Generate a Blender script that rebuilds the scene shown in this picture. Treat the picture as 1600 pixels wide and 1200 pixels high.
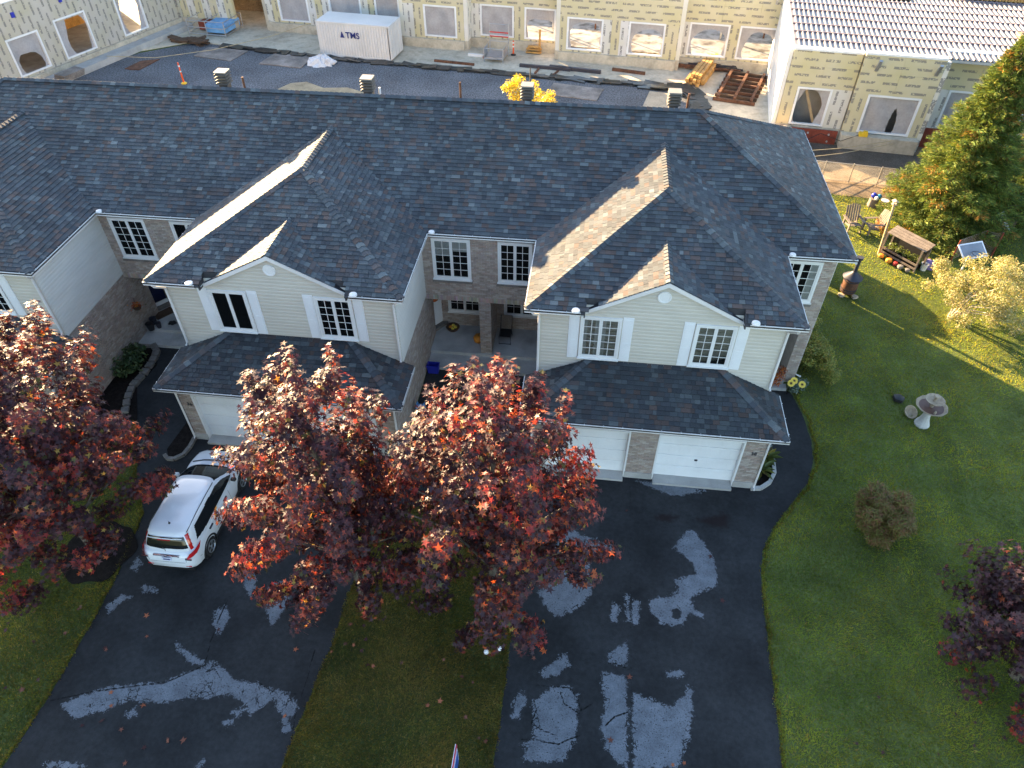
import bpy, bmesh, math, random
import numpy as np
from mathutils import Vector, Matrix, Euler
R = math.radians
for o in list(bpy.data.objects):
    bpy.data.objects.remove(o)
C = bpy.context.scene.collection
sc = bpy.context.scene

# ------------------------------------------------------------------ camera, sky, sun, exposure
cam = bpy.data.cameras.new('camera')
cam.sensor_width = 36.0
cam.lens = 36.0 * 1111.9 / 1600.0
cam.clip_end = 1500
cam.clip_start = 0.2
camo = bpy.data.objects.new('camera', cam)
camo.location = (0, 0, 20)
camo.rotation_euler = (R(90 - 43.55), 0, R(6.618))
C.objects.link(camo)
sc.camera = camo

SUN_AZ, SUN_EL = 134.0, 16.0          # heading the light travels (clockwise from +Y), elevation
world = bpy.data.worlds.new('World')
sc.world = world
world.use_nodes = True
wn = world.node_tree.nodes
wl = world.node_tree.links
wn.clear()
sky = wn.new('ShaderNodeTexSky')
sky.sky_type = 'NISHITA'
sky.sun_disc = False
sky.sun_elevation = R(SUN_EL)
sky.sun_rotation = R(SUN_AZ + 180)
sky.air_density = 1.0
sky.dust_density = 1.0
sky.ozone_density = 0.8
bg = wn.new('ShaderNodeBackground')
bg.inputs['Strength'].default_value = 0.078
wo = wn.new('ShaderNodeOutputWorld')
wl.new(sky.outputs[0], bg.inputs[0])
wl.new(bg.outputs[0], wo.inputs[0])

sund = bpy.data.lights.new('sun', 'SUN')
sund.energy = 5.0
sund.angle = R(0.5)
sund.color = (1.0, 0.71, 0.39)
suno = bpy.data.objects.new('sun', sund)
_d = Vector((math.sin(R(SUN_AZ)) * math.cos(R(SUN_EL)), math.cos(R(SUN_AZ)) * math.cos(R(SUN_EL)), -math.sin(R(SUN_EL))))
suno.rotation_euler = _d.to_track_quat('-Z', 'Y').to_euler()
suno.location = (-40, 40, 30)
C.objects.link(suno)

vs = sc.view_settings
sc.display_settings.display_device = 'sRGB'
vs.view_transform = 'Standard'
vs.look = 'None'
vs.gamma = 1.0
vs.use_curve_mapping = False
vs.exposure = 3.05

# ------------------------------------------------------------------ materials
MATS = {}


def nd(nt, t, **kw):
    n = nt.nodes.new(t)
    for k, v in kw.items():
        setattr(n, k, v)
    return n


def mat(name, col, rough=0.6, var=0.12, scale=3.0, fine=0.08, fscale=60.0, bump=0.0, bscale=80.0, metal=0.0,
        spec=0.4, attr=False, trans=0.0, tcol=None, coat=0.0, stretch=None, dirt=0.0):
    m = bpy.data.materials.new(name)
    m.use_nodes = True
    nt = m.node_tree
    b = nt.nodes['Principled BSDF']
    L = nt.links.new
    geo = nd(nt, 'ShaderNodeNewGeometry')
    pos = geo.outputs['Position']
    if stretch:
        mp = nd(nt, 'ShaderNodeMapping')
        mp.inputs['Scale'].default_value = stretch
        L(pos, mp.inputs['Vector'])
        pos = mp.outputs[0]
    n1 = nd(nt, 'ShaderNodeTexNoise')
    n1.inputs['Scale'].default_value = scale
    n1.inputs['Detail'].default_value = 5
    L(pos, n1.inputs['Vector'])
    n2 = nd(nt, 'ShaderNodeTexNoise')
    n2.inputs['Scale'].default_value = fscale
    n2.inputs['Detail'].default_value = 3
    L(pos, n2.inputs['Vector'])
    mr1 = nd(nt, 'ShaderNodeMapRange')
    mr1.inputs[1].default_value = 0.3
    mr1.inputs[2].default_value = 0.7
    mr1.inputs[3].default_value = 1 - var
    mr1.inputs[4].default_value = 1 + var
    L(n1.outputs[0], mr1.inputs[0])
    mr2 = nd(nt, 'ShaderNodeMapRange')
    mr2.inputs[1].default_value = 0.3
    mr2.inputs[2].default_value = 0.7
    mr2.inputs[3].default_value = 1 - fine
    mr2.inputs[4].default_value = 1 + fine
    L(n2.outputs[0], mr2.inputs[0])
    mu = nd(nt, 'ShaderNodeMath', operation='MULTIPLY')
    L(mr1.outputs[0], mu.inputs[0])
    L(mr2.outputs[0], mu.inputs[1])
    vm = nd(nt, 'ShaderNodeVectorMath', operation='SCALE')
    if attr:
        at = nd(nt, 'ShaderNodeAttribute', attribute_name='col')
        L(at.outputs['Color'], vm.inputs[0])
    else:
        vm.inputs[0].default_value = col[:3]
    L(mu.outputs[0], vm.inputs['Scale'])
    colout = vm.outputs[0]
    if dirt > 0:
        n3 = nd(nt, 'ShaderNodeTexNoise')
        n3.inputs['Scale'].default_value = 1.3
        n3.inputs['Detail'].default_value = 8
        L(pos, n3.inputs['Vector'])
        cr = nd(nt, 'ShaderNodeMapRange')
        cr.inputs[1].default_value = 0.48
        cr.inputs[2].default_value = 0.68
        cr.inputs[3].default_value = 0
        cr.inputs[4].default_value = dirt
        L(n3.outputs[0], cr.inputs[0])
        mx = nd(nt, 'ShaderNodeMix', data_type='RGBA')
        L(cr.outputs[0], mx.inputs[0])
        L(colout, mx.inputs[6])
        mx.inputs[7].default_value = (0.09, 0.075, 0.055, 1)
        colout = mx.outputs[2]
    L(colout, b.inputs['Base Color'])
    b.inputs['Roughness'].default_value = rough
    b.inputs['Metallic'].default_value = metal
    b.inputs['Specular IOR Level'].default_value = spec
    b.inputs['Coat Weight'].default_value = coat
    b.inputs['Coat Roughness'].default_value = 0.05
    if bump > 0:
        n4 = nd(nt, 'ShaderNodeTexNoise')
        n4.inputs['Scale'].default_value = bscale
        n4.inputs['Detail'].default_value = 4
        L(pos, n4.inputs['Vector'])
        bp = nd(nt, 'ShaderNodeBump')
        bp.inputs['Strength'].default_value = bump
        bp.inputs['Distance'].default_value = 0.02
        L(n4.outputs[0], bp.inputs['Height'])
        L(bp.outputs[0], b.inputs['Normal'])
    if trans > 0:
        tr = nd(nt, 'ShaderNodeBsdfTranslucent')
        if tcol:
            vt = nd(nt, 'ShaderNodeVectorMath', operation='MULTIPLY')
            L(colout, vt.inputs[0])
            vt.inputs[1].default_value = tcol
            L(vt.outputs[0], tr.inputs[0])
        else:
            L(colout, tr.inputs[0])
        ms = nd(nt, 'ShaderNodeMixShader')
        ms.inputs[0].default_value = trans
        L(b.outputs[0], ms.inputs[1])
        L(tr.outputs[0], ms.inputs[2])
        L(ms.outputs[0], nt.nodes['Material Output'].inputs[0])
    MATS[name] = m
    return m


mat('lawn_soil', (0.090, 0.110, 0.034), 0.9, 0.28, 0.9, 0.3, 25, bump=0.6, bscale=30, spec=0.1)
mat('grass_blade', (1, 1, 1), 0.62, 0.34, 0.5, 0.14, 8, spec=0.08, attr=True, trans=0.55, tcol=(2.7, 2.1, 0.35))
mat('mulch', (0.014, 0.011, 0.010), 0.95, 0.4, 6, 0.5, 40, bump=1.0, bscale=40, spec=0.1)
mat('shingle', (1, 1, 1), 0.72, 0.16, 0.45, 0.20, 90, bump=0.35, bscale=160, spec=0.26, attr=True)
mat('roof_board', (0.05, 0.05, 0.055), 0.9)
mat('brick', (1, 1, 1), 0.85, 0.10, 5, 0.18, 70, bump=0.3, bscale=120, spec=0.2, attr=True)
mat('mortar', (0.46, 0.42, 0.39), 0.95, 0.12, 4, 0.15, 60, bump=0.4, spec=0.1)
mat('siding', (0.56, 0.52, 0.445), 0.5, 0.06, 0.9, 0.03, 20, spec=0.35, stretch=(1, 1, 3))
mat('siding_grey', (0.60, 0.59, 0.55), 0.5, 0.05, 0.9, 0.03, 20, spec=0.35, stretch=(1, 1, 3))
mat('white_vinyl', (0.76, 0.76, 0.75), 0.35, 0.05, 1.2, 0.03, 30, spec=0.5)
mat('shutter_white', (0.78, 0.79, 0.80), 0.4, 0.04, 1.2, 0.03, 30)
mat('garage_white', (0.82, 0.83, 0.83), 0.4, 0.07, 0.8, 0.03, 30, dirt=0.05)
mat('gutter_white', (0.72, 0.70, 0.68), 0.35, 0.10, 1.0, 0.05, 30)
mat('gutter_dark', (0.02, 0.02, 0.022), 0.7)
mat('soffit', (0.60, 0.59, 0.57), 0.6)
mat('dark_interior', (0.012, 0.011, 0.011), 0.9)
mat('curtain', (0.78, 0.78, 0.76), 0.9, 0.1, 6, 0.1, 40, stretch=(6, 6, 0.3))
mat('curtain_tan', (0.50, 0.33, 0.18), 0.9, 0.15, 6, 0.1, 40, stretch=(6, 6, 0.3))
mat('concrete', (0.43, 0.43, 0.42), 0.85, 0.18, 1.2, 0.10, 30, bump=0.2, spec=0.2, dirt=0.25)
mat('concrete_pale', (0.42, 0.41, 0.39), 0.85, 0.15, 1.2, 0.10, 30, bump=0.2, spec=0.2, dirt=0.18)
mat('concrete_site', (0.50, 0.445, 0.35), 0.9, 0.16, 0.35, 0.10, 6, spec=0.15, dirt=0.30)
mat('gravel', (0.135, 0.138, 0.147), 0.95, 0.2, 0.35, 0.55, 9, bump=1.0, bscale=14, spec=0.1)
mat('dirt', (0.20, 0.15, 0.10), 0.95, 0.35, 1.0, 0.3, 12, bump=0.8, bscale=8, spec=0.1)
mat('dirt_dark', (0.10, 0.085, 0.07), 0.95, 0.35, 0.8, 0.3, 12, bump=0.8, bscale=8, spec=0.1)
mat('concrete_wet', (0.30, 0.29, 0.27), 0.5, 0.25, 0.5, 0.10, 20, spec=0.4, dirt=1.0)
mat('tan_ground', (0.36, 0.29, 0.19), 0.95, 0.25, 1.2, 0.2, 12, spec=0.1)
mat('stone', (0.18, 0.165, 0.15), 0.9, 0.25, 4, 0.2, 30, bump=0.6, bscale=30, spec=0.2)
mat('bark', (0.13, 0.11, 0.09), 0.9, 0.3, 6, 0.25, 30, bump=0.9, bscale=30, spec=0.15, stretch=(1, 1, 0.25))
mat('bark_pale', (0.42, 0.38, 0.32), 0.85, 0.3, 6, 0.25, 30, bump=0.5, bscale=30, spec=0.15)
mat('leaf_maple', (1, 1, 1), 0.5, 0.10, 3, 0.12, 30, spec=0.28, attr=True, trans=0.25, tcol=(2.2, 1.4, 0.7))
mat('leaf_green', (1, 1, 1), 0.45, 0.12, 3, 0.12, 30, spec=0.4, attr=True, trans=0.3, tcol=(1.4, 1.3, 0.6))
mat('needle', (1, 1, 1), 0.6, 0.22, 1.2, 0.15, 12, spec=0.25, attr=True, trans=0.25, tcol=(1.3, 1.2, 0.6))
mat('fallen', (1, 1, 1), 0.7, 0.1, 3, 0.1, 30, spec=0.2, attr=True)
mat('wood_weathered', (0.17, 0.14, 0.115), 0.85, 0.25, 3, 0.2, 30, bump=0.4, bscale=40, spec=0.2, stretch=(1, 1, 0.3))
mat('wood_fresh', (0.33, 0.24, 0.14), 0.75, 0.2, 3, 0.15, 30, spec=0.25)
mat('wood_dark', (0.10, 0.065, 0.045), 0.8, 0.25, 3, 0.2, 30, spec=0.2)
mat('timber_amber', (0.48, 0.27, 0.09), 0.7, 0.25, 2, 0.2, 20, spec=0.25)
mat('rust', (0.13, 0.06, 0.035), 0.8, 0.4, 3, 0.3, 25, bump=0.3, spec=0.3)
mat('rust_red', (0.22, 0.05, 0.03), 0.7, 0.3, 2, 0.2, 25, spec=0.3)
mat('steel_plate', (0.24, 0.21, 0.19), 0.6, 0.35, 0.8, 0.2, 8, metal=0.2, spec=0.4, dirt=0.4)
mat('galvanised', (0.45, 0.46, 0.48), 0.4, 0.15, 3, 0.1, 30, metal=0.7)
mat('metal_dark', (0.045, 0.045, 0.06), 0.5, 0.2, 4, 0.1, 30, metal=0.3)
mat('vent_plastic', (0.09, 0.078, 0.07), 0.6, 0.1)
mat('vent_pale', (0.22, 0.205, 0.19), 0.6, 0.1)
mat('black_plastic', (0.02, 0.02, 0.022), 0.5)
mat('black_film', (0.018, 0.022, 0.024), 0.35, 0.3, 2, 0.3, 10, bump=0.8, bscale=6, spec=0.6)
mat('white_cloth', (0.62, 0.62, 0.64), 0.8, 0.1, 4, 0.1, 20, bump=0.5, bscale=10)
mat('white_paint', (0.74, 0.74, 0.74), 0.4, 0.06, 2, 0.04, 30)
mat('container_white', (0.62, 0.60, 0.58), 0.5, 0.06, 0.6, 0.04, 20, dirt=0.06)
mat('navy_print', (0.02, 0.03, 0.16), 0.5)
mat('orange_plastic', (0.75, 0.10, 0.02), 0.45)
mat('red_plastic', (0.55, 0.04, 0.03), 0.45)
mat('yellow_plastic', (0.75, 0.48, 0.03), 0.45)
mat('blue_plastic', (0.02, 0.03, 0.34), 0.4)
mat('teal_plastic', (0.03, 0.22, 0.35), 0.4)
mat('blue_sheet', (0.16, 0.36, 0.62), 0.5, 0.2, 2)
mat('purple_cloth', (0.17, 0.13, 0.30), 0.8)
mat('pumpkin', (0.62, 0.24, 0.03), 0.5, 0.15, 8)
mat('flower_yellow', (0.75, 0.55, 0.08), 0.6)
mat('flower_orange', (0.55, 0.13, 0.03), 0.6, 0.3, 14)
mat('flower_red', (0.35, 0.03, 0.03), 0.6, 0.3, 14)
mat('cast_stone', (0.36, 0.29, 0.21), 0.85, 0.2, 8, 0.12, 40, bump=0.3, spec=0.2)
mat('cast_stone_white', (0.50, 0.49, 0.47), 0.8, 0.1, 8, 0.1, 40, bump=0.2, spec=0.2)
mat('basin_brown', (0.12, 0.065, 0.05), 0.4, 0.2, 6)
mat('net', (0.34, 0.24, 0.20), 0.9)
mat('chain_link', (0.42, 0.38, 0.32), 0.5, metal=0.4)
mat('hoop_white', (0.72, 0.74, 0.78), 0.4)
mat('clear_panel', (0.20, 0.22, 0.26), 0.15, spec=0.6)
mat('deck_sheet', (0.21, 0.195, 0.20), 0.45, 0.08, 0.8, 0.04, 20, metal=0.25, spec=0.5)
mat('deck_line', (0.22, 0.17, 0.19), 0.8)
mat('plywood', (0.44, 0.36, 0.26), 0.8, 0.15, 1.0, 0.15, 12)
mat('poly_film', (0.36, 0.34, 0.34), 0.45, 0.15, 1.2, 0.08, 8, bump=0.6, bscale=3, spec=0.45)
mat('car_paint', (0.72, 0.74, 0.77), 0.28, 0.01, 1, 0.01, 30, coat=1.0, spec=0.5)
mat('car_black', (0.012, 0.012, 0.013), 0.45)
mat('car_glass', (0.010, 0.012, 0.014), 0.06, 0.02, 1, 0.02, spec=0.6)
mat('car_red', (0.50, 0.012, 0.015), 0.15, 0.02, coat=1.0)
mat('chrome', (0.7, 0.7, 0.72), 0.12, metal=1.0)
mat('tyre', (0.016, 0.016, 0.017), 0.85, 0.2)
mat('alloy', (0.52, 0.53, 0.55), 0.3, metal=0.8)
mat('plate_white', (0.62, 0.65, 0.78), 0.4)
mat('sign_white', (0.72, 0.72, 0.74), 0.35)
mat('sign_red', (0.52, 0.03, 0.07), 0.35)
mat('sign_blue', (0.02, 0.09, 0.38), 0.35)
mat('rope', (0.42, 0.35, 0.22), 0.9)


def glass_mat():
    m = bpy.data.materials.new('window_glass')
    m.use_nodes = True
    nt = m.node_tree
    b = nt.nodes['Principled BSDF']
    b.inputs['Base Color'].default_value = (0.012, 0.014, 0.017, 1)
    b.inputs['Roughness'].default_value = 0.04
    b.inputs['Specular IOR Level'].default_value = 0.6
    t = nd(nt, 'ShaderNodeBsdfTransparent')
    t.inputs[0].default_value = (0.93, 0.95, 0.95, 1)
    fr = nd(nt, 'ShaderNodeFresnel')
    mp = nd(nt, 'ShaderNodeMapRange')
    mp.inputs[3].default_value = 0.10
    mp.inputs[4].default_value = 1.0
    nt.links.new(fr.outputs[0], mp.inputs[0])
    ms = nd(nt, 'ShaderNodeMixShader')
    nt.links.new(mp.outputs[0], ms.inputs[0])
    nt.links.new(t.outputs[0], ms.inputs[1])
    nt.links.new(b.outputs[0], ms.inputs[2])
    nt.links.new(ms.outputs[0], nt.nodes['Material Output'].inputs[0])
    MATS['window_glass'] = m


glass_mat()


def asphalt_mat():
    """dark sealed asphalt; vertex attributes say where the sealer has worn off and where it is cracked"""
    m = bpy.data.materials.new('asphalt')
    m.use_nodes = True
    nt = m.node_tree
    L = nt.links.new
    b = nt.nodes['Principled BSDF']
    geo = nd(nt, 'ShaderNodeNewGeometry')
    pos = geo.outputs['Position']

    def noise(s, d=5, rough=0.6):
        n = nd(nt, 'ShaderNodeTexNoise')
        n.inputs['Scale'].default_value = s
        n.inputs['Detail'].default_value = d
        n.inputs['Roughness'].default_value = rough
        L(pos, n.inputs['Vector'])
        return n.outputs[0]

    def mr(x, a, bb, c, d):
        n = nd(nt, 'ShaderNodeMapRange')
        for i, v in enumerate((a, bb, c, d)):
            n.inputs[i + 1].default_value = v
        L(x, n.inputs[0])
        return n.outputs[0]

    def mth(op, x, y):
        n = nd(nt, 'ShaderNodeMath', operation=op)
        for i, v in enumerate((x, y)):
            if isinstance(v, (int, float)):
                n.inputs[i].default_value = v
            else:
                L(v, n.inputs[i])
        return n.outputs[0]

    wear = nd(nt, 'ShaderNodeAttribute', attribute_name='wear').outputs['Fac']
    crack = nd(nt, 'ShaderNodeAttribute', attribute_name='crack').outputs['Fac']
    damp = nd(nt, 'ShaderNodeAttribute', attribute_name='damp').outputs['Fac']
    rag = mth('ADD', mth('MULTIPLY', mth('SUBTRACT', noise(6, 9, 0.72), 0.5), 0.50), mth('MULTIPLY', mth('SUBTRACT', noise(1.6, 3), 0.5), 0.22))
    spk = mth('MULTIPLY', mth('SUBTRACT', noise(34, 4), 0.5), 0.22)
    w = mth('ADD', mth('ADD', wear, rag), spk)
    wm = mr(w, -0.004, 0.020, 0, 1)
    # pits in the worn areas, thicker in some places than in others
    pit = mr(mth('ADD', noise(21, 2), mth('MULTIPLY', noise(0.9, 3), 0.22)), 0.745, 0.765, 1, 0.1)
    wm = mth('MULTIPLY', wm, pit)
    # fine web of cracks towards the rims of the worn areas
    vo = nd(nt, 'ShaderNodeTexVoronoi', feature='DISTANCE_TO_EDGE')
    vo.inputs['Scale'].default_value = 4.2
    dv = nd(nt, 'ShaderNodeVectorMath', operation='SCALE')
    nz = nd(nt, 'ShaderNodeTexNoise')
    nz.inputs['Scale'].default_value = 5
    nz.inputs['Detail'].default_value = 4
    L(pos, nz.inputs['Vector'])
    L(nz.outputs['Color'], dv.inputs[0])
    dv.inputs['Scale'].default_value = 0.35
    av = nd(nt, 'ShaderNodeVectorMath', operation='ADD')
    L(pos, av.inputs[0])
    L(dv.outputs[0], av.inputs[1])
    L(av.outputs[0], vo.inputs['Vector'])
    rim = mr(mth('ADD', wear, mth('MULTIPLY', mth('SUBTRACT', noise(1.1, 3), 0.5), 0.9)), 0.0, 0.09, 0.05, 0.0)
    web = mth('GREATER_THAN', vo.outputs[0], rim)
    wm = mth('MULTIPLY', wm, web)
    cr = mr(mth('ADD', crack, mth('MULTIPLY', mth('SUBTRACT', noise(12, 4), 0.5), 0.05)), 0.012, 0.026, 0, 1)
    wm = mth('MULTIPLY', wm, cr)
    big = mth('MULTIPLY', mr(noise(0.55, 6), 0.3, 0.7, 0.6, 1.6), mr(noise(7, 6), 0.3, 0.7, 0.8, 1.25))
    fine = mr(noise(120, 2), 0.25, 0.75, 0.7, 1.3)
    dark = nd(nt, 'ShaderNodeVectorMath', operation='SCALE')
    dark.inputs[0].default_value = (0.0215, 0.0228, 0.0248)
    L(mth('MULTIPLY', big, fine), dark.inputs['Scale'])
    lite = nd(nt, 'ShaderNodeVectorMath', operation='SCALE')
    lite.inputs[0].default_value = (0.150, 0.165, 0.190)
    L(mth('MULTIPLY', mth('MULTIPLY', mr(noise(2.5, 6), 0.3, 0.7, 0.72, 1.2), mr(noise(22, 5), 0.3, 0.7, 0.75, 1.15)), fine), lite.inputs['Scale'])
    mx = nd(nt, 'ShaderNodeMix', data_type='RGBA')
    L(wm, mx.inputs[0])
    L(dark.outputs[0], mx.inputs[6])
    L(lite.outputs[0], mx.inputs[7])
    ck = nd(nt, 'ShaderNodeMix', data_type='RGBA')
    L(cr, ck.inputs[0])
    ck.inputs[6].default_value = (0.004, 0.0045, 0.005, 1)
    L(mx.outputs[2], ck.inputs[7])
    dm = nd(nt, 'ShaderNodeMix', data_type='RGBA')
    L(mr(mth('ADD', damp, rag), -0.05, 0.12, 0, 0.75), dm.inputs[0])
    L(ck.outputs[2], dm.inputs[6])
    dm.inputs[7].default_value = (0.013, 0.006, 0.006, 1)
    L(dm.outputs[2], b.inputs['Base Color'])
    b.inputs['Roughness'].default_value = 0.85
    b.inputs['Specular IOR Level'].default_value = 0.2
    bp = nd(nt, 'ShaderNodeBump')
    bp.inputs['Strength'].default_value = 0.35
    bp.inputs['Distance'].default_value = 0.01
    L(noise(90, 3), bp.inputs['Height'])
    L(bp.outputs[0], b.inputs['Normal'])
    MATS['asphalt'] = m


asphalt_mat()

ROT = R(-7.0)       # heading of the building site behind the row


def sheathing_mat(name, vertical, axis='u', base=(0.56, 0.49, 0.27)):
    """yellow printed wall sheathing: rows of dark dash-like print (flat print on the board)"""
    m = bpy.data.materials.new(name)
    m.use_nodes = True
    nt = m.node_tree
    L = nt.links.new
    b = nt.nodes['Principled BSDF']
    geo = nd(nt, 'ShaderNodeNewGeometry')
    rot = nd(nt, 'ShaderNodeVectorRotate', rotation_type='Z_AXIS')
    rot.inputs['Angle'].default_value = -ROT
    L(geo.outputs['Position'], rot.inputs['Vector'])
    sp = nd(nt, 'ShaderNodeSeparateXYZ')
    L(rot.outputs[0], sp.inputs[0])
    u = sp.outputs['X'] if axis == 'u' else sp.outputs['Y']
    z = sp.outputs['Z']
    if vertical:
        u, z = z, u

    def mth(op, x, y=None):
        n = nd(nt, 'ShaderNodeMath', operation=op)
        for i, v in enumerate((x, y)):
            if v is None:
                continue
            if isinstance(v, (int, float)):
                n.inputs[i].default_value = v
            else:
                L(v, n.inputs[i])
        return n.outputs[0]

    row = mth('DIVIDE', z, 0.46)
    rf = mth('FRACT', row)
    ri = mth('FLOOR', row)
    inrow = mth('MULTIPLY', mth('GREATER_THAN', rf, 0.34), mth('LESS_THAN', rf, 0.66))
    uu = mth('ADD', mth('DIVIDE', u, 1.25), mth('FRACT', mth('MULTIPLY', ri, 0.377)))
    ind = mth('LESS_THAN', mth('FRACT', uu), 0.66)
    n = nd(nt, 'ShaderNodeTexNoise')
    n.inputs['Scale'].default_value = 11
    n.inputs['Detail'].default_value = 2
    L(geo.outputs['Position'], n.inputs['Vector'])
    lett = mth('GREATER_THAN', n.outputs[0], 0.42)
    fac = mth('MULTIPLY', mth('MULTIPLY', inrow, ind), mth('MULTIPLY', lett, 0.75))
    n2 = nd(nt, 'ShaderNodeTexNoise')
    n2.inputs['Scale'].default_value = 0.8
    n2.inputs['Detail'].default_value = 5
    L(geo.outputs['Position'], n2.inputs['Vector'])
    cr = nd(nt, 'ShaderNodeMix', data_type='RGBA')
    L(n2.outputs[0], cr.inputs[0])
    cr.inputs[6].default_value = (base[0] * 0.9, base[1] * 0.9, base[2] * 0.8, 1)
    cr.inputs[7].default_value = (base[0] * 1.1, base[1] * 1.1, base[2] * 1.5, 1)
    mx = nd(nt, 'ShaderNodeMix', data_type='RGBA')
    L(fac, mx.inputs[0])
    L(cr.outputs[2], mx.inputs[6])
    mx.inputs[7].default_value = (0.16, 0.15, 0.15, 1)
    L(mx.outputs[2], b.inputs['Base Color'])
    b.inputs['Roughness'].default_value = 0.6
    b.inputs['Specular IOR Level'].default_value = 0.25
    MATS[name] = m


sheathing_mat('sheathing_rows', False)
sheathing_mat('sheathing_columns', True)
sheathing_mat('sheathing_side', True, 'v', (0.66, 0.62, 0.46))
sheathing_mat('sheathing_pale', True, 'u', (0.62, 0.59, 0.46))

# ------------------------------------------------------------------ mesh helpers
class MB:
    def __init__(s):
        s.v = []
        s.f = []
        s.c = []

    def add(s, vs, fs, col=None):
        o = len(s.v)
        s.v += [tuple(p) for p in vs]
        for f in fs:
            s.f.append([i + o for i in f])
            s.c.append(col)
        return s

    def box(s, x0, x1, y0, y1, z0, z1, col=None):
        return s.add([(x0, y0, z0), (x1, y0, z0), (x1, y1, z0), (x0, y1, z0), (x0, y0, z1), (x1, y0, z1), (x1, y1, z1), (x0, y1, z1)],
                     [(3, 2, 1, 0), (4, 5, 6, 7), (0, 1, 5, 4), (1, 2, 6, 5), (2, 3, 7, 6), (3, 0, 4, 7)], col)

    def obox(s, c, ex, ey, ez, hx, hy, hz, col=None):
        """oriented box: centre, three unit axes, three half sizes"""
        c, ex, ey, ez = Vector(c), Vector(ex), Vector(ey), Vector(ez)
        vs = []
        for k in (-1, 1):
            for a, b in ((-1, -1), (1, -1), (1, 1), (-1, 1)):
                vs.append(c + ex * (a * hx) + ey * (b * hy) + ez * (k * hz))
        return s.add(vs, [(3, 2, 1, 0), (4, 5, 6, 7), (0, 1, 5, 4), (1, 2, 6, 5), (2, 3, 7, 6), (3, 0, 4, 7)], col)

    def bar(s, a, b, w, h=None, up=(0, 0, 1), col=None):
        a, b = Vector(a), Vector(b)
        d = b - a
        l = d.length
        d.normalize()
        u = Vector(up)
        if abs(d.dot(u)) > 0.98:
            u = Vector((0, 1, 0))
        x = d.cross(u).normalized()
        y = x.cross(d)
        return s.obox((a + b) / 2, d, x, y, l / 2, w / 2, (h or w) / 2, col)

    def tube(s, a, b, r0, r1=None, n=8, col=None, cap=True):
        a, b = Vector(a), Vector(b)
        r1 = r0 if r1 is None else r1
        d = (b - a).normalized()
        u = Vector((0, 0, 1)) if abs(d.z) < 0.9 else Vector((1, 0, 0))
        x = d.cross(u).normalized()
        y = d.cross(x)
        vs = []
        for p, r in ((a, r0), (b, r1)):
            for i in range(n):
                t = 2 * math.pi * i / n
                vs.append(p + x * (r * math.cos(t)) + y * (r * math.sin(t)))
        fs = [(i, (i + 1) % n, n + (i + 1) % n, n + i) for i in range(n)]
        if cap:
            fs += [tuple(range(n))[::-1], tuple(range(n, 2 * n))]
        return s.add(vs, fs, col)

    def path(s, pts, rs, n=8, col=None):
        pts = [Vector(p) for p in pts]
        vs = []
        for i, p in enumerate(pts):
            d = (pts[min(i + 1, len(pts) - 1)] - pts[max(i - 1, 0)]).normalized()
            u = Vector((0.3, 1, 0)).normalized() if abs(d.z) > 0.7 else Vector((0, 0, 1))
            x = d.cross(u).normalized()
            y = d.cross(x)
            r = rs if isinstance(rs, (int, float)) else rs[i]
            for k in range(n):
                t = 2 * math.pi * k / n
                vs.append(p + x * (r * math.cos(t)) + y * (r * math.sin(t)))
        fs = []
        for i in range(len(pts) - 1):
            for k in range(n):
                a, b = i * n + k, i * n + (k + 1) % n
                fs.append((a, b, b + n, a + n))
        m = (len(pts) - 1) * n
        fs += [tuple(range(n))[::-1], tuple(range(m, m + n))]
        return s.add(vs, fs, col)

    def lathe(s, prof, c=(0, 0, 0), n=20, col=None, wob=0.0, nw=8):
        vs = []
        for r, z in prof:
            for k in range(n):
                t = 2 * math.pi * k / n
                rr = r * (1 + wob * math.cos(nw * t))
                vs.append((c[0] + rr * math.cos(t), c[1] + rr * math.sin(t), c[2] + z))
        fs = []
        for i in range(len(prof) - 1):
            for k in range(n):
                a, b = i * n + k, i * n + (k + 1) % n
                fs.append((a, b, b + n, a + n))
        m = (len(prof) - 1) * n
        fs += [tuple(range(n))[::-1], tuple(range(m, m + n))]
        return s.add(vs, fs, col)

    def prism(s, poly, z0, z1, col=None):
        n = len(poly)
        vs = [(p[0], p[1], z0) for p in poly] + [(p[0], p[1], z1) for p in poly]
        fs = [tuple(range(n))[::-1], tuple(range(n, 2 * n))] + [(i, (i + 1) % n, n + (i + 1) % n, n + i) for i in range(n)]
        return s.add(vs, fs, col)

    def extrude(s, poly3, d, col=None):
        n = len(poly3)
        d = Vector(d)
        vs = [Vector(p) for p in poly3]
        vs += [v + d for v in vs]
        fs = [tuple(range(n))[::-1], tuple(range(n, 2 * n))] + [(i, (i + 1) % n, n + (i + 1) % n, n + i) for i in range(n)]
        return s.add(vs, fs, col)

    def xf(s, M):
        s.v = [tuple(M @ Vector(p)) for p in s.v]
        return s


WPOS = {}


def link(o, parent=None, wpos=(0, 0, 0)):
    C.objects.link(o)
    wpos = Vector(wpos)
    WPOS[o.name] = wpos
    if parent is not None:
        o.parent = parent
        o.location = wpos - WPOS[parent.name]
    else:
        o.location = wpos
    return o


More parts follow.
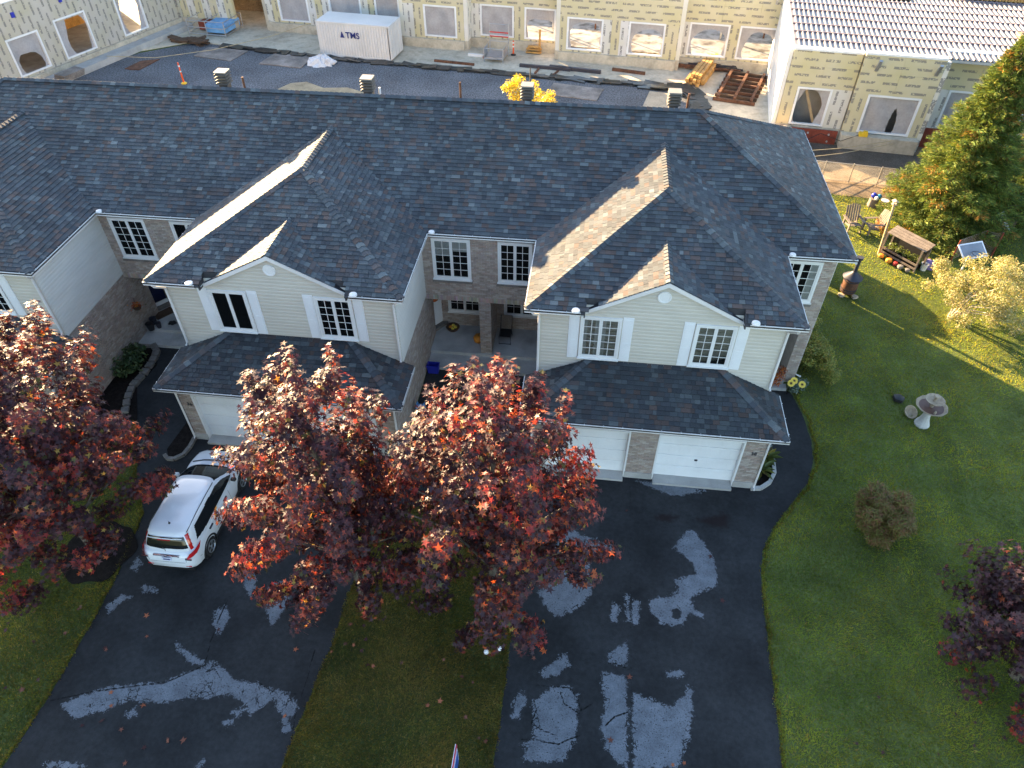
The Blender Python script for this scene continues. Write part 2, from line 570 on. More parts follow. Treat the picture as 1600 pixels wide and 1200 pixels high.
def mesh_np(name, V, F, m, cols=None, smooth=False):
    """fast mesh from arrays: F is (n,3) or (n,4)"""
    me = bpy.data.meshes.new(name)
    V = np.ascontiguousarray(V, np.float32)
    F = np.ascontiguousarray(F, np.int32)
    n, k = F.shape
    me.vertices.add(len(V))
    me.vertices.foreach_set('co', V.ravel())
    me.loops.add(n * k)
    me.loops.foreach_set('vertex_index', F.ravel())
    me.polygons.add(n)
    me.polygons.foreach_set('loop_start', np.arange(0, n * k, k, dtype=np.int32))
    if smooth:
        me.polygons.foreach_set('use_smooth', np.ones(n, bool))
    me.update(calc_edges=True)
    if cols is not None:
        a = me.attributes.new('col', 'FLOAT_COLOR', 'FACE')
        cc = np.ones((n, 4), np.float32)
        cc[:, :3] = cols
        a.data.foreach_set('color', cc.ravel())
    me.materials.append(MATS[m])
    return me


def mesh_mb(name, mb, m, smooth=False, off=(0, 0, 0)):
    me = bpy.data.meshes.new(name)
    off = Vector(off)
    me.from_pydata([Vector(p) - off for p in mb.v], [], mb.f)
    if any(c is not None for c in mb.c):
        a = me.attributes.new('col', 'FLOAT_COLOR', 'FACE')
        cc = np.ones((len(mb.f), 4), np.float32)
        for i, c in enumerate(mb.c):
            cc[i, :3] = c if c is not None else (1, 1, 1)
        a.data.foreach_set('color', cc.ravel())
    me.materials.append(MATS[m])
    if smooth:
        me.polygons.foreach_set('use_smooth', np.ones(len(me.polygons), bool))
        me.set_sharp_from_angle(angle=R(smooth if smooth > 1 else 40))
    me.update()
    return me


def obj(name, mb, m, parent=None, smooth=False, kind=None, label=None):
    a = np.array([tuple(p) for p in mb.v])
    lo, hi = a.min(0), a.max(0)
    c = Vector(((lo[0] + hi[0]) / 2, (lo[1] + hi[1]) / 2, lo[2] if parent is None else (lo[2] + hi[2]) / 2))
    o = bpy.data.objects.new(name, mesh_mb(name, mb, m, smooth, c))
    link(o, parent, c)
    if kind:
        o['kind'] = kind
    if label:
        o['label'] = label
    return o


def tag(o, label, cat, group=None, kind=None):
    o['label'] = label
    o['category'] = cat
    if group:
        o['group'] = group
    o['kind'] = kind or 'thing'
    return o


def thing(name, label, cat, loc=(0, 0, 0), group=None):
    o = bpy.data.objects.new(name, None)
    o.empty_display_size = 0.3
    link(o, None, loc)
    return tag(o, label, cat, group)


def place(root, loc, rz=0.0, scale=1.0):
    root.location = loc
    root.rotation_euler = (0, 0, rz)
    root.scale = (scale, scale, scale)
    return root


def dup(root, loc, rz, label, group=None):
    r = root.copy()
    C.objects.link(r)
    r.location = loc
    r.rotation_euler = (0, 0, rz)
    r['label'] = label
    if group:
        r['group'] = group
    for ch in list(root.children):
        c = ch.copy()
        C.objects.link(c)
        c.parent = r
        for g in ch.children:
            d = g.copy()
            C.objects.link(d)
            d.parent = c
    return r


def structure(name, mb, m, label=None):
    o = obj(name, mb, m, None)
    o['kind'] = 'structure'
    return o


def inside(poly, x, y):
    """vectorised point in polygon"""
    x = np.asarray(x)
    y = np.asarray(y)
    c = np.zeros(x.shape, bool)
    n = len(poly)
    for i in range(n):
        x1, y1 = poly[i]
        x2, y2 = poly[(i + 1) % n]
        if y1 == y2:
            continue
        k = ((y1 > y) != (y2 > y)) & (x < (x2 - x1) * (y - y1) / (y2 - y1) + x1)
        c ^= k
    return c


def dist_line(pts, x, y, closed):
    d = np.full(x.shape, 1e9)
    n = len(pts)
    for i in range(n if closed else n - 1):
        ax, ay = pts[i]
        bx, by = pts[(i + 1) % n]
        dx, dy = bx - ax, by - ay
        l2 = dx * dx + dy * dy + 1e-12
        t = np.clip(((x - ax) * dx + (y - ay) * dy) / l2, 0, 1)
        d = np.minimum(d, np.hypot(x - ax - t * dx, y - ay - t * dy))
    return d


def clip(poly, nx, ny, c):
    """keep the part of a 2D polygon where nx*x+ny*y<=c"""
    out = []
    n = len(poly)
    for i in range(n):
        a, b = poly[i], poly[(i + 1) % n]
        da, db = nx * a[0] + ny * a[1] - c, nx * b[0] + ny * b[1] - c
        if da <= 0:
            out.append(a)
        if (da < 0 < db) or (db < 0 < da):
            t = da / (da - db)
            out.append((a[0] + t * (b[0] - a[0]), a[1] + t * (b[1] - a[1])))
    return out


def clip_convex(poly, hull):
    n = len(hull)
    ar = sum(hull[i][0] * hull[(i + 1) % n][1] - hull[(i + 1) % n][0] * hull[i][1] for i in range(n))
    for i in range(n):
        ax, ay = hull[i]
        bx, by = hull[(i + 1) % n]
        dx, dy = bx - ax, by - ay
        nx, ny = (dy, -dx) if ar > 0 else (-dy, dx)
        poly = clip(poly, nx, ny, nx * ax + ny * ay)
        if len(poly) < 3:
            return []
    return poly


def rects_minus(u0, u1, z0, z1, ops):
    us = sorted({u0, u1, *[min(max(v, u0), u1) for o in ops for v in o[:2]]})
    out = []
    for a, b in zip(us, us[1:]):
        if b - a < 1e-4:
            continue
        m = (a + b) / 2
        cuts = sorted([(max(o[2], z0), min(o[3], z1)) for o in ops if o[0] < m < o[1] and o[3] > z0 and o[2] < z1])
        z = z0
        for c0, c1 in cuts:
            if c0 - z > 1e-4:
                out.append((a, b, z, c0))
            z = max(z, c1)
        if z1 - z > 1e-4:
            out.append((a, b, z, z1))
    return out


CAMP = Vector((0, 0, 20))
CAMM = camo.rotation_euler.to_matrix()


def pix(p):
    """where a point falls in the frame, as a share of its width and height (used to pick the pieces that show largest)"""
    q = CAMM.transposed() @ (Vector(p) - CAMP)
    if q.z > -0.1:
        return (-9, -9)
    k = 1111.9 / 1600
    return (0.5 + k * q.x / -q.z, 0.5 - k * q.y / -q.z * 4 / 3)


def text_mesh(cu):
    """a text curve turned into a mesh"""
    t = bpy.data.objects.new('text', cu)
    C.objects.link(t)
    dg = bpy.context.evaluated_depsgraph_get()
    me = bpy.data.meshes.new_from_object(t.evaluated_get(dg))
    if not me.materials:
        me.materials.append(cu.materials[0])
    bpy.data.objects.remove(t)
    return me
WEAR_R = [[(-0.18, 13.27), (0.14, 14.07), (0.44, 14.13), (0.75, 13.88), (1.28, 13.84), (0.91, 13.67), (1.6, 13.68), (1.86, 13.51), (1.65, 13.24), (1.3, 13.22), (1.04, 12.93), (1.12, 12.4), (1.14, 11.79), (0.86, 11.36), (0.53, 11.02), (0.05, 10.9), (-0.31, 11.18), (-0.51, 11.64), (-0.5, 12.21), (-0.43, 12.69)],
    [(3.7, 13.77), (4.03, 14.19), (4.31, 14.58), (4.51, 14.45), (4.79, 13.97), (5.02, 13.51), (5.07, 12.97), (5.07, 12.74), (4.96, 12.43), (4.18, 11.98), (4.31, 11.65), (4.59, 11.45), (4.52, 11.31), (4.11, 11.48), (3.93, 11.08), (3.6, 10.94), (3.19, 10.99), (2.95, 11.38), (2.9, 11.77), (3.55, 11.98), (3.76, 12.2), (3.74, 12.58), (4.36, 12.84), (4.38, 13.2), (4.0, 13.56)],
    [(2.58, 16.44), (2.92, 16.42), (3.82, 16.41), (4.71, 16.4), (5.1, 16.3), (4.58, 16.04), (3.79, 15.92), (3.24, 16.08)],
    [(-0.39, 8.27), (0.08, 8.69), (0.61, 8.8), (0.89, 8.6), (0.86, 8.16), (0.93, 7.82), (0.86, 7.48), (0.79, 7.23), (0.56, 6.8), (-0.44, 6.69), (-0.57, 7.15), (-0.3, 7.35)],
    [(1.5, 9.31), (2.25, 9.29), (2.24, 8.23), (2.24, 6.84), (1.98, 6.89), (1.63, 7.32), (1.5, 7.89), (1.61, 8.59)],
    [(1.69, 9.91), (2.23, 10.33), (2.25, 9.55), (1.68, 9.6)],
    [(2.37, 8.86), (2.76, 8.73), (3.45, 8.54), (3.73, 8.84), (3.93, 9.17), (4.1, 9.1), (3.95, 8.17), (3.83, 7.58), (3.55, 6.99), (2.36, 6.78)],
    [(3.32, 9.54), (3.69, 9.62), (3.95, 9.54), (3.67, 9.38), (3.37, 9.42)],
    [(2.15, 11.84), (2.31, 11.85), (2.31, 10.95), (2.19, 10.98)],
    [(2.39, 11.75), (2.66, 11.68), (2.54, 10.92), (2.38, 10.9)],
    [(1.74, 11.68), (2.0, 11.38), (1.94, 10.91), (1.71, 10.92)],
    [(-0.32, 9.1), (0.06, 9.43), (0.47, 9.77), (0.58, 9.4), (0.23, 9.07), (-0.12, 8.9)],
    [(-0.94, 8.12), (-0.72, 8.5), (-0.56, 8.17), (-0.69, 7.8), (-0.9, 7.78)]]
WEAR_L = [[(-13.44, 6.67), (-12.58, 7.13), (-12.11, 7.33), (-10.74, 7.62), (-9.86, 8.19), (-9.72, 8.39), (-9.23, 8.16), (-8.87, 7.89), (-8.22, 7.91), (-7.58, 7.71), (-7.58, 7.44), (-7.91, 7.1), (-8.01, 6.99), (-8.25, 7.27), (-8.79, 7.48), (-9.29, 7.33), (-10.16, 7.19), (-10.64, 7.03), (-11.46, 6.99), (-12.1, 6.62), (-12.76, 6.32), (-13.06, 6.51)],
    [(-11.01, 8.77), (-10.66, 8.58), (-10.14, 8.38), (-9.71, 8.28), (-9.89, 8.18), (-10.36, 8.24), (-10.8, 8.46)],
    [(-9.0, 10.88), (-8.64, 11.15), (-8.11, 10.54), (-8.22, 9.98), (-8.36, 9.55), (-8.78, 10.13)],
    [(-10.29, 9.85), (-10.05, 10.09), (-9.72, 9.7), (-9.75, 9.28), (-9.85, 9.07), (-10.14, 9.44)],
    [(-12.96, 10.35), (-12.83, 10.5), (-12.3, 10.38), (-12.26, 10.21), (-12.71, 10.16)],
    [(-13.68, 9.67), (-13.4, 10.08), (-13.0, 10.03), (-13.25, 9.79), (-13.4, 9.49), (-13.46, 9.33)],
    [(-12.93, 5.19), (-12.44, 5.32), (-11.71, 5.3), (-11.57, 5.21), (-12.78, 5.02)],
    [(-7.76, 7.78), (-7.42, 7.76), (-6.95, 7.6), (-6.78, 7.27), (-6.99, 6.99), (-7.39, 7.29)],
    [(-7.16, 7.05), (-6.93, 7.17), (-6.79, 6.76), (-6.99, 6.57)],
    [(-13.6, 11.04), (-13.59, 11.45), (-13.25, 11.2), (-13.37, 10.9)],
    [(-8.65, 7.14), (-8.19, 7.14), (-8.34, 6.92), (-8.62, 6.97)],
    [(-8.68, 6.77), (-8.43, 6.87), (-8.37, 6.71), (-8.58, 6.62)],
    [(-11.51, 6.72), (-11.25, 6.84), (-11.1, 6.63), (-11.3, 6.51)],
    [(-8.96, 5.7), (-8.83, 5.81), (-8.79, 5.56), (-8.93, 5.54)],
    [(-9.98, 11.34), (-9.76, 11.6), (-9.36, 10.95), (-9.35, 10.39), (-9.67, 10.69)]]
CRACK_R = [[(-0.38, 8.73), (0.11, 8.73), (0.62, 8.75), (0.86, 8.47), (0.97, 8.17), (1.26, 8.38)],
    [(-0.58, 7.23), (-0.15, 7.25), (0.4, 7.21), (0.69, 7.38), (0.95, 7.49)],
    [(1.62, 7.82), (1.88, 8.1), (2.24, 8.27)],
    [(0.82, 13.69), (0.91, 13.08), (0.82, 12.36), (0.74, 11.78)],
    [(1.68, 9.6), (1.95, 9.59), (2.25, 9.49)],
    [(0.35, 8.63), (0.5, 8.29), (0.92, 8.08)],
    [(-0.38, 8.36), (-0.26, 8.03), (-0.36, 7.67), (-0.09, 7.54), (0.35, 7.42)]]
CRACK_L = [[(-13.7, 6.73), (-12.58, 7.13), (-10.73, 7.6), (-9.86, 8.19)],
    [(-9.86, 8.19), (-10.0, 8.95), (-10.05, 9.77), (-10.02, 10.42)],
    [(-9.74, 8.01), (-9.54, 8.13), (-9.25, 7.88)],
    [(-6.86, 9.02), (-6.81, 8.16), (-6.83, 7.26), (-6.67, 6.44), (-6.63, 5.81)],
    [(-8.22, 7.91), (-7.57, 7.67), (-6.98, 7.69)]]
DAMP_R = [[(3.17, 14.97), (3.32, 15.1), (4.02, 15.1), (4.03, 14.96), (3.63, 14.73), (3.18, 14.79)],
    [(4.51, 15.02), (5.28, 15.24), (5.51, 15.4), (5.72, 15.35), (5.61, 14.75), (5.33, 14.7), (4.81, 14.84)]]
HOLE_R = [(3.59, 11.52), (3.79, 11.59), (3.88, 11.43), (3.77, 11.2), (3.6, 11.25)]

# ------------------------------------------------------------------ ground, drives, lawn
mb = MB()
N = 8
for i in range(N):
    for j in range(N):
        pass
mb.add([(-400, -300, -0.02), (400, -300, -0.02), (400, 500, -0.02), (-400, 500, -0.02)], [(0, 1, 2, 3)])
structure('ground', mb, 'lawn_soil')

RIGHT_DRIVE = [(-1.3, -3), (-1.27, 4.5), (-1.25, 6.43), (-1.21, 8.09), (-1.23, 10.58), (-1.35, 14.4), (-6.3, 14.4), (-6.0, 15.4), (-6.02, 21.5), (-1.22, 21.5),
               (-1.22, 16.62), (6.58, 16.62), (6.58, 22.0), (8.35, 22.0), (8.81, 21.64), (9.05, 20.41), (9.12, 19.07), (9.0, 18.05),
               (8.61, 17.02), (7.84, 15.95), (7.11, 14.93), (6.65, 13.99), (6.45, 13.01), (6.37, 11.26), (6.33, 9.69), (6.3, 8.45),
               (6.24, 7.3), (6.15, -3)]
LEFT_DRIVE = [(-13.98, -3), (-13.94, 4.89), (-13.8, 6.9), (-13.82, 9.66), (-13.9, 10.8), (-14.02, 11.84), (-14.23, 13.11), (-15.2, 14.5), (-16.9, 17.6),
              (-17.6, 19.0), (-17.4, 20.3), (-18.0, 21.5), (-13.87, 21.5), (-13.87, 16.62), (-6.02, 16.62), (-6.0, 15.4), (-6.3, 14.4),
              (-6.35, 11.5), (-6.4, 9.27), (-6.58, 7.47), (-6.71, 5.8), (-6.9, 3.5), (-7.1, -3)]


def drive(name, poly, wear, cracks, damp, hole, seam, step, ymin=1.5, cap=0.26):
    xs = [p[0] for p in poly]
    x0, x1, y1 = min(xs), max(xs), max(p[1] for p in poly)
    nx = int((x1 - x0) / step) + 1
    ny = int((y1 - ymin) / step) + 1
    gx, gy = np.meshgrid(np.linspace(x0, x1, nx), np.linspace(ymin, y1, ny))
    # push the outermost vertices onto the outline: mask cells by centre, then snap their loose corners
    cx, cy = (gx[:-1, :-1] + gx[1:, 1:]) / 2, (gy[:-1, :-1] + gy[1:, 1:]) / 2
    rng = np.random.default_rng(5)
    keep = inside(poly, cx, cy)
    jj, ii = np.nonzero(keep)
    idx = jj * nx + ii
    F = np.stack([idx, idx + 1, idx + nx + 1, idx + nx], 1)
    X, Y = gx.ravel().copy(), gy.ravel().copy()
    out = ~inside(poly, X, Y)
    used = np.zeros(X.size, bool)
    used[F.ravel()] = True
    for k in np.nonzero(out & used)[0]:
        best = None
        for i in range(len(poly)):
            ax, ay = poly[i]
            bx, by = poly[(i + 1) % len(poly)]
            dx, dy = bx - ax, by - ay
            t = min(max(((X[k] - ax) * dx + (Y[k] - ay) * dy) / (dx * dx + dy * dy), 0), 1)
            qx, qy = ax + t * dx, ay + t * dy
            d = (qx - X[k]) ** 2 + (qy - Y[k]) ** 2
            if best is None or d < best[0]:
                best = (d, qx, qy)
        X[k], Y[k] = best[1], max(best[2], ymin)
    w = np.full(X.shape, -1.0)
    for p in wear:
        d = dist_line(p, X, Y, True)
        w = np.maximum(w, np.where(inside(p, X, Y), np.minimum(d, cap), -d))
    if hole:
        d = dist_line(hole, X, Y, True)
        w = np.minimum(w, np.where(inside(hole, X, Y), -d - 0.05, d))
    c = np.full(X.shape, 1.0)
    for p in cracks:
        c = np.minimum(c, dist_line(p, X, Y, False))
    if seam is not None:
        c = np.minimum(c, np.abs(X - seam) + 0.004)
    dm = np.full(X.shape, -1.0)
    for p in damp:
        d = dist_line(p, X, Y, True)
        dm = np.maximum(dm, np.where(inside(p, X, Y), d, -d))
    remap = -np.ones(X.size, int)
    remap[used] = np.arange(used.sum())
    V = np.stack([X[used], Y[used], np.full(used.sum(), 0.004)], 1)
    me = mesh_np(name, V, remap[F], 'asphalt')
    for nme, arr in (('wear', w), ('crack', c), ('damp', dm)):
        a = me.attributes.new(nme, 'FLOAT', 'POINT')
        a.data.foreach_set('value', arr[used].astype(np.float32))
    o = bpy.data.objects.new(name, me)
    link(o)
    o['kind'] = 'structure'
    return o


drive('right_driveway', RIGHT_DRIVE, WEAR_R, CRACK_R, DAMP_R, HOLE_R, 1.985 * 20 / 17, 0.045)
drive('left_driveway', LEFT_DRIVE, WEAR_L, CRACK_L, [], None, None, 0.05, cap=0.09)
mb = MB()
mb.prism([(-14.9 + (1.12 + 0.1 * math.sin(5 * t)) * math.cos(t), 11.42 + (1.15 + 0.08 * math.cos(7 * t)) * math.sin(t)) for t in np.linspace(0, 2 * math.pi, 40)[:-1]], 0.0, 0.04)
structure('mulch_bed', mb, 'mulch')
mb = MB()
mb.prism([(-17.55, 19.0), (-17.35, 20.3), (-17.8, 21.4), (-18.72, 21.9), (-18.72, 16.2), (-16.6, 17.2)], 0.0, 0.035)
mb.prism([(-13.9, 16.62), (-13.9, 18.4), (-14.6, 17.6), (-14.75, 15.9), (-14.45, 15.45), (-13.95, 15.8)], 0.008, 0.035)
structure('planting_bed', mb, 'mulch')
mb = MB()
mb.prism([(6.6, 16.6), (7.05, 16.75), (7.4, 17.3), (7.45, 18.9), (6.6, 18.9)], 0.008, 0.05)
structure('planting_bed', mb, 'mulch')

# building site behind: gravel yard, pale concrete apron, bare earth along the fence
mb = MB()
mb.add([(-60, 34.5, -0.008), (13.0, 34.5, -0.008), (7.1, 50.3, -0.008), (7.0, 53.6, -0.008), (0.8, 53.9, -0.008), (-6.3, 54.7, -0.008), (-15.0, 55.6, -0.008),
        (-25.7, 57.2, -0.008), (-33, 58.5, -0.008), (-36.5, 55.5, -0.008), (-42, 45, -0.008)], [tuple(range(11))])
structure('gravel_yard', mb, 'gravel')
mb = MB()
mb.prism([(7.15, 49.0), (13.0, 46.8), (13.0, 70), (-60, 78), (-46, 44), (-42.5, 44), (-36.8, 55.8), (-33.2, 58.6), (-25.7, 57.2), (-15.0, 55.6), (-6.3, 54.7), (0.8, 53.9), (7.0, 53.5)], -0.2, 0.05)
structure('concrete_apron', mb, 'concrete_site')
mb = MB()
mb.add([(10.3, 38.9, -0.006), (18, 38.0, -0.006), (40, 35, -0.006), (40, 47, -0.006), (11.0, 49.5, -0.006)], [(0, 1, 2, 3, 4)])
structure('bare_earth', mb, 'dirt')

# lawns: real blades, thick where they show largest
LAWN_R = [(6.2, 3.5), (24, 3.5), (32, 20), (34, 38.0), (18, 38.3), (10.3, 39.0), (8.9, 32.2), (8.99, 22.4), (8.9, 21.8), (9.2, 20.41), (9.25, 19.07), (9.1, 18.0), (8.65, 16.95), (7.9, 15.9),
          (7.17, 14.88), (6.7, 13.95), (6.5, 13.0), (6.41, 11.26), (6.37, 9.69), (6.34, 8.45), (6.28, 7.3)]
LAWN_M = [(-1.27, 3.5), (-1.29, 6.43), (-1.25, 8.09), (-1.27, 10.58), (-1.4, 14.38), (-6.28, 14.38), (-6.33, 11.5), (-6.37, 9.27), (-6.54, 7.47), (-6.68, 5.8), (-6.85, 3.5)]
LAWN_L = [(-13.97, 3.5), (-13.98, 4.89), (-13.84, 6.9), (-13.86, 9.66), (-13.94, 10.8), (-14.06, 11.84), (-14.27, 13.11), (-15.24, 14.5), (-16.7, 17.1), (-18.9, 16), (-27, 16), (-27, 3.5)]
MULCH_C = (-14.9, 11.42)


def blades(poly, n, seed, base, brown):
    rng = np.random.default_rng(seed)
    xs, ys = [p[0] for p in poly], [p[1] for p in poly]
    x = rng.uniform(min(xs), max(xs), n * 3)
    y = rng.uniform(min(ys), max(ys), n * 3)
    d2 = (x * x + y * y + 400) / 600.0
    k = rng.random(x.size) < np.minimum(1, 1 / d2)
    k &= inside(poly, x + rng.normal(0, 0.03, x.size), y + rng.normal(0, 0.03, x.size))
    k &= np.hypot(x - MULCH_C[0], y - MULCH_C[1]) > 1.2 + 0.08 * rng.normal(0, 1, x.size)
    x, y = x[k], y[k]
    m = x.size
    # tufty growth: low-frequency thickness and colour
    lf = (np.sin(x * 1.3 + 2 * np.sin(y * 0.7)) + np.sin(y * 1.7 + 1.5 * np.sin(x * 0.9 + 1)) + np.sin(x * 3.1 - y * 2.3) * 0.6) / 2.6
    hf = np.sin(x * 5.3 + 2 * np.sin(y * 4.1)) * np.sin(y * 6.1 + 2 * np.sin(x * 3.7))
    h = rng.uniform(0.018, 0.05, m) * (1 + 0.3 * lf + 0.3 * hf)
    w = rng.uniform(0.008, 0.016, m)
    a = rng.uniform(0, 2 * np.pi, m)
    lean = rng.uniform(0.02, 0.085, m)
    la = 1.6 * np.sin(x * 1.1 + 1.7 * np.sin(y * 0.8)) + 1.2 * np.sin(y * 1.3 - x * 0.6) + rng.normal(0, 1.25, m)
    V = np.empty((m, 3, 3), np.float32)
    V[:, 0] = np.stack([x - np.cos(a) * w, y - np.sin(a) * w, np.full(m, -0.02)], 1)
    V[:, 1] = np.stack([x + np.cos(a) * w, y + np.sin(a) * w, np.full(m, -0.02)], 1)
    V[:, 2] = np.stack([x + np.cos(la) * lean, y + np.sin(la) * lean, h], 1)
    c = np.array(base)[None] * (1 + 0.35 * (rng.random(m)[:, None] - 0.5) + 0.18 * lf[:, None] + 0.12 * hf[:, None])
    c[:, 0] *= 1 + 0.25 * lf * rng.random(m)
    dry = rng.random(m) < brown * (1 + 0.7 * lf)
    c[dry] = np.array([0.26, 0.21, 0.10]) * rng.uniform(0.6, 1.2, (dry.sum(), 1))
    # ragged rim: longer, drier blades hanging over the edge of the asphalt
    ex, ey = [], []
    for (ax, ay), (bx, by) in zip(poly, poly[1:] + poly[:1]):
        L = math.hypot(bx - ax, by - ay)
        if max(abs(ax), abs(bx)) > 19 or max(ay, by) > 24 or min(ay, by) < 3.4:
            continue
        k = int(L * 190)
        t = rng.random(k)
        px, py = -(by - ay) / L, (bx - ax) / L
        wv = 0.045 * np.sin(t * L * 7) * np.sin(t * L * 2.3 + 1) + rng.normal(0, 0.035, k)
        ex.append(ax + (bx - ax) * t + px * wv)
        ey.append(ay + (by - ay) * t + py * wv)
    if ex:
        ex, ey = np.concatenate(ex), np.concatenate(ey)
        q = ex.size
        a2, l2 = rng.uniform(0, 6.28, q), rng.uniform(0, 6.28, q)
        W2 = np.empty((q, 3, 3), np.float32)
        W2[:, 0] = np.stack([ex - np.cos(a2) * 0.013, ey - np.sin(a2) * 0.013, np.full(q, -0.01)], 1)
        W2[:, 1] = np.stack([ex + np.cos(a2) * 0.013, ey + np.sin(a2) * 0.013, np.full(q, -0.01)], 1)
        W2[:, 2] = np.stack([ex + np.cos(l2) * rng.uniform(0.02, 0.10, q), ey + np.sin(l2) * rng.uniform(0.02, 0.10, q), rng.uniform(0.03, 0.09, q)], 1)
        c2 = np.array(base)[None] * rng.uniform(0.6, 1.3, (q, 1))
        br2 = rng.random(q) < 0.45
        c2[br2] = np.array([0.15, 0.115, 0.045]) * rng.uniform(0.5, 1.2, (br2.sum(), 1))
        V = np.concatenate([V, W2])
        c = np.concatenate([c, c2])
        m += q
    return V.reshape(-1, 3), np.arange(m * 3).reshape(-1, 3), c


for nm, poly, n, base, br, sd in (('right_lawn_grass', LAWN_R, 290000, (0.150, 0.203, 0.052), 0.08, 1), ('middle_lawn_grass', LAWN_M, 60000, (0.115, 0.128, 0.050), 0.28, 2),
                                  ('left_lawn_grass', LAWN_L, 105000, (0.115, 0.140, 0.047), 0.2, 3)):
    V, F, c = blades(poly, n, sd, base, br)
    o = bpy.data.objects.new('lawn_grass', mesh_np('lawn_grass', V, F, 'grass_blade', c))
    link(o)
    tag(o, {'right_lawn_grass': 'green mown grass of the wide right-hand lawn', 'middle_lawn_grass': 'thin grass strip between the two driveways',
            'left_lawn_grass': 'green grass left of the left driveway under the maple'}[nm], 'grass', kind='stuff')

# ------------------------------------------------------------------ the row of houses
HOUSE = thing('row_house', 'two-storey row of townhouses under one dark shingled roof, with cream siding and brick', 'row house', (-9.97, 22.3, 0))
BAYS = [-22.64, -9.97, 2.70]
HW, EW = 3.915, 4.378                 # half width of a bay's walls and of its eaves
Y_G, Y_GE, Y_B, Y_BE, Y_M, Y_ME, Y_RIDGE, Y_BACK = 16.594, 16.10, 18.256, 17.785, 22.338, 21.81, 27.0, 32.175
Z_E, Z_GE, Z_RIDGE, Z_BR = 6.26, 2.987, 9.045, 8.302
X_END, X_LEFT, X_RE = 9.42, -29.36, 3.996
X_RL = X_LEFT + (X_END - X_RE)
rnd = random.Random(11)

SHINGLES = []     # (verts, faces, colour, share of picture)
SH_COL = [(0.069, 0.081, 0.092), (0.056, 0.064, 0.076), (0.082, 0.096, 0.106), (0.108, 0.126, 0.135), (0.073, 0.07, 0.075), (0.097, 0.072, 0.066), (0.062, 0.072, 0.083), (0.047, 0.054, 0.064), (0.138, 0.153, 0.158), (0.094, 0.079, 0.078)]
SH_W = [20, 18, 13, 6, 12, 8, 16, 11, 1.2, 7]


def hide_tree(c):
    """pieces that stand behind the maples or under a higher roof are not worth an object of their own"""
    u, v = pix(c)
    if not (0.0 < u < 1.0 and 0.0 < v < 1.0):
        return True
    return (0.225 < u < 0.56 and v > 0.455) or (u < 0.15 and v > 0.42)


def score(c, n, area):
    d = CAMP - Vector(c)
    return area * max(d.normalized().dot(Vector(n)), 0) / (CAMP - Vector(c)).length_squared


def shingle_plane(o, u, v, hull, under=None, e=0.165, seed=0, tone=0.92):
    """courses of tabs on a roof plane: origin o, unit u along the eave, unit v up the slope, convex hull in (u, v) metres"""
    r = random.Random(seed)
    o, u, v = Vector(o), Vector(u), Vector(v)
    n = u.cross(v)
    if n.z < 0:
        n = -n
    u0, u1 = min(p[0] for p in hull), max(p[0] for p in hull)
    v0, v1 = min(p[1] for p in hull), max(p[1] for p in hull)
    rows = int((v1 - v0) / e) + 1
    for j in range(rows):
        a = v0 + j * e
        x = u0 - r.random() * 0.5
        while x < u1:
            w = r.choice((0.13, 0.16, 0.19, 0.22, 0.26, 0.32))
            p = clip_convex([(x + 0.004, a), (x + w - 0.004, a), (x + w - 0.004, a + e + 0.02), (x + 0.004, a + e + 0.02)], hull)
            x += w
            if len(p) < 3:
                continue
            cx, cy = sum(q[0] for q in p) / len(p), sum(q[1] for q in p) / len(p)
            cw = o + u * cx + v * cy
            if under and under(cw):
                continue
            lift = 0.016 + r.random() * 0.012
            top = [o + u * q[0] + v * q[1] + n * (0.004 + lift * max(0, 1 - (q[1] - a) / (e + 0.02))) for q in p]
            bot = [o + u * q[0] + v * q[1] - n * 0.004 for q in p]
            k = len(p)
            c = r.choices(SH_COL, SH_W)[0]
            f = r.uniform(0.80, 1.20) * tone
            c = tuple(q * f for q in c)
            SHINGLES.append((top + bot, [tuple(range(k))] + [(i, k + i, k + (i + 1) % k, (i + 1) % k) for i in range(k)], c,
                             0 if hide_tree(cw) else score(cw, n, w * e), tuple(cw)))


def cap_line(a, b, w=0.15, seed=0, na=None, nb=None):
    """ridge or hip caps: short folded pieces lapping down the line from b (high) to a (low)"""
    r = random.Random(seed)
    a, b = Vector(a), Vector(b)
    d = b - a
    l = d.length
    d.normalize()
    s = d.cross(Vector((0, 0, 1))).normalized()
    na = na or Vector((0, 0, 1))
    na = (na - d * na.dot(d)).normalized()
    k = max(1, int(l / 0.2))
    st = l / k
    for i in range(k):
        p0 = a + d * (i * st)
        p1 = a + d * ((i + 1) * st + 0.03)
        h0, h1 = 0.055, 0.03
        drop = 0.07
        vs = [p0 - s * w + na * (h0 - drop), p0 + na * h0, p0 + s * w + na * (h0 - drop), p1 - s * w + na * (h1 - drop), p1 + na * h1, p1 + s * w + na * (h1 - drop)]
        vs += [p0 - s * w + na * (h0 - drop - 0.02), p0 + s * w + na * (h0 - drop - 0.02)]
        fs = [(0, 1, 4, 3), (1, 2, 5, 4), (6, 7, 2, 1), (6, 1, 0)]
        c = r.choices(SH_COL, SH_W)[0]
        f = r.uniform(0.9, 1.2)
        m = (p0 + p1) / 2
        SHINGLES.append((vs, fs, tuple(q * f for q in c), 0 if hide_tree(m) else score(m, na, 0.05), tuple(m)))


def roof_deck(pts, thick=0.05, name='roof_plane'):
    mb = MB()
    mb.extrude([Vector(p) - Vector((0, 0, 0.02)) for p in pts], (0, 0, -thick))
    return obj(name, mb, 'roof_board', HOUSE)


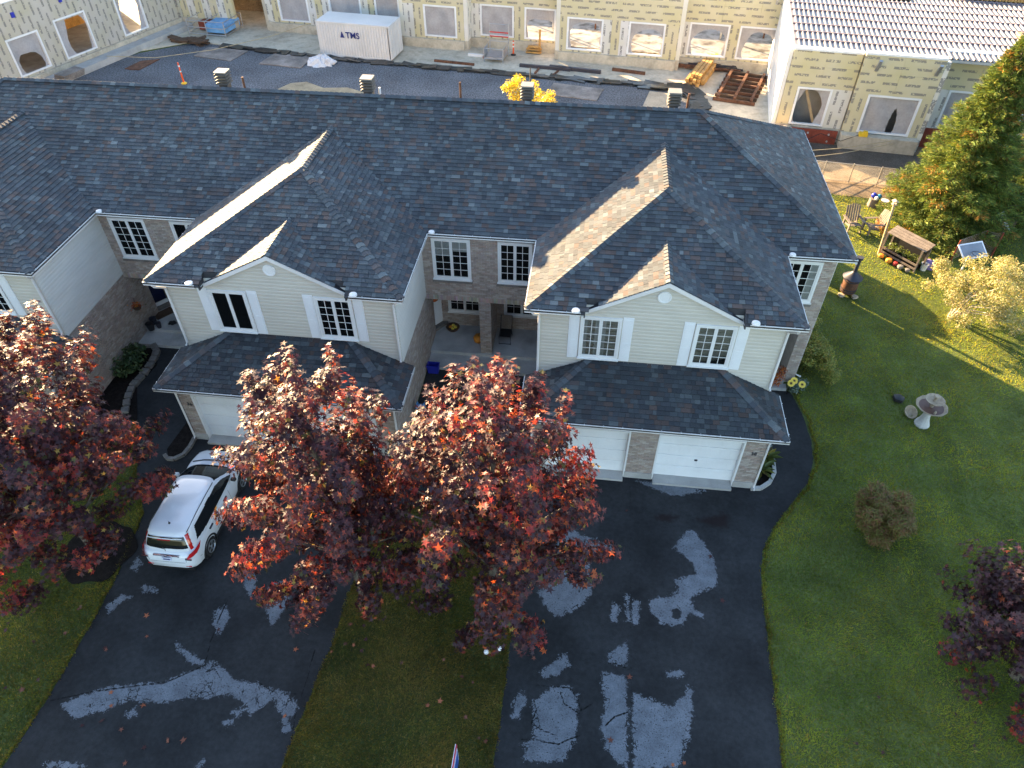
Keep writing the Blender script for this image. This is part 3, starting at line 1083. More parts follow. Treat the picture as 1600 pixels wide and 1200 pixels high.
def zmain(x, y):
    zf = Z_E + (y - Y_ME) * (Z_RIDGE - Z_E) / (Y_RIDGE - Y_ME)
    ze = Z_E + (X_END - x) * (Z_RIDGE - Z_E) / (X_END - X_RE)
    return min(zf, ze) if y >= Y_ME and x <= X_END else -9


S_B = (Z_BR - Z_E) / (22.265 - Y_BE)        # slope of the bays' front hips
S_BS = (Z_BR - Z_E) / EW                    # slope of the bays' sides


def zbay(cx, x, y):
    if abs(x - cx) > EW or y < Y_BE:
        return -9
    return min(Z_E + (EW - abs(x - cx)) * S_BS, Z_E + (y - Y_BE) * S_B)


ZG_PK, G_HALF, Y_RK, Z_GB = 7.40, 2.5, 18.10, 6.12
S_GB = (ZG_PK - Z_GB) / G_HALF


def zgab(cx, x, y):
    if abs(x - cx) > G_HALF or y < Y_RK - 0.05:
        return -9
    return ZG_PK - abs(x - cx) * S_GB


def under_bays(p):
    return max(zbay(c, p.x, p.y) for c in BAYS) > p.z + 0.05


def under_main(p):
    return zmain(p.x, p.y) > p.z + 0.06


# main roof
n_front = Vector((0, Y_RIDGE - Y_ME, Z_RIDGE - Z_E)).normalized()
lf = math.hypot(Y_RIDGE - Y_ME, Z_RIDGE - Z_E)
shingle_plane((X_LEFT, Y_ME + 0.05, Z_E + 0.03), (1, 0, 0), n_front, [(0, 0), (X_END - X_LEFT, 0), (X_RE - X_LEFT, lf), (X_RL - X_LEFT, lf)], under_bays, seed=1)
le = math.hypot(X_END - X_RE, Z_RIDGE - Z_E)
v_end = Vector((X_RE - X_END, 0, Z_RIDGE - Z_E)).normalized()
shingle_plane((X_END - 0.05, Y_ME, Z_E + 0.03), (0, 1, 0), v_end, [(0, 0), (Y_BACK - Y_ME, 0), (Y_RIDGE - Y_ME, le)], None, seed=2)
v_endl = Vector((X_RL - X_LEFT, 0, Z_RIDGE - Z_E)).normalized()
shingle_plane((X_LEFT + 0.05, Y_BACK, Z_E + 0.03), (0, -1, 0), v_endl, [(0, 0), (Y_BACK - Y_ME, 0), (Y_BACK - Y_RIDGE, le)], None, e=0.3, seed=3)
v_back = Vector((0, Y_RIDGE - Y_BACK, Z_RIDGE - Z_E)).normalized()
shingle_plane((X_END, Y_BACK - 0.05, Z_E + 0.03), (-1, 0, 0), v_back, [(0, 0), (X_END - X_LEFT, 0), (X_END - X_RL, lf), (X_END - X_RE, lf)], None, e=0.33, seed=4)
roof_deck([(X_LEFT, Y_ME, Z_E), (X_END, Y_ME, Z_E), (X_RE, Y_RIDGE, Z_RIDGE), (X_RL, Y_RIDGE, Z_RIDGE)])
roof_deck([(X_END, Y_ME, Z_E), (X_END, Y_BACK, Z_E), (X_RE, Y_RIDGE, Z_RIDGE)])
roof_deck([(X_LEFT, Y_BACK, Z_E), (X_LEFT, Y_ME, Z_E), (X_RL, Y_RIDGE, Z_RIDGE)])
roof_deck([(X_END, Y_BACK, Z_E), (X_LEFT, Y_BACK, Z_E), (X_RL, Y_RIDGE, Z_RIDGE), (X_RE, Y_RIDGE, Z_RIDGE)])
zo = Vector((0, 0, 0.03))
cap_line(Vector((X_RL, Y_RIDGE, Z_RIDGE)) + zo, Vector((X_RE, Y_RIDGE, Z_RIDGE)) + zo, seed=1)
cap_line(Vector((X_END - 0.06, Y_ME + 0.06, Z_E)) + zo, Vector((X_RE, Y_RIDGE, Z_RIDGE)) + zo, seed=2)
cap_line(Vector((X_END - 0.06, Y_BACK - 0.06, Z_E)) + zo, Vector((X_RE, Y_RIDGE, Z_RIDGE)) + zo, seed=3)
cap_line(Vector((X_LEFT + 0.06, Y_ME + 0.06, Z_E)) + zo, Vector((X_RL, Y_RIDGE, Z_RIDGE)) + zo, seed=4)
cap_line(Vector((X_LEFT + 0.06, Y_BACK - 0.06, Z_E)) + zo, Vector((X_RL, Y_RIDGE, Z_RIDGE)) + zo, seed=5)

for bi, cx in enumerate(BAYS):
    ya = 22.265                                  # apex of the front hip
    yb = Y_ME + (Z_BR - Z_E) / (Z_RIDGE - Z_E) * (Y_RIDGE - Y_ME)     # where the bay's ridge runs into the main slope
    # front hip
    v_f = Vector((0, ya - Y_BE, Z_BR - Z_E)).normalized()
    lfb = math.hypot(ya - Y_BE, Z_BR - Z_E)
    shingle_plane((cx - EW, Y_BE + 0.05, Z_E + 0.03), (1, 0, 0), v_f, [(0, 0), (2 * EW, 0), (EW, lfb)], lambda p, cx=cx: zgab(cx, p.x, p.y) > p.z + 0.04 or (abs(p.x - cx) < 2.46 and p.y < 18.26), seed=10 + bi)
    ls = math.hypot(EW, Z_BR - Z_E)
    for s in (-1, 1):
        v_s = Vector((-s * EW, 0, Z_BR - Z_E)).normalized()
        L = yb + 0.3 - Y_BE
        hull = [(0, 0), (L, 0), (L, ls), (ya - Y_BE, ls)]
        shingle_plane((cx + s * (EW - 0.05), Y_BE, Z_E + 0.03), (0, 1, 0), v_s, hull, under_main, seed=20 + bi * 2 + s)
        roof_deck([(cx + s * EW, Y_BE, Z_E), (cx + s * EW, Y_ME + 0.1, Z_E), (cx, yb + 0.1, Z_BR), (cx, ya, Z_BR)][::s])
        cap_line(Vector((cx + s * (EW - 0.06), Y_BE + 0.06, Z_E)) + zo, Vector((cx, ya, Z_BR)) + zo, seed=30 + bi * 2 + s)
    zc, xc = Z_E + (18.28 - Y_BE) * S_B, EW * (1 - (18.28 - Y_BE) / (ya - Y_BE))
    roof_deck([(cx - xc, 18.28, zc), (cx + xc, 18.28, zc), (cx, ya, Z_BR)])
    roof_deck([(cx - EW, Y_BE, Z_E), (cx - 2.46, Y_BE, Z_E), (cx - 2.46, 18.28, zc), (cx - xc, 18.28, zc)])
    roof_deck([(cx + 2.46, Y_BE, Z_E), (cx + EW, Y_BE, Z_E), (cx + xc, 18.28, zc), (cx + 2.46, 18.28, zc)])
    for sg in (-1, 1):
        mb = MB()
        mb.extrude([(cx + sg * 1.5, 18.27, zc), (cx + sg * 2.47, 18.27, zc), (cx + sg * 2.47, 18.27, 5.98), (cx + sg * 1.5, 18.27, 5.98)], (0, 0.05, 0))
        mb.box(min(cx + sg * 2.46, cx + sg * 2.50), max(cx + sg * 2.46, cx + sg * 2.50), Y_BE + 0.05, 18.27, 6.05, 6.30)
        obj('roof_cheek', mb, 'roof_board', HOUSE)
    cap_line(Vector((cx, ya, Z_BR)) + zo, Vector((cx, yb + 0.12, Z_BR)) + zo, seed=40 + bi)
    # small gable over the front wall
    ygb = Y_BE + (ZG_PK - Z_E) / S_B + 0.15
    lg = math.hypot(G_HALF, ZG_PK - Z_GB)
    for s in (-1, 1):
        v_g = Vector((-s * G_HALF, 0, ZG_PK - Z_GB)).normalized()
        L = ygb - (Y_RK - 0.02)
        shingle_plane((cx + s * G_HALF, Y_RK - 0.02, Z_GB + 0.03), (0, 1, 0), v_g, [(0, 0), (L, 0), (L, lg), (0, lg)], lambda p, cx=cx: zbay(cx, p.x, p.y) > p.z + 0.05, seed=50 + bi * 2 + s)
        mb = MB()
        mb.extrude([(cx + s * G_HALF, Y_RK, Z_GB), (cx, Y_RK, ZG_PK - 0.01), (cx, ygb, ZG_PK - 0.01)], (0, 0, -0.05))
        mb.extrude([(cx + s * G_HALF, Y_RK, Z_GB), (cx, Y_RK, ZG_PK - 0.01), (cx, Y_RK + 0.5, ZG_PK - 0.01), (cx + s * G_HALF, Y_RK + 0.5, Z_GB)], (0, 0, -0.04))
        obj('roof_plane', mb, 'roof_board', HOUSE)
        # white rake board
        mb = MB()
        e1 = Vector((cx + s * (G_HALF + 0.05), Y_RK - 0.03, Z_GB - 0.02))
        e2 = Vector((cx, Y_RK - 0.03, ZG_PK + 0.005))
        mb.extrude([e1, e2, e2 - Vector((0, 0, 0.15)), e1 - Vector((0, 0, 0.13))], (0, 0.028, 0))
        mb.extrude([(cx + s * G_HALF, Y_RK, Z_GB - 0.07), (cx, Y_RK, ZG_PK - 0.08), (cx, Y_B, ZG_PK - 0.08), (cx + s * G_HALF, Y_B, Z_GB - 0.07)], (0, 0, -0.02))
        obj('rake_board', mb, 'gutter_white', HOUSE)
    cap_line(Vector((cx, Y_RK - 0.02, ZG_PK)) + zo, Vector((cx, ygb + 0.05, ZG_PK)) + zo, w=0.12, seed=60 + bi)
    # garage roof: a hip against the front wall
    ZT = Z_GE + (Y_B - Y_GE) * 0.468
    v_f = Vector((0, Y_B - Y_GE, ZT - Z_GE)).normalized()
    lfg = math.hypot(Y_B - Y_GE, ZT - Z_GE)
    run = Y_B - Y_GE
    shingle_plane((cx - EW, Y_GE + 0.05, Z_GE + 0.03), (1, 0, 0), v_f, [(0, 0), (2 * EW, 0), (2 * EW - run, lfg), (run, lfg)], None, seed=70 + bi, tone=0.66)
    for s in (-1, 1):
        v_s = Vector((-s * run, 0, ZT - Z_GE)).normalized()
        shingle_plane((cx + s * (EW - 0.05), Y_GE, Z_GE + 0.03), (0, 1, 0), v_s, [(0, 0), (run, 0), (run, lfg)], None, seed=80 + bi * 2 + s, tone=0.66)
        cap_line(Vector((cx + s * (EW - 0.06), Y_GE + 0.06, Z_GE)) + zo, Vector((cx + s * (EW - run), Y_B - 0.02, ZT)) + zo, seed=90 + bi * 2 + s)
        roof_deck([(cx + s * EW, Y_GE, Z_GE), (cx + s * EW, Y_B, Z_GE), (cx + s * (EW - run), Y_B, ZT)])
    roof_deck([(cx - EW, Y_GE, Z_GE), (cx + EW, Y_GE, Z_GE), (cx + EW - run, Y_B, ZT), (cx - EW + run, Y_B, ZT)])
    mb = MB()
    mb.box(cx - EW + run - 0.05, cx + EW - run + 0.05, Y_B - 0.035, Y_B - 0.025, ZT, ZT + 0.11)      # flashing
    obj('flashing', mb, 'metal_dark', HOUSE)

# the shingles that show largest are objects of their own, the rest one mesh
order = sorted(range(len(SHINGLES)), key=lambda i: -SHINGLES[i][3])
single = set(order[:300])
rest = MB()
for i, (vs, fs, c, s, cw) in enumerate(SHINGLES):
    if i in single:
        mb = MB()
        mb.add(vs, fs, c)
        obj('shingle', mb, 'shingle', HOUSE)
    else:
        rest.add(vs, fs, c)
obj('shingles', rest, 'shingle', HOUSE, kind='stuff')

# ---- bricks
BRICKS = []
BR_COL = [(0.41, 0.335, 0.275), (0.36, 0.30, 0.255), (0.43, 0.365, 0.315), (0.38, 0.315, 0.28), (0.33, 0.27, 0.23), (0.46, 0.40, 0.35), (0.39, 0.30, 0.255)]


def brick_wall(p0, ud, length, z0, z1, nrm, ops=(), depth=0.18, seed=0, detail=True, soldier=None):
    """running-bond brickwork on a mortar backing; ops are openings (u0, u1, z0, z1)"""
    r = random.Random(seed)
    p0, ud, nrm = Vector(p0), Vector(ud), Vector(nrm)
    up = Vector((0, 0, 1))
    mb = MB()
    for a, b, c, d in rects_minus(0, length, z0, z1, ops):
        q = p0 + ud * ((a + b) / 2) + up * ((c + d) / 2) - nrm * (depth / 2 + 0.006)
        mb.obox(q, ud, nrm, up, (b - a) / 2, depth / 2, (d - c) / 2)
    obj('wall', mb, 'mortar', HOUSE)
    if not detail:
        return
    H, W = 0.075, 0.21
    for j in range(int((z1 - z0) / H)):
        za, zb = z0 + j * H, z0 + j * H + H - 0.014
        x = -(W / 2 if j % 2 else 0)
        while x < length:
            segs = [(max(x, 0), min(x + W - 0.014, length))]
            x += W
            for o in ops:
                if zb > o[2] and za < o[3]:
                    new = []
                    for a, b in segs:
                        if b <= o[0] or a >= o[1]:
                            new.append((a, b))
                            continue
                        if a < o[0]:
                            new.append((a, o[0]))
                        if b > o[1]:
                            new.append((o[1], b))
                    segs = new
            for a, b in segs:
                if b - a < 0.03:
                    continue
                out = r.uniform(0.0, 0.006)
                q = p0 + ud * ((a + b) / 2) + up * ((za + zb) / 2) + nrm * out
                t = MB()
                t.obox(q, ud, nrm, up, (b - a) / 2, 0.012, (zb - za) / 2)
                c = r.choice(BR_COL)
                f = r.uniform(0.92, 1.08)
                BRICKS.append((t.v, t.f, tuple(k * f for k in c), 0 if hide_tree(q) else score(q, nrm, (b - a) * H), 0))


def siding_wall(p0, ud, length, z0, z1, nrm, m='siding', ops=(), gable=None, pitch=0.14):
    """lapped boards, each board an object: p0 at u=0, z=0"""
    p0, ud, nrm = Vector(p0), Vector(ud), Vector(nrm)
    up = Vector((0, 0, 1))
    z = z0
    while z < z1 - 0.02:
        zt = min(z + pitch, z1)
        a, b = 0.0, length
        if gable and z > gable[0]:
            hw = max((gable[1] - zt - 0.03) / gable[2], 0.03)
            a, b = max(0, length / 2 - hw), min(length, length / 2 + hw)
        mb = MB()
        A, B = p0 + ud * a, p0 + ud * b
        prof = [(0.0, z), (0.044, z), (0.048, z + 0.006), (0.046, z + (zt - z) * 0.62), (0.014, zt + 0.002), (0.0, zt + 0.002)]
        vs = [A + nrm * q + up * zz for q, zz in prof] + [B + nrm * q + up * zz for q, zz in prof]
        n = len(prof)
        mb.add(vs, [tuple(range(n)), tuple(range(2 * n - 1, n - 1, -1))] + [(i, n + i, n + (i + 1) % n, (i + 1) % n) for i in range(n)])
        obj('siding_board', mb, m, HOUSE)
        z += pitch


def window(x0, x1, z0, z1, y, nrm=(0, -1, 0), rows=5, cols=2, blind=None, tan=None, grid=True, sashes=2, name='window'):
    """a white casement pair seen from outside: casing and sashes, a pane of glass per sash, muntin bars, and what hangs behind the glass"""
    mb = MB()
    t = 0.075
    # casing
    mb.box(x0, x1, y - 0.07, y, z1 - t, z1)
    mb.box(x0, x1, y - 0.07, y, z0, z0 + t)
    mb.box(x0, x0 + t, y - 0.07, y, z0 + t, z1 - t)
    mb.box(x1 - t, x1, y - 0.07, y, z0 + t, z1 - t)
    mb.box(x0 - 0.03, x1 + 0.03, y - 0.11, y - 0.0, z0 - 0.04, z0 - 0.002)
    w = (x1 - x0 - 2 * t) / sashes
    panes = []
    for i in range(sashes):
        a, b = x0 + t + i * w, x0 + t + (i + 1) * w
        s = 0.055
        mb.box(a + 0.002, b - 0.002, y - 0.055, y - 0.01, z0 + t, z0 + t + s)
        mb.box(a + 0.002, b - 0.002, y - 0.055, y - 0.01, z1 - t - s, z1 - t)
        mb.box(a + 0.002, a + s, y - 0.055, y - 0.01, z0 + t + s, z1 - t - s)
        mb.box(b - s, b - 0.002, y - 0.055, y - 0.01, z0 + t + s, z1 - t - s)
        panes.append((a + s, b - s, z0 + t + s, z1 - t - s))
    o = obj(name, mb, 'white_vinyl', HOUSE)
    mb = MB()
    mb.box(x0 + 0.02, x1 - 0.02, y + 0.001, y + 0.004, z0 + 0.02, z1 - 0.02)
    obj('interior', mb, 'dark_interior', o)
    for i, (a, b, c, d) in enumerate(panes):
        mb = MB()
        mb.box(a - 0.01, b + 0.01, y - 0.034, y - 0.028, c - 0.01, d + 0.01)
        obj('pane', mb, 'window_glass', o)
        if grid:
            for k in range(1, rows):
                mb = MB()
                zz = c + (d - c) * k / rows
                mb.box(a, b, y - 0.042, y - 0.0345, zz - 0.010, zz + 0.010)
                obj('muntin', mb, 'white_vinyl', o)
            for k in range(1, cols):
                mb = MB()
                xx = a + (b - a) * k / cols
                mb.box(xx - 0.010, xx + 0.010, y - 0.0435, y - 0.0345, c, d)
                obj('muntin', mb, 'white_vinyl', o)
        if blind and blind[i] > 0:
            mb = MB()
            mb.box(a + 0.004, b - 0.004, y - 0.014, y - 0.010, d - (d - c) * blind[i], d)
            obj('blind', mb, 'curtain', o)
        if tan and tan[i]:
            for f0, f1, mm in tan[i]:
                mb = MB()
                mb.box(a + (b - a) * f0, a + (b - a) * f1, y - 0.020, y - 0.016, c, d)
                obj('curtain', mb, mm, o)
    return o


# ---- bays: walls, windows, shutters, garages
for bi, cx in enumerate(BAYS):
    wx0, wx1 = cx - HW, cx + HW
    dx = 0.13 if bi < 2 else 0.0
    # upper front wall of siding with its gable
    siding_wall((wx0, Y_B, 0), (1, 0, 0), 2 * HW, 3.05, 7.30, (0, -1, 0), gable=(6.14, 7.36, S_GB))
    mb = MB()
    mb.box(wx0, wx1, Y_B + 0.003, Y_B + 0.15, 2.9, 6.2)
    mb.extrude([(cx - 2.25, Y_B + 0.003, 6.2), (cx + 2.25, Y_B + 0.003, 6.2), (cx, Y_B + 0.003, 7.33)], (0, 0.1, 0))
    obj('wall', mb, 'siding', HOUSE)
    for s, x in ((-1, wx0), (1, wx1)):
        mb = MB()
        mb.box(x - 0.09 if s > 0 else x - 0.035, x + 0.035 if s > 0 else x + 0.09, Y_B - 0.04, Y_B + 0.08, 3.0, 6.14)
        obj('corner_post', mb, 'siding', HOUSE)
    # windows with shutters
    for k, (a, b) in enumerate(((-2.58 + dx, -1.25 + dx), (1.08 + dx, 2.38 + dx))):
        if bi == 2:
            bl, tn = (None, [[(0.0, 0.22, 'curtain'), (0.75, 1.0, 'curtain')], [(0.0, 0.25, 'curtain')]]) if k == 0 else (None, None)
            gr = True
        elif bi == 1:
            bl, tn, gr = ((0.0, 0.42), None, True) if k == 1 else (None, None, False)
        else:
            bl, tn, gr = (0.3, 0.3), None, True
        window(cx + a, cx + b, 4.12, 5.86, Y_B - 0.028, blind=bl, tan=tn, grid=gr)
        for q0, q1 in ((a - 0.37, a - 0.03), (b + 0.03, b + 0.37)):
            mb = MB()
            mb.box(cx + q0, cx + q1, Y_B - 0.062, Y_B - 0.029, 4.06, 5.90)
            w = q1 - q0
            for za, zb in ((4.14, 4.86), (4.96, 5.82)):
                mb.box(cx + q0 + 0.055, cx + q1 - 0.055, Y_B - 0.070, Y_B - 0.0625, za, zb)
            obj('shutter', mb, 'shutter_white', HOUSE)
    mb = MB()
    vx, VZ = cx - 0.06, 6.79
    mb.v, mb.f = [], []
    mb.lathe([(0.215, 0.0), (0.215, 0.035), (0.17, 0.035), (0.16, 0.022), (0.02, 0.022)], n=32)
    mb.xf(Matrix.Translation((vx, Y_B - 0.042, VZ)) @ Matrix.Rotation(R(90), 4, 'X'))
    obj('gable_vent', mb, 'white_vinyl', HOUSE, smooth=True)
    # sides: siding above, brick below
    for s, x in ((-1, wx0), (1, wx1)):
        nx = Vector((s, 0, 0))
        if s > 0:
            siding_wall((x, Y_B, 0), (0, 1, 0), Y_M - Y_B, 3.12, 6.14, nx, 'siding_grey')
            if bi < 2:
                brick_wall((x, Y_B, 0), (0, 1, 0), 23.45 - Y_B, 0, 3.1, nx, seed=100 + bi)
            else:
                brick_wall((x, Y_B, 0), (0, 1, 0), 24.1 - Y_B, 0, 3.1, nx, seed=100 + bi, detail=False)
        else:
            siding_wall((x, Y_B, 0), (0, 1, 0), Y_M - Y_B, 3.12, 6.14, nx, 'siding_grey', pitch=0.3)
            brick_wall((x, Y_B, 0), (0, 1, 0), 24.1 - Y_B, 0, 3.1, nx, seed=103 + bi, detail=False)
        mb = MB()
        mb.box(min(x - s * 0.004, x - s * 0.12), max(x - s * 0.004, x - s * 0.12), Y_B + 0.155, Y_M, 3.1, 6.2)
        obj('wall', mb, 'siding_grey', HOUSE)
    # garage
    ops = [(-3.44 + HW, -0.58 + HW, 0, 2.35), (0.36 + HW, 3.22 + HW, 0, 2.35)]
    brick_wall((wx0, Y_G, 0), (1, 0, 0), 2 * HW, 0.0, 2.86, (0, -1, 0), ops, seed=110 + bi)
    brick_wall((wx1, Y_G + 0.19, 0), (0, 1, 0), Y_B - Y_G - 0.19, 0.0, 2.86, (1, 0, 0), seed=120 + bi)
    brick_wall((wx0, Y_G + 0.19, 0), (0, 1, 0), Y_B - Y_G - 0.19, 0.0, 2.86, (-1, 0, 0), seed=130 + bi, detail=False)
    for a, b in ((-3.44, -0.58), (0.36, 3.22)):
        d = MB()
        d.box(cx + a + 0.06, cx + b - 0.06, Y_G + 0.165, Y_G + 0.20, 0.1, 2.32)
        door = obj('garage_door', d, 'garage_white', HOUSE)
        for k in range(4):
            z0 = 0.11 + k * 0.555
            p = MB()
            p.box(cx + a + 0.062, cx + b - 0.062, Y_G + 0.145, Y_G + 0.1645, z0, z0 + 0.536)
            for q in range(8):
                w = (b - a - 0.124) / 8
                p.box(cx + a + 0.062 + q * w + 0.05, cx + a + 0.062 + (q + 1) * w - 0.05, Y_G + 0.137, Y_G + 0.1445, z0 + 0.10, z0 + 0.445)
            obj('door_section', p, 'garage_white', door)
        h = MB()
        h.box(cx + (a + b) / 2 - 0.05, cx + (a + b) / 2 + 0.05, Y_G + 0.11, Y_G + 0.136, 1.02, 1.08)
        obj('handle', h, 'metal_dark', door)
        f = MB()
        f.box(cx + a - 0.0, cx + a + 0.058, Y_G - 0.03, Y_G + 0.2, 0.0, 2.35)
        f.box(cx + b - 0.058, cx + b, Y_G - 0.03, Y_G + 0.2, 0.0, 2.35)
        f.box(cx + a + 0.058, cx + b - 0.058, Y_G - 0.03, Y_G + 0.14, 2.29, 2.35)
        obj('door_trim', f, 'white_vinyl', HOUSE)
        t = MB()
        t.box(cx + a + 0.06, cx + b - 0.06, Y_G - 0.26, Y_G + 0.2, 0.006, 0.10)
        obj('door_sill', t, 'concrete_pale', HOUSE)
    for a, b in ((-3.915, -3.44), (-0.58, 0.36), (3.22, 3.915)):
        mb = MB()
        mb.box(cx + a - 0.02, cx + b + 0.02, Y_G - 0.05, Y_G - 0.014, 0.006, 0.30)
        obj('footing', mb, 'concrete_pale', HOUSE)
    mb = MB()
    mb.box(cx - EW + 0.1, cx + EW - 0.1, Y_GE + 0.14, Y_B - 0.02, 2.83, 2.855)
    obj('soffit', mb, 'soffit', HOUSE)
    # house number on the outer pier
for txt, x, z in (('36', -13.58, 1.87), ('38', 6.27, 1.79)):
    cu = bpy.data.curves.new('house_number', 'FONT')
    cu.body = txt
    cu.size = 0.20
    cu.extrude = 0.008
    cu.align_x = 'CENTER'
    cu.align_y = 'CENTER'
    cu.materials.append(MATS['metal_dark'])
    o = bpy.data.objects.new('house_number', text_mesh(cu))
    o.rotation_euler = (R(90), 0, 0)
    link(o, HOUSE, (x, Y_G - 0.03, z))

# ---- main front wall above the porches, porches, right-hand end
FX = [(-18.725, -13.885), (-6.055, -1.215)]
for k, (a, b) in enumerate(FX):
    L = b - a
    w1 = (0.43, 1.90)
    w2 = (2.93, 4.22)
    brick_wall((a, Y_M, 0), (1, 0, 0), L, 2.95, 6.14, (0, -1, 0), [(w1[0], w1[1], 3.98, 5.8), (w2[0], w2[1], 3.98, 5.8)], seed=200 + k)
    for q, (c, d) in enumerate((w1, w2)):
        window(a + c, a + d, 3.99, 5.79, Y_M + 0.02, blind=((0.42, 0.28) if (k, q) == (1, 0) else ((0.18, 0.1) if (k, q) == (0, 0) else None)), grid=not (k == 0 and q == 1))
        mb = MB()
        mb.box(a + c - 0.04, a + d + 0.04, Y_M - 0.10, Y_M - 0.02, 3.86, 3.945)
        obj('window_sill', mb, 'stone', HOUSE)
    # soldier course over the porch opening
    for i in range(int(L / 0.076)):
        x = a + 0.02 + i * 0.076
        t = MB()
        t.box(x, x + 0.064, Y_M - 0.026, Y_M - 0.014, 2.97, 3.17)
        BRICKS.append((t.v, t.f, tuple(q * rnd.uniform(0.85, 1.15) for q in rnd.choice(BR_COL)), 0, 0))
    mb = MB()
    mb.box(a, b, Y_M - 0.08, 24.4, 0.0, 0.30)
    obj('porch_floor', mb, 'concrete', HOUSE)
    mb = MB()
    mb.box(a + 0.02, b - 0.02, 21.42, Y_M - 0.082, 0.0, 0.15)
    obj('porch_step', mb, 'concrete', HOUSE)
    mb = MB()
    mb.box(a, b, Y_M + 0.18, 24.4, 2.90, 2.95)
    obj('soffit', mb, 'soffit', HOUSE)
    ops = [(0.5, 1.95, 1.02, 2.35), (2.92, 4.45, 1.02, 2.35)]
    brick_wall((a, 24.1, 0), (1, 0, 0), L, 0.30, 2.9, (0, -1, 0), ops, seed=210 + k)
    for c, d in ((0.5, 1.95), (2.92, 4.45)):
        window(a + c, a + d, 1.02, 2.35, 24.12, rows=3, blind=((0.5, 0.5) if c < 1 else None))
    # pier and wall between the two porches
    pa, pb = a + 2.155, a + 2.595
    if k == 1:
        brick_wall((pa, Y_M, 0), (1, 0, 0), pb - pa, 0.30, 2.95, (0, -1, 0), depth=0.1, seed=220)
        brick_wall((pb, Y_M + 0.02, 0), (0, 1, 0), 24.08 - Y_M, 0.30, 2.9, (1, 0, 0), depth=0.1, seed=221)
        brick_wall((pa, Y_M + 0.02, 0), (0, 1, 0), 24.08 - Y_M, 0.30, 2.9, (-1, 0, 0), depth=0.1, seed=222)
    # angled entrance door
    ang = math.atan2(0.60, 0.45)
    base = Vector((a - 0.28, 23.50, 0.30))
    e = Vector((math.cos(ang), math.sin(ang), 0))
    nn = Vector((e.y, -e.x, 0))
    up = Vector((0, 0, 1))
    W = 0.92
    fr = MB()
    for q in (-0.0, W):
        fr.obox(base + e * q + up * 1.12 + nn * 0.02, e, nn, up, 0.05, 0.06, 1.12)
    fr.obox(base + e * (W / 2) + up * 2.20 + nn * 0.02, e, nn, up, W / 2 - 0.05, 0.06, 0.05)
    fr.obox(base + e * (W / 2) + up * 2.45 - nn * 0.03, e, nn, up, W / 2 + 0.1, 0.05, 0.20)
    fo = obj('door_frame', fr, 'white_vinyl', HOUSE)
    dr = MB()
    if k == 1:
        dr.obox(base + e * (W / 2) + up * 1.13, e, nn, up, W / 2 - 0.05, 0.025, 0.98)
        for zz, hh in ((0.55, 0.3), (1.15, 0.2)):
            for q in (-0.2, 0.2):
                dr.obox(base + e * (W / 2 + q) + up * zz + nn * 0.03, e, nn, up, 0.14, 0.006, hh)
        d = obj('front_door', dr, 'shutter_white', fo)
        hb = MB()
        hb.obox(base + e * (W - 0.12) + up * 1.05 + nn * 0.05, e, nn, up, 0.02, 0.03, 0.06)
        obj('door_handle', hb, 'metal_dark', fo)
    else:
        s = 0.07
        for q in (0.085, W - 0.085):
            dr.obox(base + e * q + up * 1.13 + nn * 0.05, e, nn, up, s / 2, 0.02, 0.98)
        for zz in (0.24, 1.55, 2.06):
            dr.obox(base + e * (W / 2) + up * zz + nn * 0.05, e, nn, up, W / 2 - 0.122, 0.02, 0.09 if zz < 1 else 0.045)
        obj('storm_door', dr, 'white_vinyl', fo)
        gl = MB()
        gl.obox(base + e * (W / 2) + up * 1.13 + nn * 0.045, e, nn, up, W / 2 - 0.11, 0.004, 0.92)
        obj('pane', gl, 'window_glass', fo)
        dk = MB()
        dk.obox(base + e * (W / 2) + up * 1.13 - nn * 0.02, e, nn, up, W / 2 - 0.052, 0.02, 0.98)
        obj('front_door', dk, 'navy_print', fo)
    mb = MB()
    mb.obox(base + e * (W / 2) + up * 0.07 + nn * 0.10, e, nn, up, W / 2 + 0.05, 0.12, 0.07)
    obj('door_step', mb, 'stone', HOUSE)

# right end: wall with one window over the side entrance, corner pier, long gable-end wall
xa, xb = 6.615, 8.97
brick_wall((xa, Y_M, 0), (1, 0, 0), xb - xa, 2.95, 6.14, (0, -1, 0), [(0.5, 1.9, 3.98, 5.8)], seed=230)
window(7.12, 8.52, 4.02, 5.79, Y_M + 0.02, tan=[None, [(0.55, 1.0, 'curtain')]])
mb = MB()
mb.box(7.08, 8.56, Y_M - 0.10, Y_M - 0.02, 3.88, 3.97)
obj('window_sill', mb, 'stone', HOUSE)
brick_wall((8.53, Y_M, 0), (1, 0, 0), 0.44, 0.0, 2.95, (0, -1, 0), depth=0.1, seed=231)
brick_wall((8.53, Y_M + 0.02, 0), (0, 1, 0), 1.9, 0.0, 2.95, (-1, 0, 0), depth=0.1, seed=232, detail=False)
brick_wall((xb, Y_M + 0.02, 0), (0, 1, 0), 9.3, 0.0, 6.14, (1, 0, 0), depth=0.12, seed=233)
mb = MB()
mb.box(xa, 8.5, Y_M - 0.3, 24.6, 0.0, 0.28)
obj('porch_floor', mb, 'concrete', HOUSE)
mb = MB()
mb.box(xa + 0.02, 8.6, 21.75, Y_M - 0.302, 0.0, 0.14)
obj('porch_step', mb, 'concrete', HOUSE)
mb = MB()
mb.box(xa, 8.52, 24.4, 24.5, 0.28, 2.95)
mb.box(6.45, 6.61, 22.3, 24.4, 0.0, 2.9)
obj('wall', mb, 'mortar', HOUSE)
# plain walls out of view
mb = MB()
mb.box(X_LEFT + 0.45, X_END - 0.46, 31.55, 31.7, 0, 6.14)
mb.box(X_LEFT + 0.45, X_LEFT + 0.6, Y_M, 31.55, 0, 6.14)
obj('wall', mb, 'siding', HOUSE)

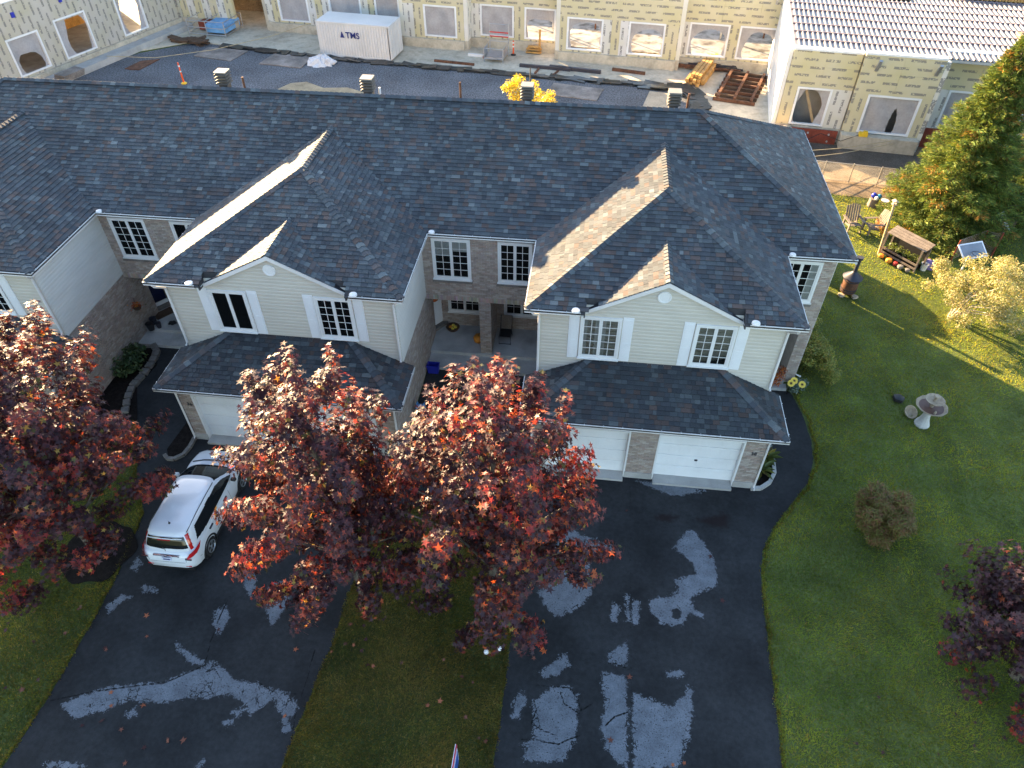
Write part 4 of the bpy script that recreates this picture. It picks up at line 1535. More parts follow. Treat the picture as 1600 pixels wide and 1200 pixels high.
# bricks: the largest in the picture singly
order = sorted(range(len(BRICKS)), key=lambda i: -BRICKS[i][3])
single = set(order[:300])
rest = MB()
for i, (vs, fs, c, s, _) in enumerate(BRICKS):
    if i in single:
        mb = MB()
        mb.add(vs, fs, c)
        obj('brick', mb, 'brick', HOUSE)
    else:
        rest.add(vs, fs, c)
obj('bricks', rest, 'brick', HOUSE, kind='stuff')


# ---- gutters with their straps, soffits, downspouts, roof vents
def gutter(a, b, out, z, w=0.13, h=0.115):
    """open white channel from a to b (2D) along an eave; out = outward direction"""
    a, b, out = Vector((*a, 0)), Vector((*b, 0)), Vector((*out, 0))
    d = (b - a).normalized()
    up = Vector((0, 0, 1))
    z3 = up * z
    c = (a + b) / 2 + z3
    hl = (b - a).length / 2
    mb = MB()
    mb.obox(c - out * 0.008 - up * (h / 2), d, out, up, hl, 0.008, h / 2)
    mb.obox(c - out * (w - 0.006) - up * (h / 2 + 0.01), d, out, up, hl, 0.006, h / 2 - 0.01)
    mb.obox(c - out * (w / 2) - up * (h - 0.005), d, out, up, hl, w / 2 - 0.014, 0.005)
    mb.obox(c - out * 0.010 + up * 0.006, d, out, up, hl, 0.014, 0.006)
    g = obj('gutter', mb, 'gutter_white', HOUSE)
    mb = MB()
    mb.obox(c - out * (w / 2) - up * 0.045, d, out, up, hl - 0.01, w / 2 - 0.018, 0.006)
    obj('gutter_guard', mb, 'gutter_dark', g)
    k = max(2, int(hl * 2 / 0.62))
    for i in range(k):
        p = a + d * ((i + 0.5) * hl * 2 / k) + z3
        t = MB()
        t.obox(p - out * (w / 2 - 0.01) + up * 0.008, d, out, up, 0.012, w / 2 + 0.02, 0.004)
        obj('gutter_strap', t, 'white_vinyl', g)


for bi, cx in enumerate(BAYS):
    g0 = G_HALF + 0.1
    gutter((cx - EW, Y_BE), (cx - g0, Y_BE), (0, -1), Z_E)
    gutter((cx + g0, Y_BE), (cx + EW, Y_BE), (0, -1), Z_E)
    for s in (-1, 1):
        gutter((cx + s * EW, Y_BE + 0.002), (cx + s * EW, Y_ME), (s, 0), Z_E)
        gutter((cx + s * EW, Y_GE + 0.002), (cx + s * EW, Y_B - 0.02), (s, 0), Z_GE)
        t = MB()
        t.lathe([(0.10, 0), (0.14, 0.03), (0.12, 0.08), (0.02, 0.10)], (cx + s * (g0 + 0.16), Y_BE + 0.05, Z_E + 0.02), 12)
        obj('gutter_cap', t, 'gutter_white', HOUSE, smooth=True)
        # downspout at the corner of the bay
        t = MB()
        x = cx + s * (HW + 0.01)
        t.path([(cx + s * (EW - 0.25), Y_BE + 0.06, 6.12), (cx + s * (EW - 0.28), Y_BE + 0.10, 6.02), (x, Y_B - 0.09, 5.80), (x, Y_B - 0.09, 3.42), (x + s * 0.02, Y_B - 0.2, 3.34)], 0.042, 6)
        obj('downspout', t, 'gutter_white', HOUSE)
        t = MB()
        xg = cx + s * (HW + 0.03)
        t.path([(xg, Y_GE + 0.07, 2.86), (xg, Y_GE + 0.12, 2.78), (xg, Y_G - 0.06, 2.60), (xg, Y_G - 0.06, 0.14), (xg, Y_G - 0.2, 0.08)], 0.036, 6)
        obj('downspout', t, 'gutter_white', HOUSE)
        sf = MB()
        xo, xi = cx + s * (EW - 0.132), cx + s * HW
        sf.box(min(xo, xi), max(xo, xi), Y_BE + 0.13, Y_ME + 0.5, 6.13, 6.15)
        obj('soffit', sf, 'soffit', HOUSE)
    sf = MB()
    sf.box(cx - HW, cx - 2.45, Y_BE + 0.133, Y_B, 6.13, 6.15)
    sf.box(cx + 2.45, cx + HW, Y_BE + 0.133, Y_B, 6.13, 6.15)
    obj('soffit', sf, 'soffit', HOUSE)
    gutter((cx - EW, Y_GE), (cx + EW, Y_GE), (0, -1), Z_GE)
for a, b in ((BAYS[0] + EW, BAYS[1] - EW), (BAYS[1] + EW, BAYS[2] - EW), (BAYS[2] + EW, X_END), (X_LEFT, BAYS[0] - EW)):
    gutter((a + 0.004, Y_ME), (b - 0.004, Y_ME), (0, -1), Z_E)
    t = MB()
    t.lathe([(0.09, 0), (0.12, 0.03), (0.10, 0.08), (0.02, 0.10)], (a + 0.14, Y_ME + 0.04, Z_E + 0.01), 12)
    obj('gutter_cap', t, 'gutter_white', HOUSE, smooth=True)
    sf = MB()
    sf.box(max(a - 0.4, X_LEFT + 0.1), min(b + 0.4, X_END - 0.08), Y_ME + 0.133, Y_M, 6.155, 6.17)
    obj('soffit', sf, 'soffit', HOUSE)
gutter((X_END, Y_ME + 0.002), (X_END, Y_BACK), (1, 0), Z_E, w=0.06, h=0.16)
sf = MB()
sf.box(8.97, X_END - 0.07, Y_ME + 0.14, Y_BACK, 6.12, 6.14)
obj('soffit', sf, 'soffit', HOUSE)
t = MB()
t.path([(X_END - 0.02, Y_ME + 0.1, 6.16), (X_END + 0.06, Y_ME + 0.35, 6.0), (9.06, Y_M + 0.30, 5.7), (9.05, Y_M + 0.30, 0.2), (9.3, Y_M + 0.28, 0.08)], 0.045, 6)
obj('downspout', t, 'gutter_white', HOUSE)

for x in (-14.83, -8.90, -2.60, 3.0):
    zb = Z_RIDGE - (27.55 - Y_RIDGE) * (Z_RIDGE - Z_E) / (Y_BACK - Y_RIDGE)
    mb = MB()
    mb.box(x - 0.17, x + 0.17, 27.38, 27.72, zb - 0.25, zb + 0.32)
    v = obj('roof_vent', mb, 'vent_plastic', HOUSE)
    for k in range(4):
        p = MB()
        p.lathe([(0.27, 0), (0.36, 0.015), (0.36, 0.05), (0.27, 0.085)], n=4)
        p.xf(Matrix.Translation((x, 27.55, zb + 0.30 + k * 0.115)) @ Matrix.Rotation(R(45), 4, 'Z'))
        obj('louvre', p, 'vent_plastic', v)
    p = MB()
    p.box(x - 0.24, x + 0.24, 27.31, 27.79, zb + 0.75, zb + 0.80)
    obj('vent_cap', p, 'vent_pale', v)
for x, h, m in ((-14.1, 0.62, 'rust'), (-5.25, 0.80, 'rust'), (3.55, 0.75, 'rust'), (-8.5, 0.45, 'white_paint')):
    mb = MB()
    mb.tube((x, 27.7, 8.5), (x, 27.7, 8.65 + h), 0.045, n=10)
    obj('vent_pipe', mb, m, HOUSE)

# ------------------------------------------------------------------ trees and plants
def rot_frames(rng, n, up_bias=0.6, outward=None):
    """n random leaf frames (3x3), normals leaning up and outward"""
    nrm = rng.normal(0, 1, (n, 3))
    nrm /= np.linalg.norm(nrm, axis=1)[:, None]
    nrm[:, 2] += up_bias * 2
    if outward is not None:
        nrm += outward
    nrm /= np.linalg.norm(nrm, axis=1)[:, None]
    t = rng.normal(0, 1, (n, 3))
    x = np.cross(t, nrm)
    x /= np.linalg.norm(x, axis=1)[:, None]
    y = np.cross(nrm, x)
    return np.stack([x, y, nrm], 2)


# a five-lobed maple leaf, slightly folded along its midrib
_ML = [(0, -0.26, 0.0), (0.38, -0.36, 0.05), (0.17, -0.09, 0.05), (0.57, 0.14, 0.0), (0.14, 0.16, 0.05), (0.0, 0.62, -0.05), (-0.14, 0.16, 0.05), (-0.57, 0.14, 0.0), (-0.17, -0.09, 0.05),
       (-0.38, -0.36, 0.05), (0, 0, 0)]
MAPLE_V = np.array(_ML, np.float32)
MAPLE_F = np.array([(i, (i + 1) % 10, 10) for i in range(10)], np.int32)
OVAL_V = np.array([(0, -0.5, 0), (0.2, -0.1, 0.04), (0.14, 0.25, 0.03), (0, 0.5, -0.05), (-0.14, 0.25, 0.03), (-0.2, -0.1, 0.04)], np.float32)
OVAL_F = np.array([(0, 1, 2), (0, 2, 3), (0, 3, 4), (0, 4, 5)], np.int32)
NEED_V = np.array([(0, -0.1, 0), (0.09, 0.3, 0.0), (0, 1.0, -0.05), (-0.09, 0.3, 0.0)], np.float32)
NEED_F = np.array([(0, 1, 2), (0, 2, 3)], np.int32)


def leaves(P, fr, size, TV, TF):
    n = len(P)
    k = len(TV)
    V = np.einsum('nij,kj->nki', fr, TV) * size[:, None, None] + P[:, None, :]
    F = (TF[None] + (np.arange(n) * k)[:, None, None]).reshape(-1, 3)
    return V.reshape(-1, 3), F


def col_mix(rng, n, table, weights):
    w = np.array(weights, float)
    i = rng.choice(len(table), n, p=w / w.sum())
    return np.array(table)[i] * rng.uniform(0.75, 1.25, (n, 1))


MAPLE_COL = [(0.042, 0.023, 0.032), (0.062, 0.027, 0.036), (0.10, 0.032, 0.034), (0.20, 0.042, 0.032), (0.33, 0.085, 0.035), (0.30, 0.20, 0.05), (0.065, 0.065, 0.022)]


def maple(base, zc, a, h, n, seed, label, weights, lean=(0, 0), singles=250, group='dark red maples along the driveways', plumes=16):
    root = thing('maple_tree', label, 'tree', base, group)
    rng = np.random.default_rng(seed)
    bx, by = base[0], base[1]
    c = np.array([bx + lean[0], by + lean[1], zc])
    # branch tips: golden-spiral directions with uneven reach, plus upright plumes at the top
    tips = []
    m = int(15 * a * a)
    for i in range(m):
        t = i + 0.5
        ph = math.acos(1 - 2 * t / m)
        th = math.pi * (1 + 5 ** 0.5) * t + rng.normal(0, 0.25)
        d = np.array([math.cos(th) * math.sin(ph), math.sin(th) * math.sin(ph), math.cos(ph)])
        if d[2] < -0.86:
            continue
        r = rng.uniform(0.58, 1.14)
        wd = 1.0 - 0.22 * max(d[2], 0)
        tips.append((c + d * np.array([a * wd, a * wd, h]) * r, rng.uniform(0.32, 0.48), d))
    for i in range(int(5.6 * a * a)):
        d = rng.normal(0, 1, 3)
        d /= np.linalg.norm(d)
        tips.append((c + d * np.array([a, a, h]) * rng.uniform(0.2, 0.6), rng.uniform(0.5, 0.7), d))
    for i in range(plumes):
        th = rng.uniform(0, 2 * math.pi)
        rr = rng.uniform(0.05, 0.85) * a
        q = c + np.array([math.cos(th) * rr, math.sin(th) * rr, h * math.sqrt(max(0.05, 1 - (rr / a) ** 2)) + rng.uniform(-0.25, 0.55)])
        tips.append((q, -rng.uniform(0.28, 0.40), np.array([0, 0, 1.0])))
    # trunk and limbs
    mb = MB()
    k = 0.15
    mb.path([(bx, by, -0.05), (bx, by, 0.08), (bx + 0.02, by, 0.5), (bx + lean[0] * 0.2, by + lean[1] * 0.2, 1.6), (c[0], c[1], zc), (c[0], c[1], zc + h * 0.7)], [k * 1.5, k * 1.15, k, k * 0.9, k * 0.55, 0.03], 10)
    obj('trunk', mb, 'bark', root, smooth=True)
    mb = MB()
    for i, (t, r, d) in enumerate(tips):
        if i % 4 == 0:
            z0 = min(max(t[2] - rng.uniform(1.0, 2.2), 1.7), zc + h * 0.55)
            f = (z0 - 0.3) / (zc + h * 0.7)
            s = np.array([bx + (c[0] - bx) * min(f, 1), by + (c[1] - by) * min(f, 1), z0])
            mid = (s + t) / 2 + np.array([0, 0, -0.15])
            mb.path([tuple(s), tuple(mid), tuple(t)], [0.05, 0.032, 0.012], 5)
    obj('limbs', mb, 'bark', root)
    # leaves clustered round the tips
    per = np.array([(1.0 if r > 0 else 0.45) for _, r, _ in tips])
    per = (per / per.sum() * n).astype(int)
    P, O, CI = [], [], []
    for i, (t, r, d) in enumerate(tips):
        q = rng.normal(0, 1, (per[i], 3))
        q /= np.linalg.norm(q, axis=1)[:, None]
        rad = rng.random((per[i], 1)) ** 0.45
        if r > 0:
            ax = d * np.array([0.8, 0.8, 0.45]) + np.array([0, 0, 0.5])
            ax /= np.linalg.norm(ax)
            off = q * rad * r
            off = off * 0.85 + ax[None] * ((off @ ax) * 0.85)[:, None]
        else:
            off = q * rad * -r * np.array([0.75, 0.75, 2.1])
        P.append(t + off)
        O.append(q * 0.6 + d * 0.8)
        CI.append(np.full(per[i], i))
    P, O, CI = np.concatenate(P), np.concatenate(O), np.concatenate(CI)
    N = len(P)
    fr = rot_frames(rng, N, 0.40, O * 1.25)
    sz = rng.uniform(0.12, 0.205, N)
    col = col_mix(rng, N, MAPLE_COL, weights)
    # whole sprays turn together: some clusters redder, some still purple
    cl = rng.normal(0, 1, len(tips))[CI]
    red = (cl > 0.9) & (rng.random(N) < 0.5)
    col[red] = col_mix(rng, int(red.sum()), [(0.26, 0.035, 0.03), (0.38, 0.09, 0.03), (0.17, 0.028, 0.032)], [3, 1.3, 3])
    pur = (cl < -0.5) & (rng.random(N) < 0.6)
    col[pur] = col_mix(rng, int(pur.sum()), [(0.045, 0.018, 0.028), (0.06, 0.022, 0.03), (0.05, 0.028, 0.026)], [3, 2, 1])
    # leaves that show largest as objects of their own
    dcam = np.linalg.norm(P - np.array([0, 0, 20.0]), axis=1)
    dirc = (np.array([0, 0, 20.0]) - P) / dcam[:, None]
    rel = (P - c) / np.array([a, a, h])
    out = (rel * dirc).sum(1)
    vis = np.abs((fr[:, :, 2] * dirc).sum(1)) * sz / dcam * (out > 0.8)
    uv = np.array([pix(p) for p in P])
    vis *= (uv[:, 0] > 0) & (uv[:, 0] < 1) & (uv[:, 1] > 0) & (uv[:, 1] < 1)
    best = np.argsort(-vis)[:singles]
    keep = np.ones(N, bool)
    keep[best] = False
    V, F = leaves(P[keep], fr[keep], sz[keep], MAPLE_V, MAPLE_F)
    off = Vector((c[0], c[1], c[2]))
    o = bpy.data.objects.new('crown', mesh_np('crown', V - np.array(off), F, 'leaf_maple', np.repeat(col[keep], 10, 0)))
    link(o, root, off)
    o['kind'] = 'stuff'
    if singles:
        kinds = []
        for j in range(10):
            cc = np.repeat(col[best[j::10]].mean(0)[None] * 0 + col[best[j]][None], 10, 0)
            kinds.append(mesh_np('leaf', MAPLE_V, MAPLE_F, 'leaf_maple', cc))
        for j, i in enumerate(best):
            lo = bpy.data.objects.new('leaf', kinds[j % 10])
            M = Matrix([list(r) for r in fr[i]]).to_4x4()
            link(lo, root, P[i])
            lo.rotation_euler = M.to_euler()
            lo.scale = (sz[i],) * 3
    return root


W_A = [21, 18, 13, 6.5, 4, 1.8, 3]
maple((-15.0, 11.43, 0), 4.75, 3.2, 4.25, 33000, 21, 'large dark red maple on the left lawn, its trunk in a round mulch bed', W_A, lean=(-0.3, 0.0), plumes=12)
maple((-5.85, 10.85, 0), 4.75, 2.4, 4.1, 18500, 22, 'dark red maple between the driveways, beside the parked white car', W_A, lean=(-0.25, 0.0))
maple((-1.85, 10.95, 0), 4.7, 2.6, 4.1, 21500, 23, 'dark red maple between the driveways, beside the worn patches of the right driveway', W_A, lean=(0.1, 0.0), plumes=20)
maple((13.25, 10.6, 0), 2.35, 2.5, 2.05, 12500, 24, 'purple-leaved maple at the edge of the right lawn, past the round brown bush', [26, 14, 4, 0.8, 0.4, 0.2, 2], plumes=8)


def spruce(base, H, Rb, seed, label, table, weights, n=1.0):
    root = thing('spruce_tree', label, 'tree', base, 'spruces behind the right-hand lawn')
    rng = np.random.default_rng(seed)
    bx, by = base[0], base[1]
    mb = MB()
    mb.path([(bx, by, -0.05), (bx, by, H * 0.5), (bx, by, H)], [0.2, 0.12, 0.015], 8)
    obj('trunk', mb, 'bark', root, smooth=True)
    P, fr, sz, col = [], [], [], []
    bm = MB()
    z = 0.35
    while z < H - 0.05:
        f = z / H
        reach = Rb * (1 - f) ** 0.85 * (1.0 if f > 0.08 else 0.85)
        nb = int(7 + 9 * (1 - f))
        ph = rng.uniform(0, 6.28)
        for b in range(nb):
            th = ph + 2 * math.pi * b / nb + rng.normal(0, 0.15)
            L = reach * rng.uniform(0.68, 1.16) + 0.12
            droop = rng.uniform(0.05, 0.28) * L * (1 - 0.5 * f)
            d = np.array([math.cos(th), math.sin(th), 0])
            s = np.array([-d[1], d[0], 0])
            p0 = np.array([bx, by, z])
            tip = p0 + d * L + np.array([0, 0, -droop + 0.12 * L])
            bm.path([tuple(p0), tuple((p0 + tip) / 2 + np.array([0, 0, -0.05 * L])), tuple(tip)], [0.02, 0.012, 0.004], 4)
            k = int(n * (22 + 62 * L))
            t = rng.random(k) ** 0.6
            side = rng.uniform(-1, 1, k) * (0.42 * L * (1.06 - t) + 0.1)
            q = p0 + (tip - p0) * t[:, None] + s * side[:, None]
            q[:, 2] += rng.normal(0, 0.05, k) - 0.12 * np.abs(side) - 0.25 * (t * (1 - t)) * droop
            fw = d * 0.9 + s * (np.sign(side) * 0.75)[:, None] + rng.normal(0, 0.28, (k, 3)) + np.array([0, 0, 0.12])
            fw /= np.linalg.norm(fw, axis=1)[:, None]
            up = np.array([0, 0, 1.0]) + rng.normal(0, 0.45, (k, 3))
            x = np.cross(fw, up)
            x /= np.linalg.norm(x, axis=1)[:, None]
            fr.append(np.stack([x, fw, np.cross(x, fw)], 2))
            P.append(q)
            sz.append(rng.uniform(0.11, 0.27, k))
            c = col_mix(rng, k, table, weights)
            if rng.random() < 0.08:
                c[rng.random(k) < 0.5] = np.array([0.36, 0.19, 0.045])
            col.append(c)
        z += 0.20 + 0.05 * (1 - f)
    P, fr, sz, col = np.concatenate(P), np.concatenate(fr), np.concatenate(sz), np.concatenate(col)
    obj('limbs', bm, 'bark', root)
    tv = NEED_V * np.array([1.0, 1, 1], np.float32)
    V, F = leaves(P, fr, sz, tv, NEED_F)
    off = Vector((bx, by, H / 2))
    o = bpy.data.objects.new('crown', mesh_np('crown', V - np.array(off), F, 'needle', np.repeat(col, 2, 0)))
    link(o, root, off)
    o['kind'] = 'stuff'
    return root


SP = [(0.11, 0.17, 0.036), (0.16, 0.215, 0.040), (0.22, 0.25, 0.045), (0.26, 0.18, 0.04), (0.06, 0.10, 0.03)]
spruce((18.9, 35.8, 0), 9.5, 3.45, 31, 'tall sunlit spruce beside the building site, its crown browning near the top', SP, [5, 5, 3.5, 0.9, 3.5], 2.7)
spruce((23.6, 37.9, 0), 8.4, 3.0, 32, 'darker spruce behind the tall sunlit one', SP, [4, 2, 1, 0.6, 6], 1.2)
spruce((27.8, 36.4, 0), 8.0, 3.0, 33, 'dark spruce beyond the net goal at the far edge of the lawn', SP, [4, 2, 1, 0.4, 6], 0.8)


def bushy(name, label, cat, clumps, n, size, table, weights, seed, mat_='leaf_green', tv=OVAL_V, tf=OVAL_F, stems=None, stem_mat='bark', up=0.4, group=None, squash=0.8, base=None):
    """a loose plant of separate leaves: clumps are (x, y, z, radius)"""
    base = base or (clumps[0][0], clumps[0][1], 0)
    root = thing(name, label, cat, base, group)
    rng = np.random.default_rng(seed)
    w = np.array([c[3] ** 2 for c in clumps])
    per = (w / w.sum() * n).astype(int)
    P, O = [], []
    for (x, y, z, r), k in zip(clumps, per):
        q = rng.normal(0, 1, (k, 3))
        q /= np.linalg.norm(q, axis=1)[:, None]
        p = np.array([x, y, z]) + q * (rng.random((k, 1)) ** 0.45) * r * np.array([1, 1, squash])
        P.append(p)
        O.append(q)
    P, O = np.concatenate(P), np.concatenate(O)
    P[:, 2] = np.maximum(P[:, 2], 0.03)
    fr = rot_frames(rng, len(P), up, O * 0.7)
    sz = rng.uniform(0.7, 1.25, len(P)) * size
    V, F = leaves(P, fr, sz, tv, tf)
    off = Vector(P.mean(0))
    o = bpy.data.objects.new('foliage', mesh_np('foliage', V - np.array(off), F, mat_, np.repeat(col_mix(rng, len(P), table, weights), len(tf), 0)))
    link(o, root, off)
    o['kind'] = 'stuff'
    if stems:
        mb = MB()
        for pts, r0, r1 in stems:
            mb.path(pts, [r0 + (r1 - r0) * i / (len(pts) - 1) for i in range(len(pts))], 6)
        obj('stems', mb, stem_mat, root, smooth=True)
    return root


rng0 = np.random.default_rng(77)
# pale yellow small tree in the sun
cl, st = [], []
bx, by = 16.75, 27.55
for i in range(80):
    th = rng0.uniform(0, 6.28)
    rr = 2.25 * math.sqrt(rng0.random())
    z = 0.95 + 2.0 * rng0.random() * (1 - 0.35 * (rr / 2.25) ** 2) - 0.08 * rr
    x, y = bx + 0.75 + rr * math.cos(th), by - 0.0 + rr * math.sin(th) * 0.9
    cl.append((x, y, z, rng0.uniform(0.28, 0.5)))
    if i % 6 == 0:
        st.append(([(bx + 0.08 * math.cos(th), by + 0.08 * math.sin(th), 0.0), (bx + (x - bx) * 0.3, by + (y - by) * 0.3, z * 0.55), (x, y, z)], 0.045, 0.012))
bushy('small_tree', 'small round tree with pale yellow leaves and whitish stems in the sunlit grass', 'tree', cl, 24000, 0.088,
      [(0.40, 0.36, 0.15), (0.30, 0.30, 0.10), (0.46, 0.40, 0.22), (0.20, 0.22, 0.07), (0.34, 0.24, 0.11)], [4, 4, 3, 3, 1.5], 41, stems=st, stem_mat='bark_pale', base=(bx, by, 0))
# round brown-green bush
cl = []
for i in range(46):
    d = rng0.normal(0, 1, 3)
    d /= np.linalg.norm(d)
    r = rng0.uniform(0.45, 0.85)
    cl.append((10.36 + d[0] * r * 0.95, 15.15 + d[1] * r * 0.95, 1.0 + d[2] * r * 1.1, rng0.uniform(0.22, 0.36)))
bushy('round_bush', 'round bush of fine brown and olive twigs alone on the right lawn', 'bush', cl, 26000, 0.10,
      [(0.17, 0.16, 0.035), (0.20, 0.135, 0.045), (0.23, 0.10, 0.05), (0.13, 0.15, 0.03), (0.17, 0.09, 0.04)], [4, 4, 3, 3, 2], 42, tv=NEED_V * np.array([1.4, 1.5, 1], np.float32), tf=NEED_F, up=0.5,
      stems=[([(10.36, 15.15, 0), (10.36 + 0.5 * math.cos(t), 15.15 + 0.5 * math.sin(t), 0.9)], 0.03, 0.01) for t in np.linspace(0, 6, 7)], base=(10.36, 15.15, 0))
# shrub along the end wall
cl = []
for i in range(60):
    y = rng0.uniform(22.25, 26.3)
    w = 1.25 - 0.12 * (y - 22)
    cl.append((9.25 + rng0.random() * w, y, rng0.uniform(0.2, 1.25), rng0.uniform(0.24, 0.38)))
bushy('wall_shrub', 'yellow-green shrub growing along the brick end wall', 'shrub', cl, 14000, 0.09,
      [(0.19, 0.22, 0.045), (0.28, 0.27, 0.055), (0.36, 0.29, 0.07), (0.13, 0.17, 0.04), (0.30, 0.17, 0.06)], [5, 4, 2.5, 4, 0.8], 43, base=(9.8, 24, 0))
# leafy shrub in the stone-edged bed at the left
cl = [(-18.2 + rng0.uniform(-0.45, 0.4), 20.2 + rng0.uniform(-0.9, 0.6), rng0.uniform(0.15, 0.75), rng0.uniform(0.25, 0.4)) for i in range(22)]
bushy('bed_shrub', 'green large-leaved shrub in the stone-edged bed beside the left walkway', 'shrub', cl, 900, 0.22, [(0.04, 0.075, 0.028), (0.06, 0.095, 0.035), (0.085, 0.11, 0.05)], [4, 4, 2], 44)
# tree with bright yellow leaves standing behind the roof ridge
cl, st = [], []
for i in range(44):
    th = rng0.uniform(0, 6.28)
    rr = 1.05 * math.sqrt(rng0.random())
    z = 5.2 + 2.1 * rng0.random()
    x, y = -3.05 + rr * math.cos(th) * (1.15 - 0.08 * (z - 6)), 33.6 + rr * math.sin(th)
    cl.append((x, y, z, rng0.uniform(0.22, 0.38)))
    if i % 4 == 0:
        st.append(([(-3.05, 33.6, z * 0.6), ((x - 3.05) / 2, 33.6, z * 0.8), (x, y, z)], 0.04, 0.012))
st.append(([(-3.05, 33.6, -0.05), (-3.05, 33.6, 3), (-3.05, 33.6, 8)], 0.12, 0.03))
bushy('yellow_tree', 'tree with bright yellow autumn leaves poking up behind the roof ridge', 'tree', cl, 5200, 0.13, [(0.56, 0.43, 0.04), (0.62, 0.50, 0.06), (0.46, 0.37, 0.04)], [4, 3, 2], 45, stems=st, base=(-3.05, 33.6, 0))
# garden shed behind the house corner, which throws the straight-edged shadow on the grass
t = thing('garden_shed', 'small wooden garden shed hidden behind the back corner of the row of houses', 'shed', (8.55, 34.1, 0))
mb = MB()
mb.box(7.75, 9.35, 33.3, 34.9, 0.0, 2.4)
mb.extrude([(7.75, 33.3, 2.4), (9.35, 33.3, 2.4), (8.55, 33.3, 3.0)], (0, 1.6, 0))
obj('walls', mb, 'wood_weathered', t)
for sgn in (-1, 1):
    mb = MB()
    mb.extrude([(8.55, 33.2, 3.07), (8.55 + sgn * 0.95, 33.2, 2.36), (8.55 + sgn * 0.95, 33.2, 2.30), (8.55, 33.2, 3.01)], (0, 1.8, 0))
    obj('roof', mb, 'roof_board', t)
mb = MB()
mb.box(8.15, 8.95, 33.26, 33.298, 0.05, 1.95)
obj('door', mb, 'wood_dark', t)
# hostas and grey-leaved plants by the garage pier
BLADE_V = np.array([(0, 0, 0), (0.15, 0.3, 0.1), (0.13, 0.65, 0.06), (0, 1.0, -0.14), (-0.13, 0.65, 0.06), (-0.15, 0.3, 0.1)], np.float32)


def rosette(name, label, cat, c, n, L, w, table, weights, seed, rise=0.5, group=None):
    root = thing(name, label, cat, c, group)
    rng = np.random.default_rng(seed)
    bl = BLADE_V * np.array([w, 1, 1], np.float32)
    for i in range(n):
        th = i * 2.4 + rng.normal(0, 0.2)
        el = rng.uniform(0.15, 1.0) * rise * 1.6
        fw = np.array([math.cos(th) * math.cos(el), math.sin(th) * math.cos(el), math.sin(el)])
        x = np.cross(fw, [0, 0, 1.0])
        x /= np.linalg.norm(x)
        fr = np.stack([x, fw, np.cross(x, fw)], 1)
        s = L * rng.uniform(0.7, 1.15)
        V = (BLADE_V * np.array([w, 1, 1])) @ fr.T * s
        me = mesh_np('leaf', V, OVAL_F, 'leaf_green', np.repeat(col_mix(rng, 1, table, weights), 4, 0))
        o = bpy.data.objects.new('leaf', me)
        link(o, root, (c[0] + 0.05 * fw[0], c[1] + 0.05 * fw[1], c[2] + 0.02 + 0.1 * (1 - i / n)))
    return root


HOS = [(0.09, 0.12, 0.03), (0.16, 0.17, 0.04), (0.13, 0.10, 0.04), (0.06, 0.085, 0.03)]
rosette('hosta', 'yellow-green hosta at the front corner of the bed beside garage 38', 'plant', (7.0, 17.35, 0.04), 20, 0.55, 0.9, HOS, [3, 3, 1, 1], 51, group='bedding plants beside the right garage')
rosette('hosta', 'hosta with one bright yellow leaf spreading over the walkway', 'plant', (7.25, 17.9, 0.04), 18, 0.6, 0.9, [(0.10, 0.13, 0.03), (0.45, 0.36, 0.04), (0.12, 0.10, 0.04)], [6, 1, 2], 52, group='bedding plants beside the right garage')
rosette('fern', 'brownish fern against the side of the right garage', 'plant', (6.9, 18.2, 0.04), 16, 0.5, 0.7, [(0.17, 0.09, 0.03), (0.12, 0.08, 0.03)], [1, 1], 53, group='bedding plants beside the right garage')
bushy('silver_plant', 'grey-green plant under the eave corner of the right garage', 'plant', [(7.2, 18.75, 0.3, 0.33), (7.0, 18.7, 0.35, 0.3), (7.3, 18.6, 0.25, 0.25)], 500, 0.13, [(0.10, 0.16, 0.13), (0.14, 0.19, 0.16), (0.06, 0.11, 0.09)], [2, 2, 1], 54)
bushy('silver_plant', 'grey-green plant at the foot of the corner pier by the side entrance', 'plant', [(8.85, 21.75, 0.25, 0.28), (9.1, 21.95, 0.25, 0.3), (9.3, 22.1, 0.22, 0.22)], 420, 0.12, [(0.13, 0.18, 0.15), (0.18, 0.22, 0.19), (0.08, 0.13, 0.09)], [2, 2, 1], 55)
# seedling by the left maple trunk
rosette('seedling', 'small lime-green seedling in the mulch beside the left maple trunk', 'plant', (-14.85, 12.05, 0.25), 5, 0.24, 1.8, [(0.30, 0.34, 0.06)], [1], 56, rise=0.3)

# fallen leaves on lawn and asphalt
rng = np.random.default_rng(61)
fm = [mesh_np('fallen_leaf', MAPLE_V, MAPLE_F, 'fallen', np.repeat(np.array([c]), 10, 0)) for c in ((0.16, 0.06, 0.04), (0.06, 0.025, 0.025), (0.30, 0.10, 0.05), (0.10, 0.05, 0.03))]
ok = 0
spots = []
while len(spots) < 110:
    k = len(spots)
    if k < 46:
        x, y = rng.uniform(-6.4, -1.4), 12.5 - abs(rng.normal(0, 3.2))
        if not inside(LAWN_M, np.array([x]), np.array([y]))[0] or y < 5.6:
            continue
        g = 0
    elif k < 64:
        x, y = rng.uniform(-18, -14.2), rng.uniform(6.2, 10.2)
        g = 1
    elif k < 84:
        x, y = rng.uniform(-13, -7), rng.uniform(5.2, 11)
        g = 2
    elif k < 94:
        x, y = rng.uniform(-0.8, 6), rng.uniform(6.5, 15.5)
        g = 3
    else:
        x, y = rng.uniform(7.5, 12.5), rng.uniform(6, 9.5)
        g = 4
    spots.append((x, y, g))
GL = ['fallen maple leaf lying on the grass strip between the driveways', 'fallen maple leaf lying on the grass left of the left driveway', 'fallen leaf lying on the left driveway',
      'fallen leaf lying on the right driveway', 'dark fallen leaf lying on the right lawn']
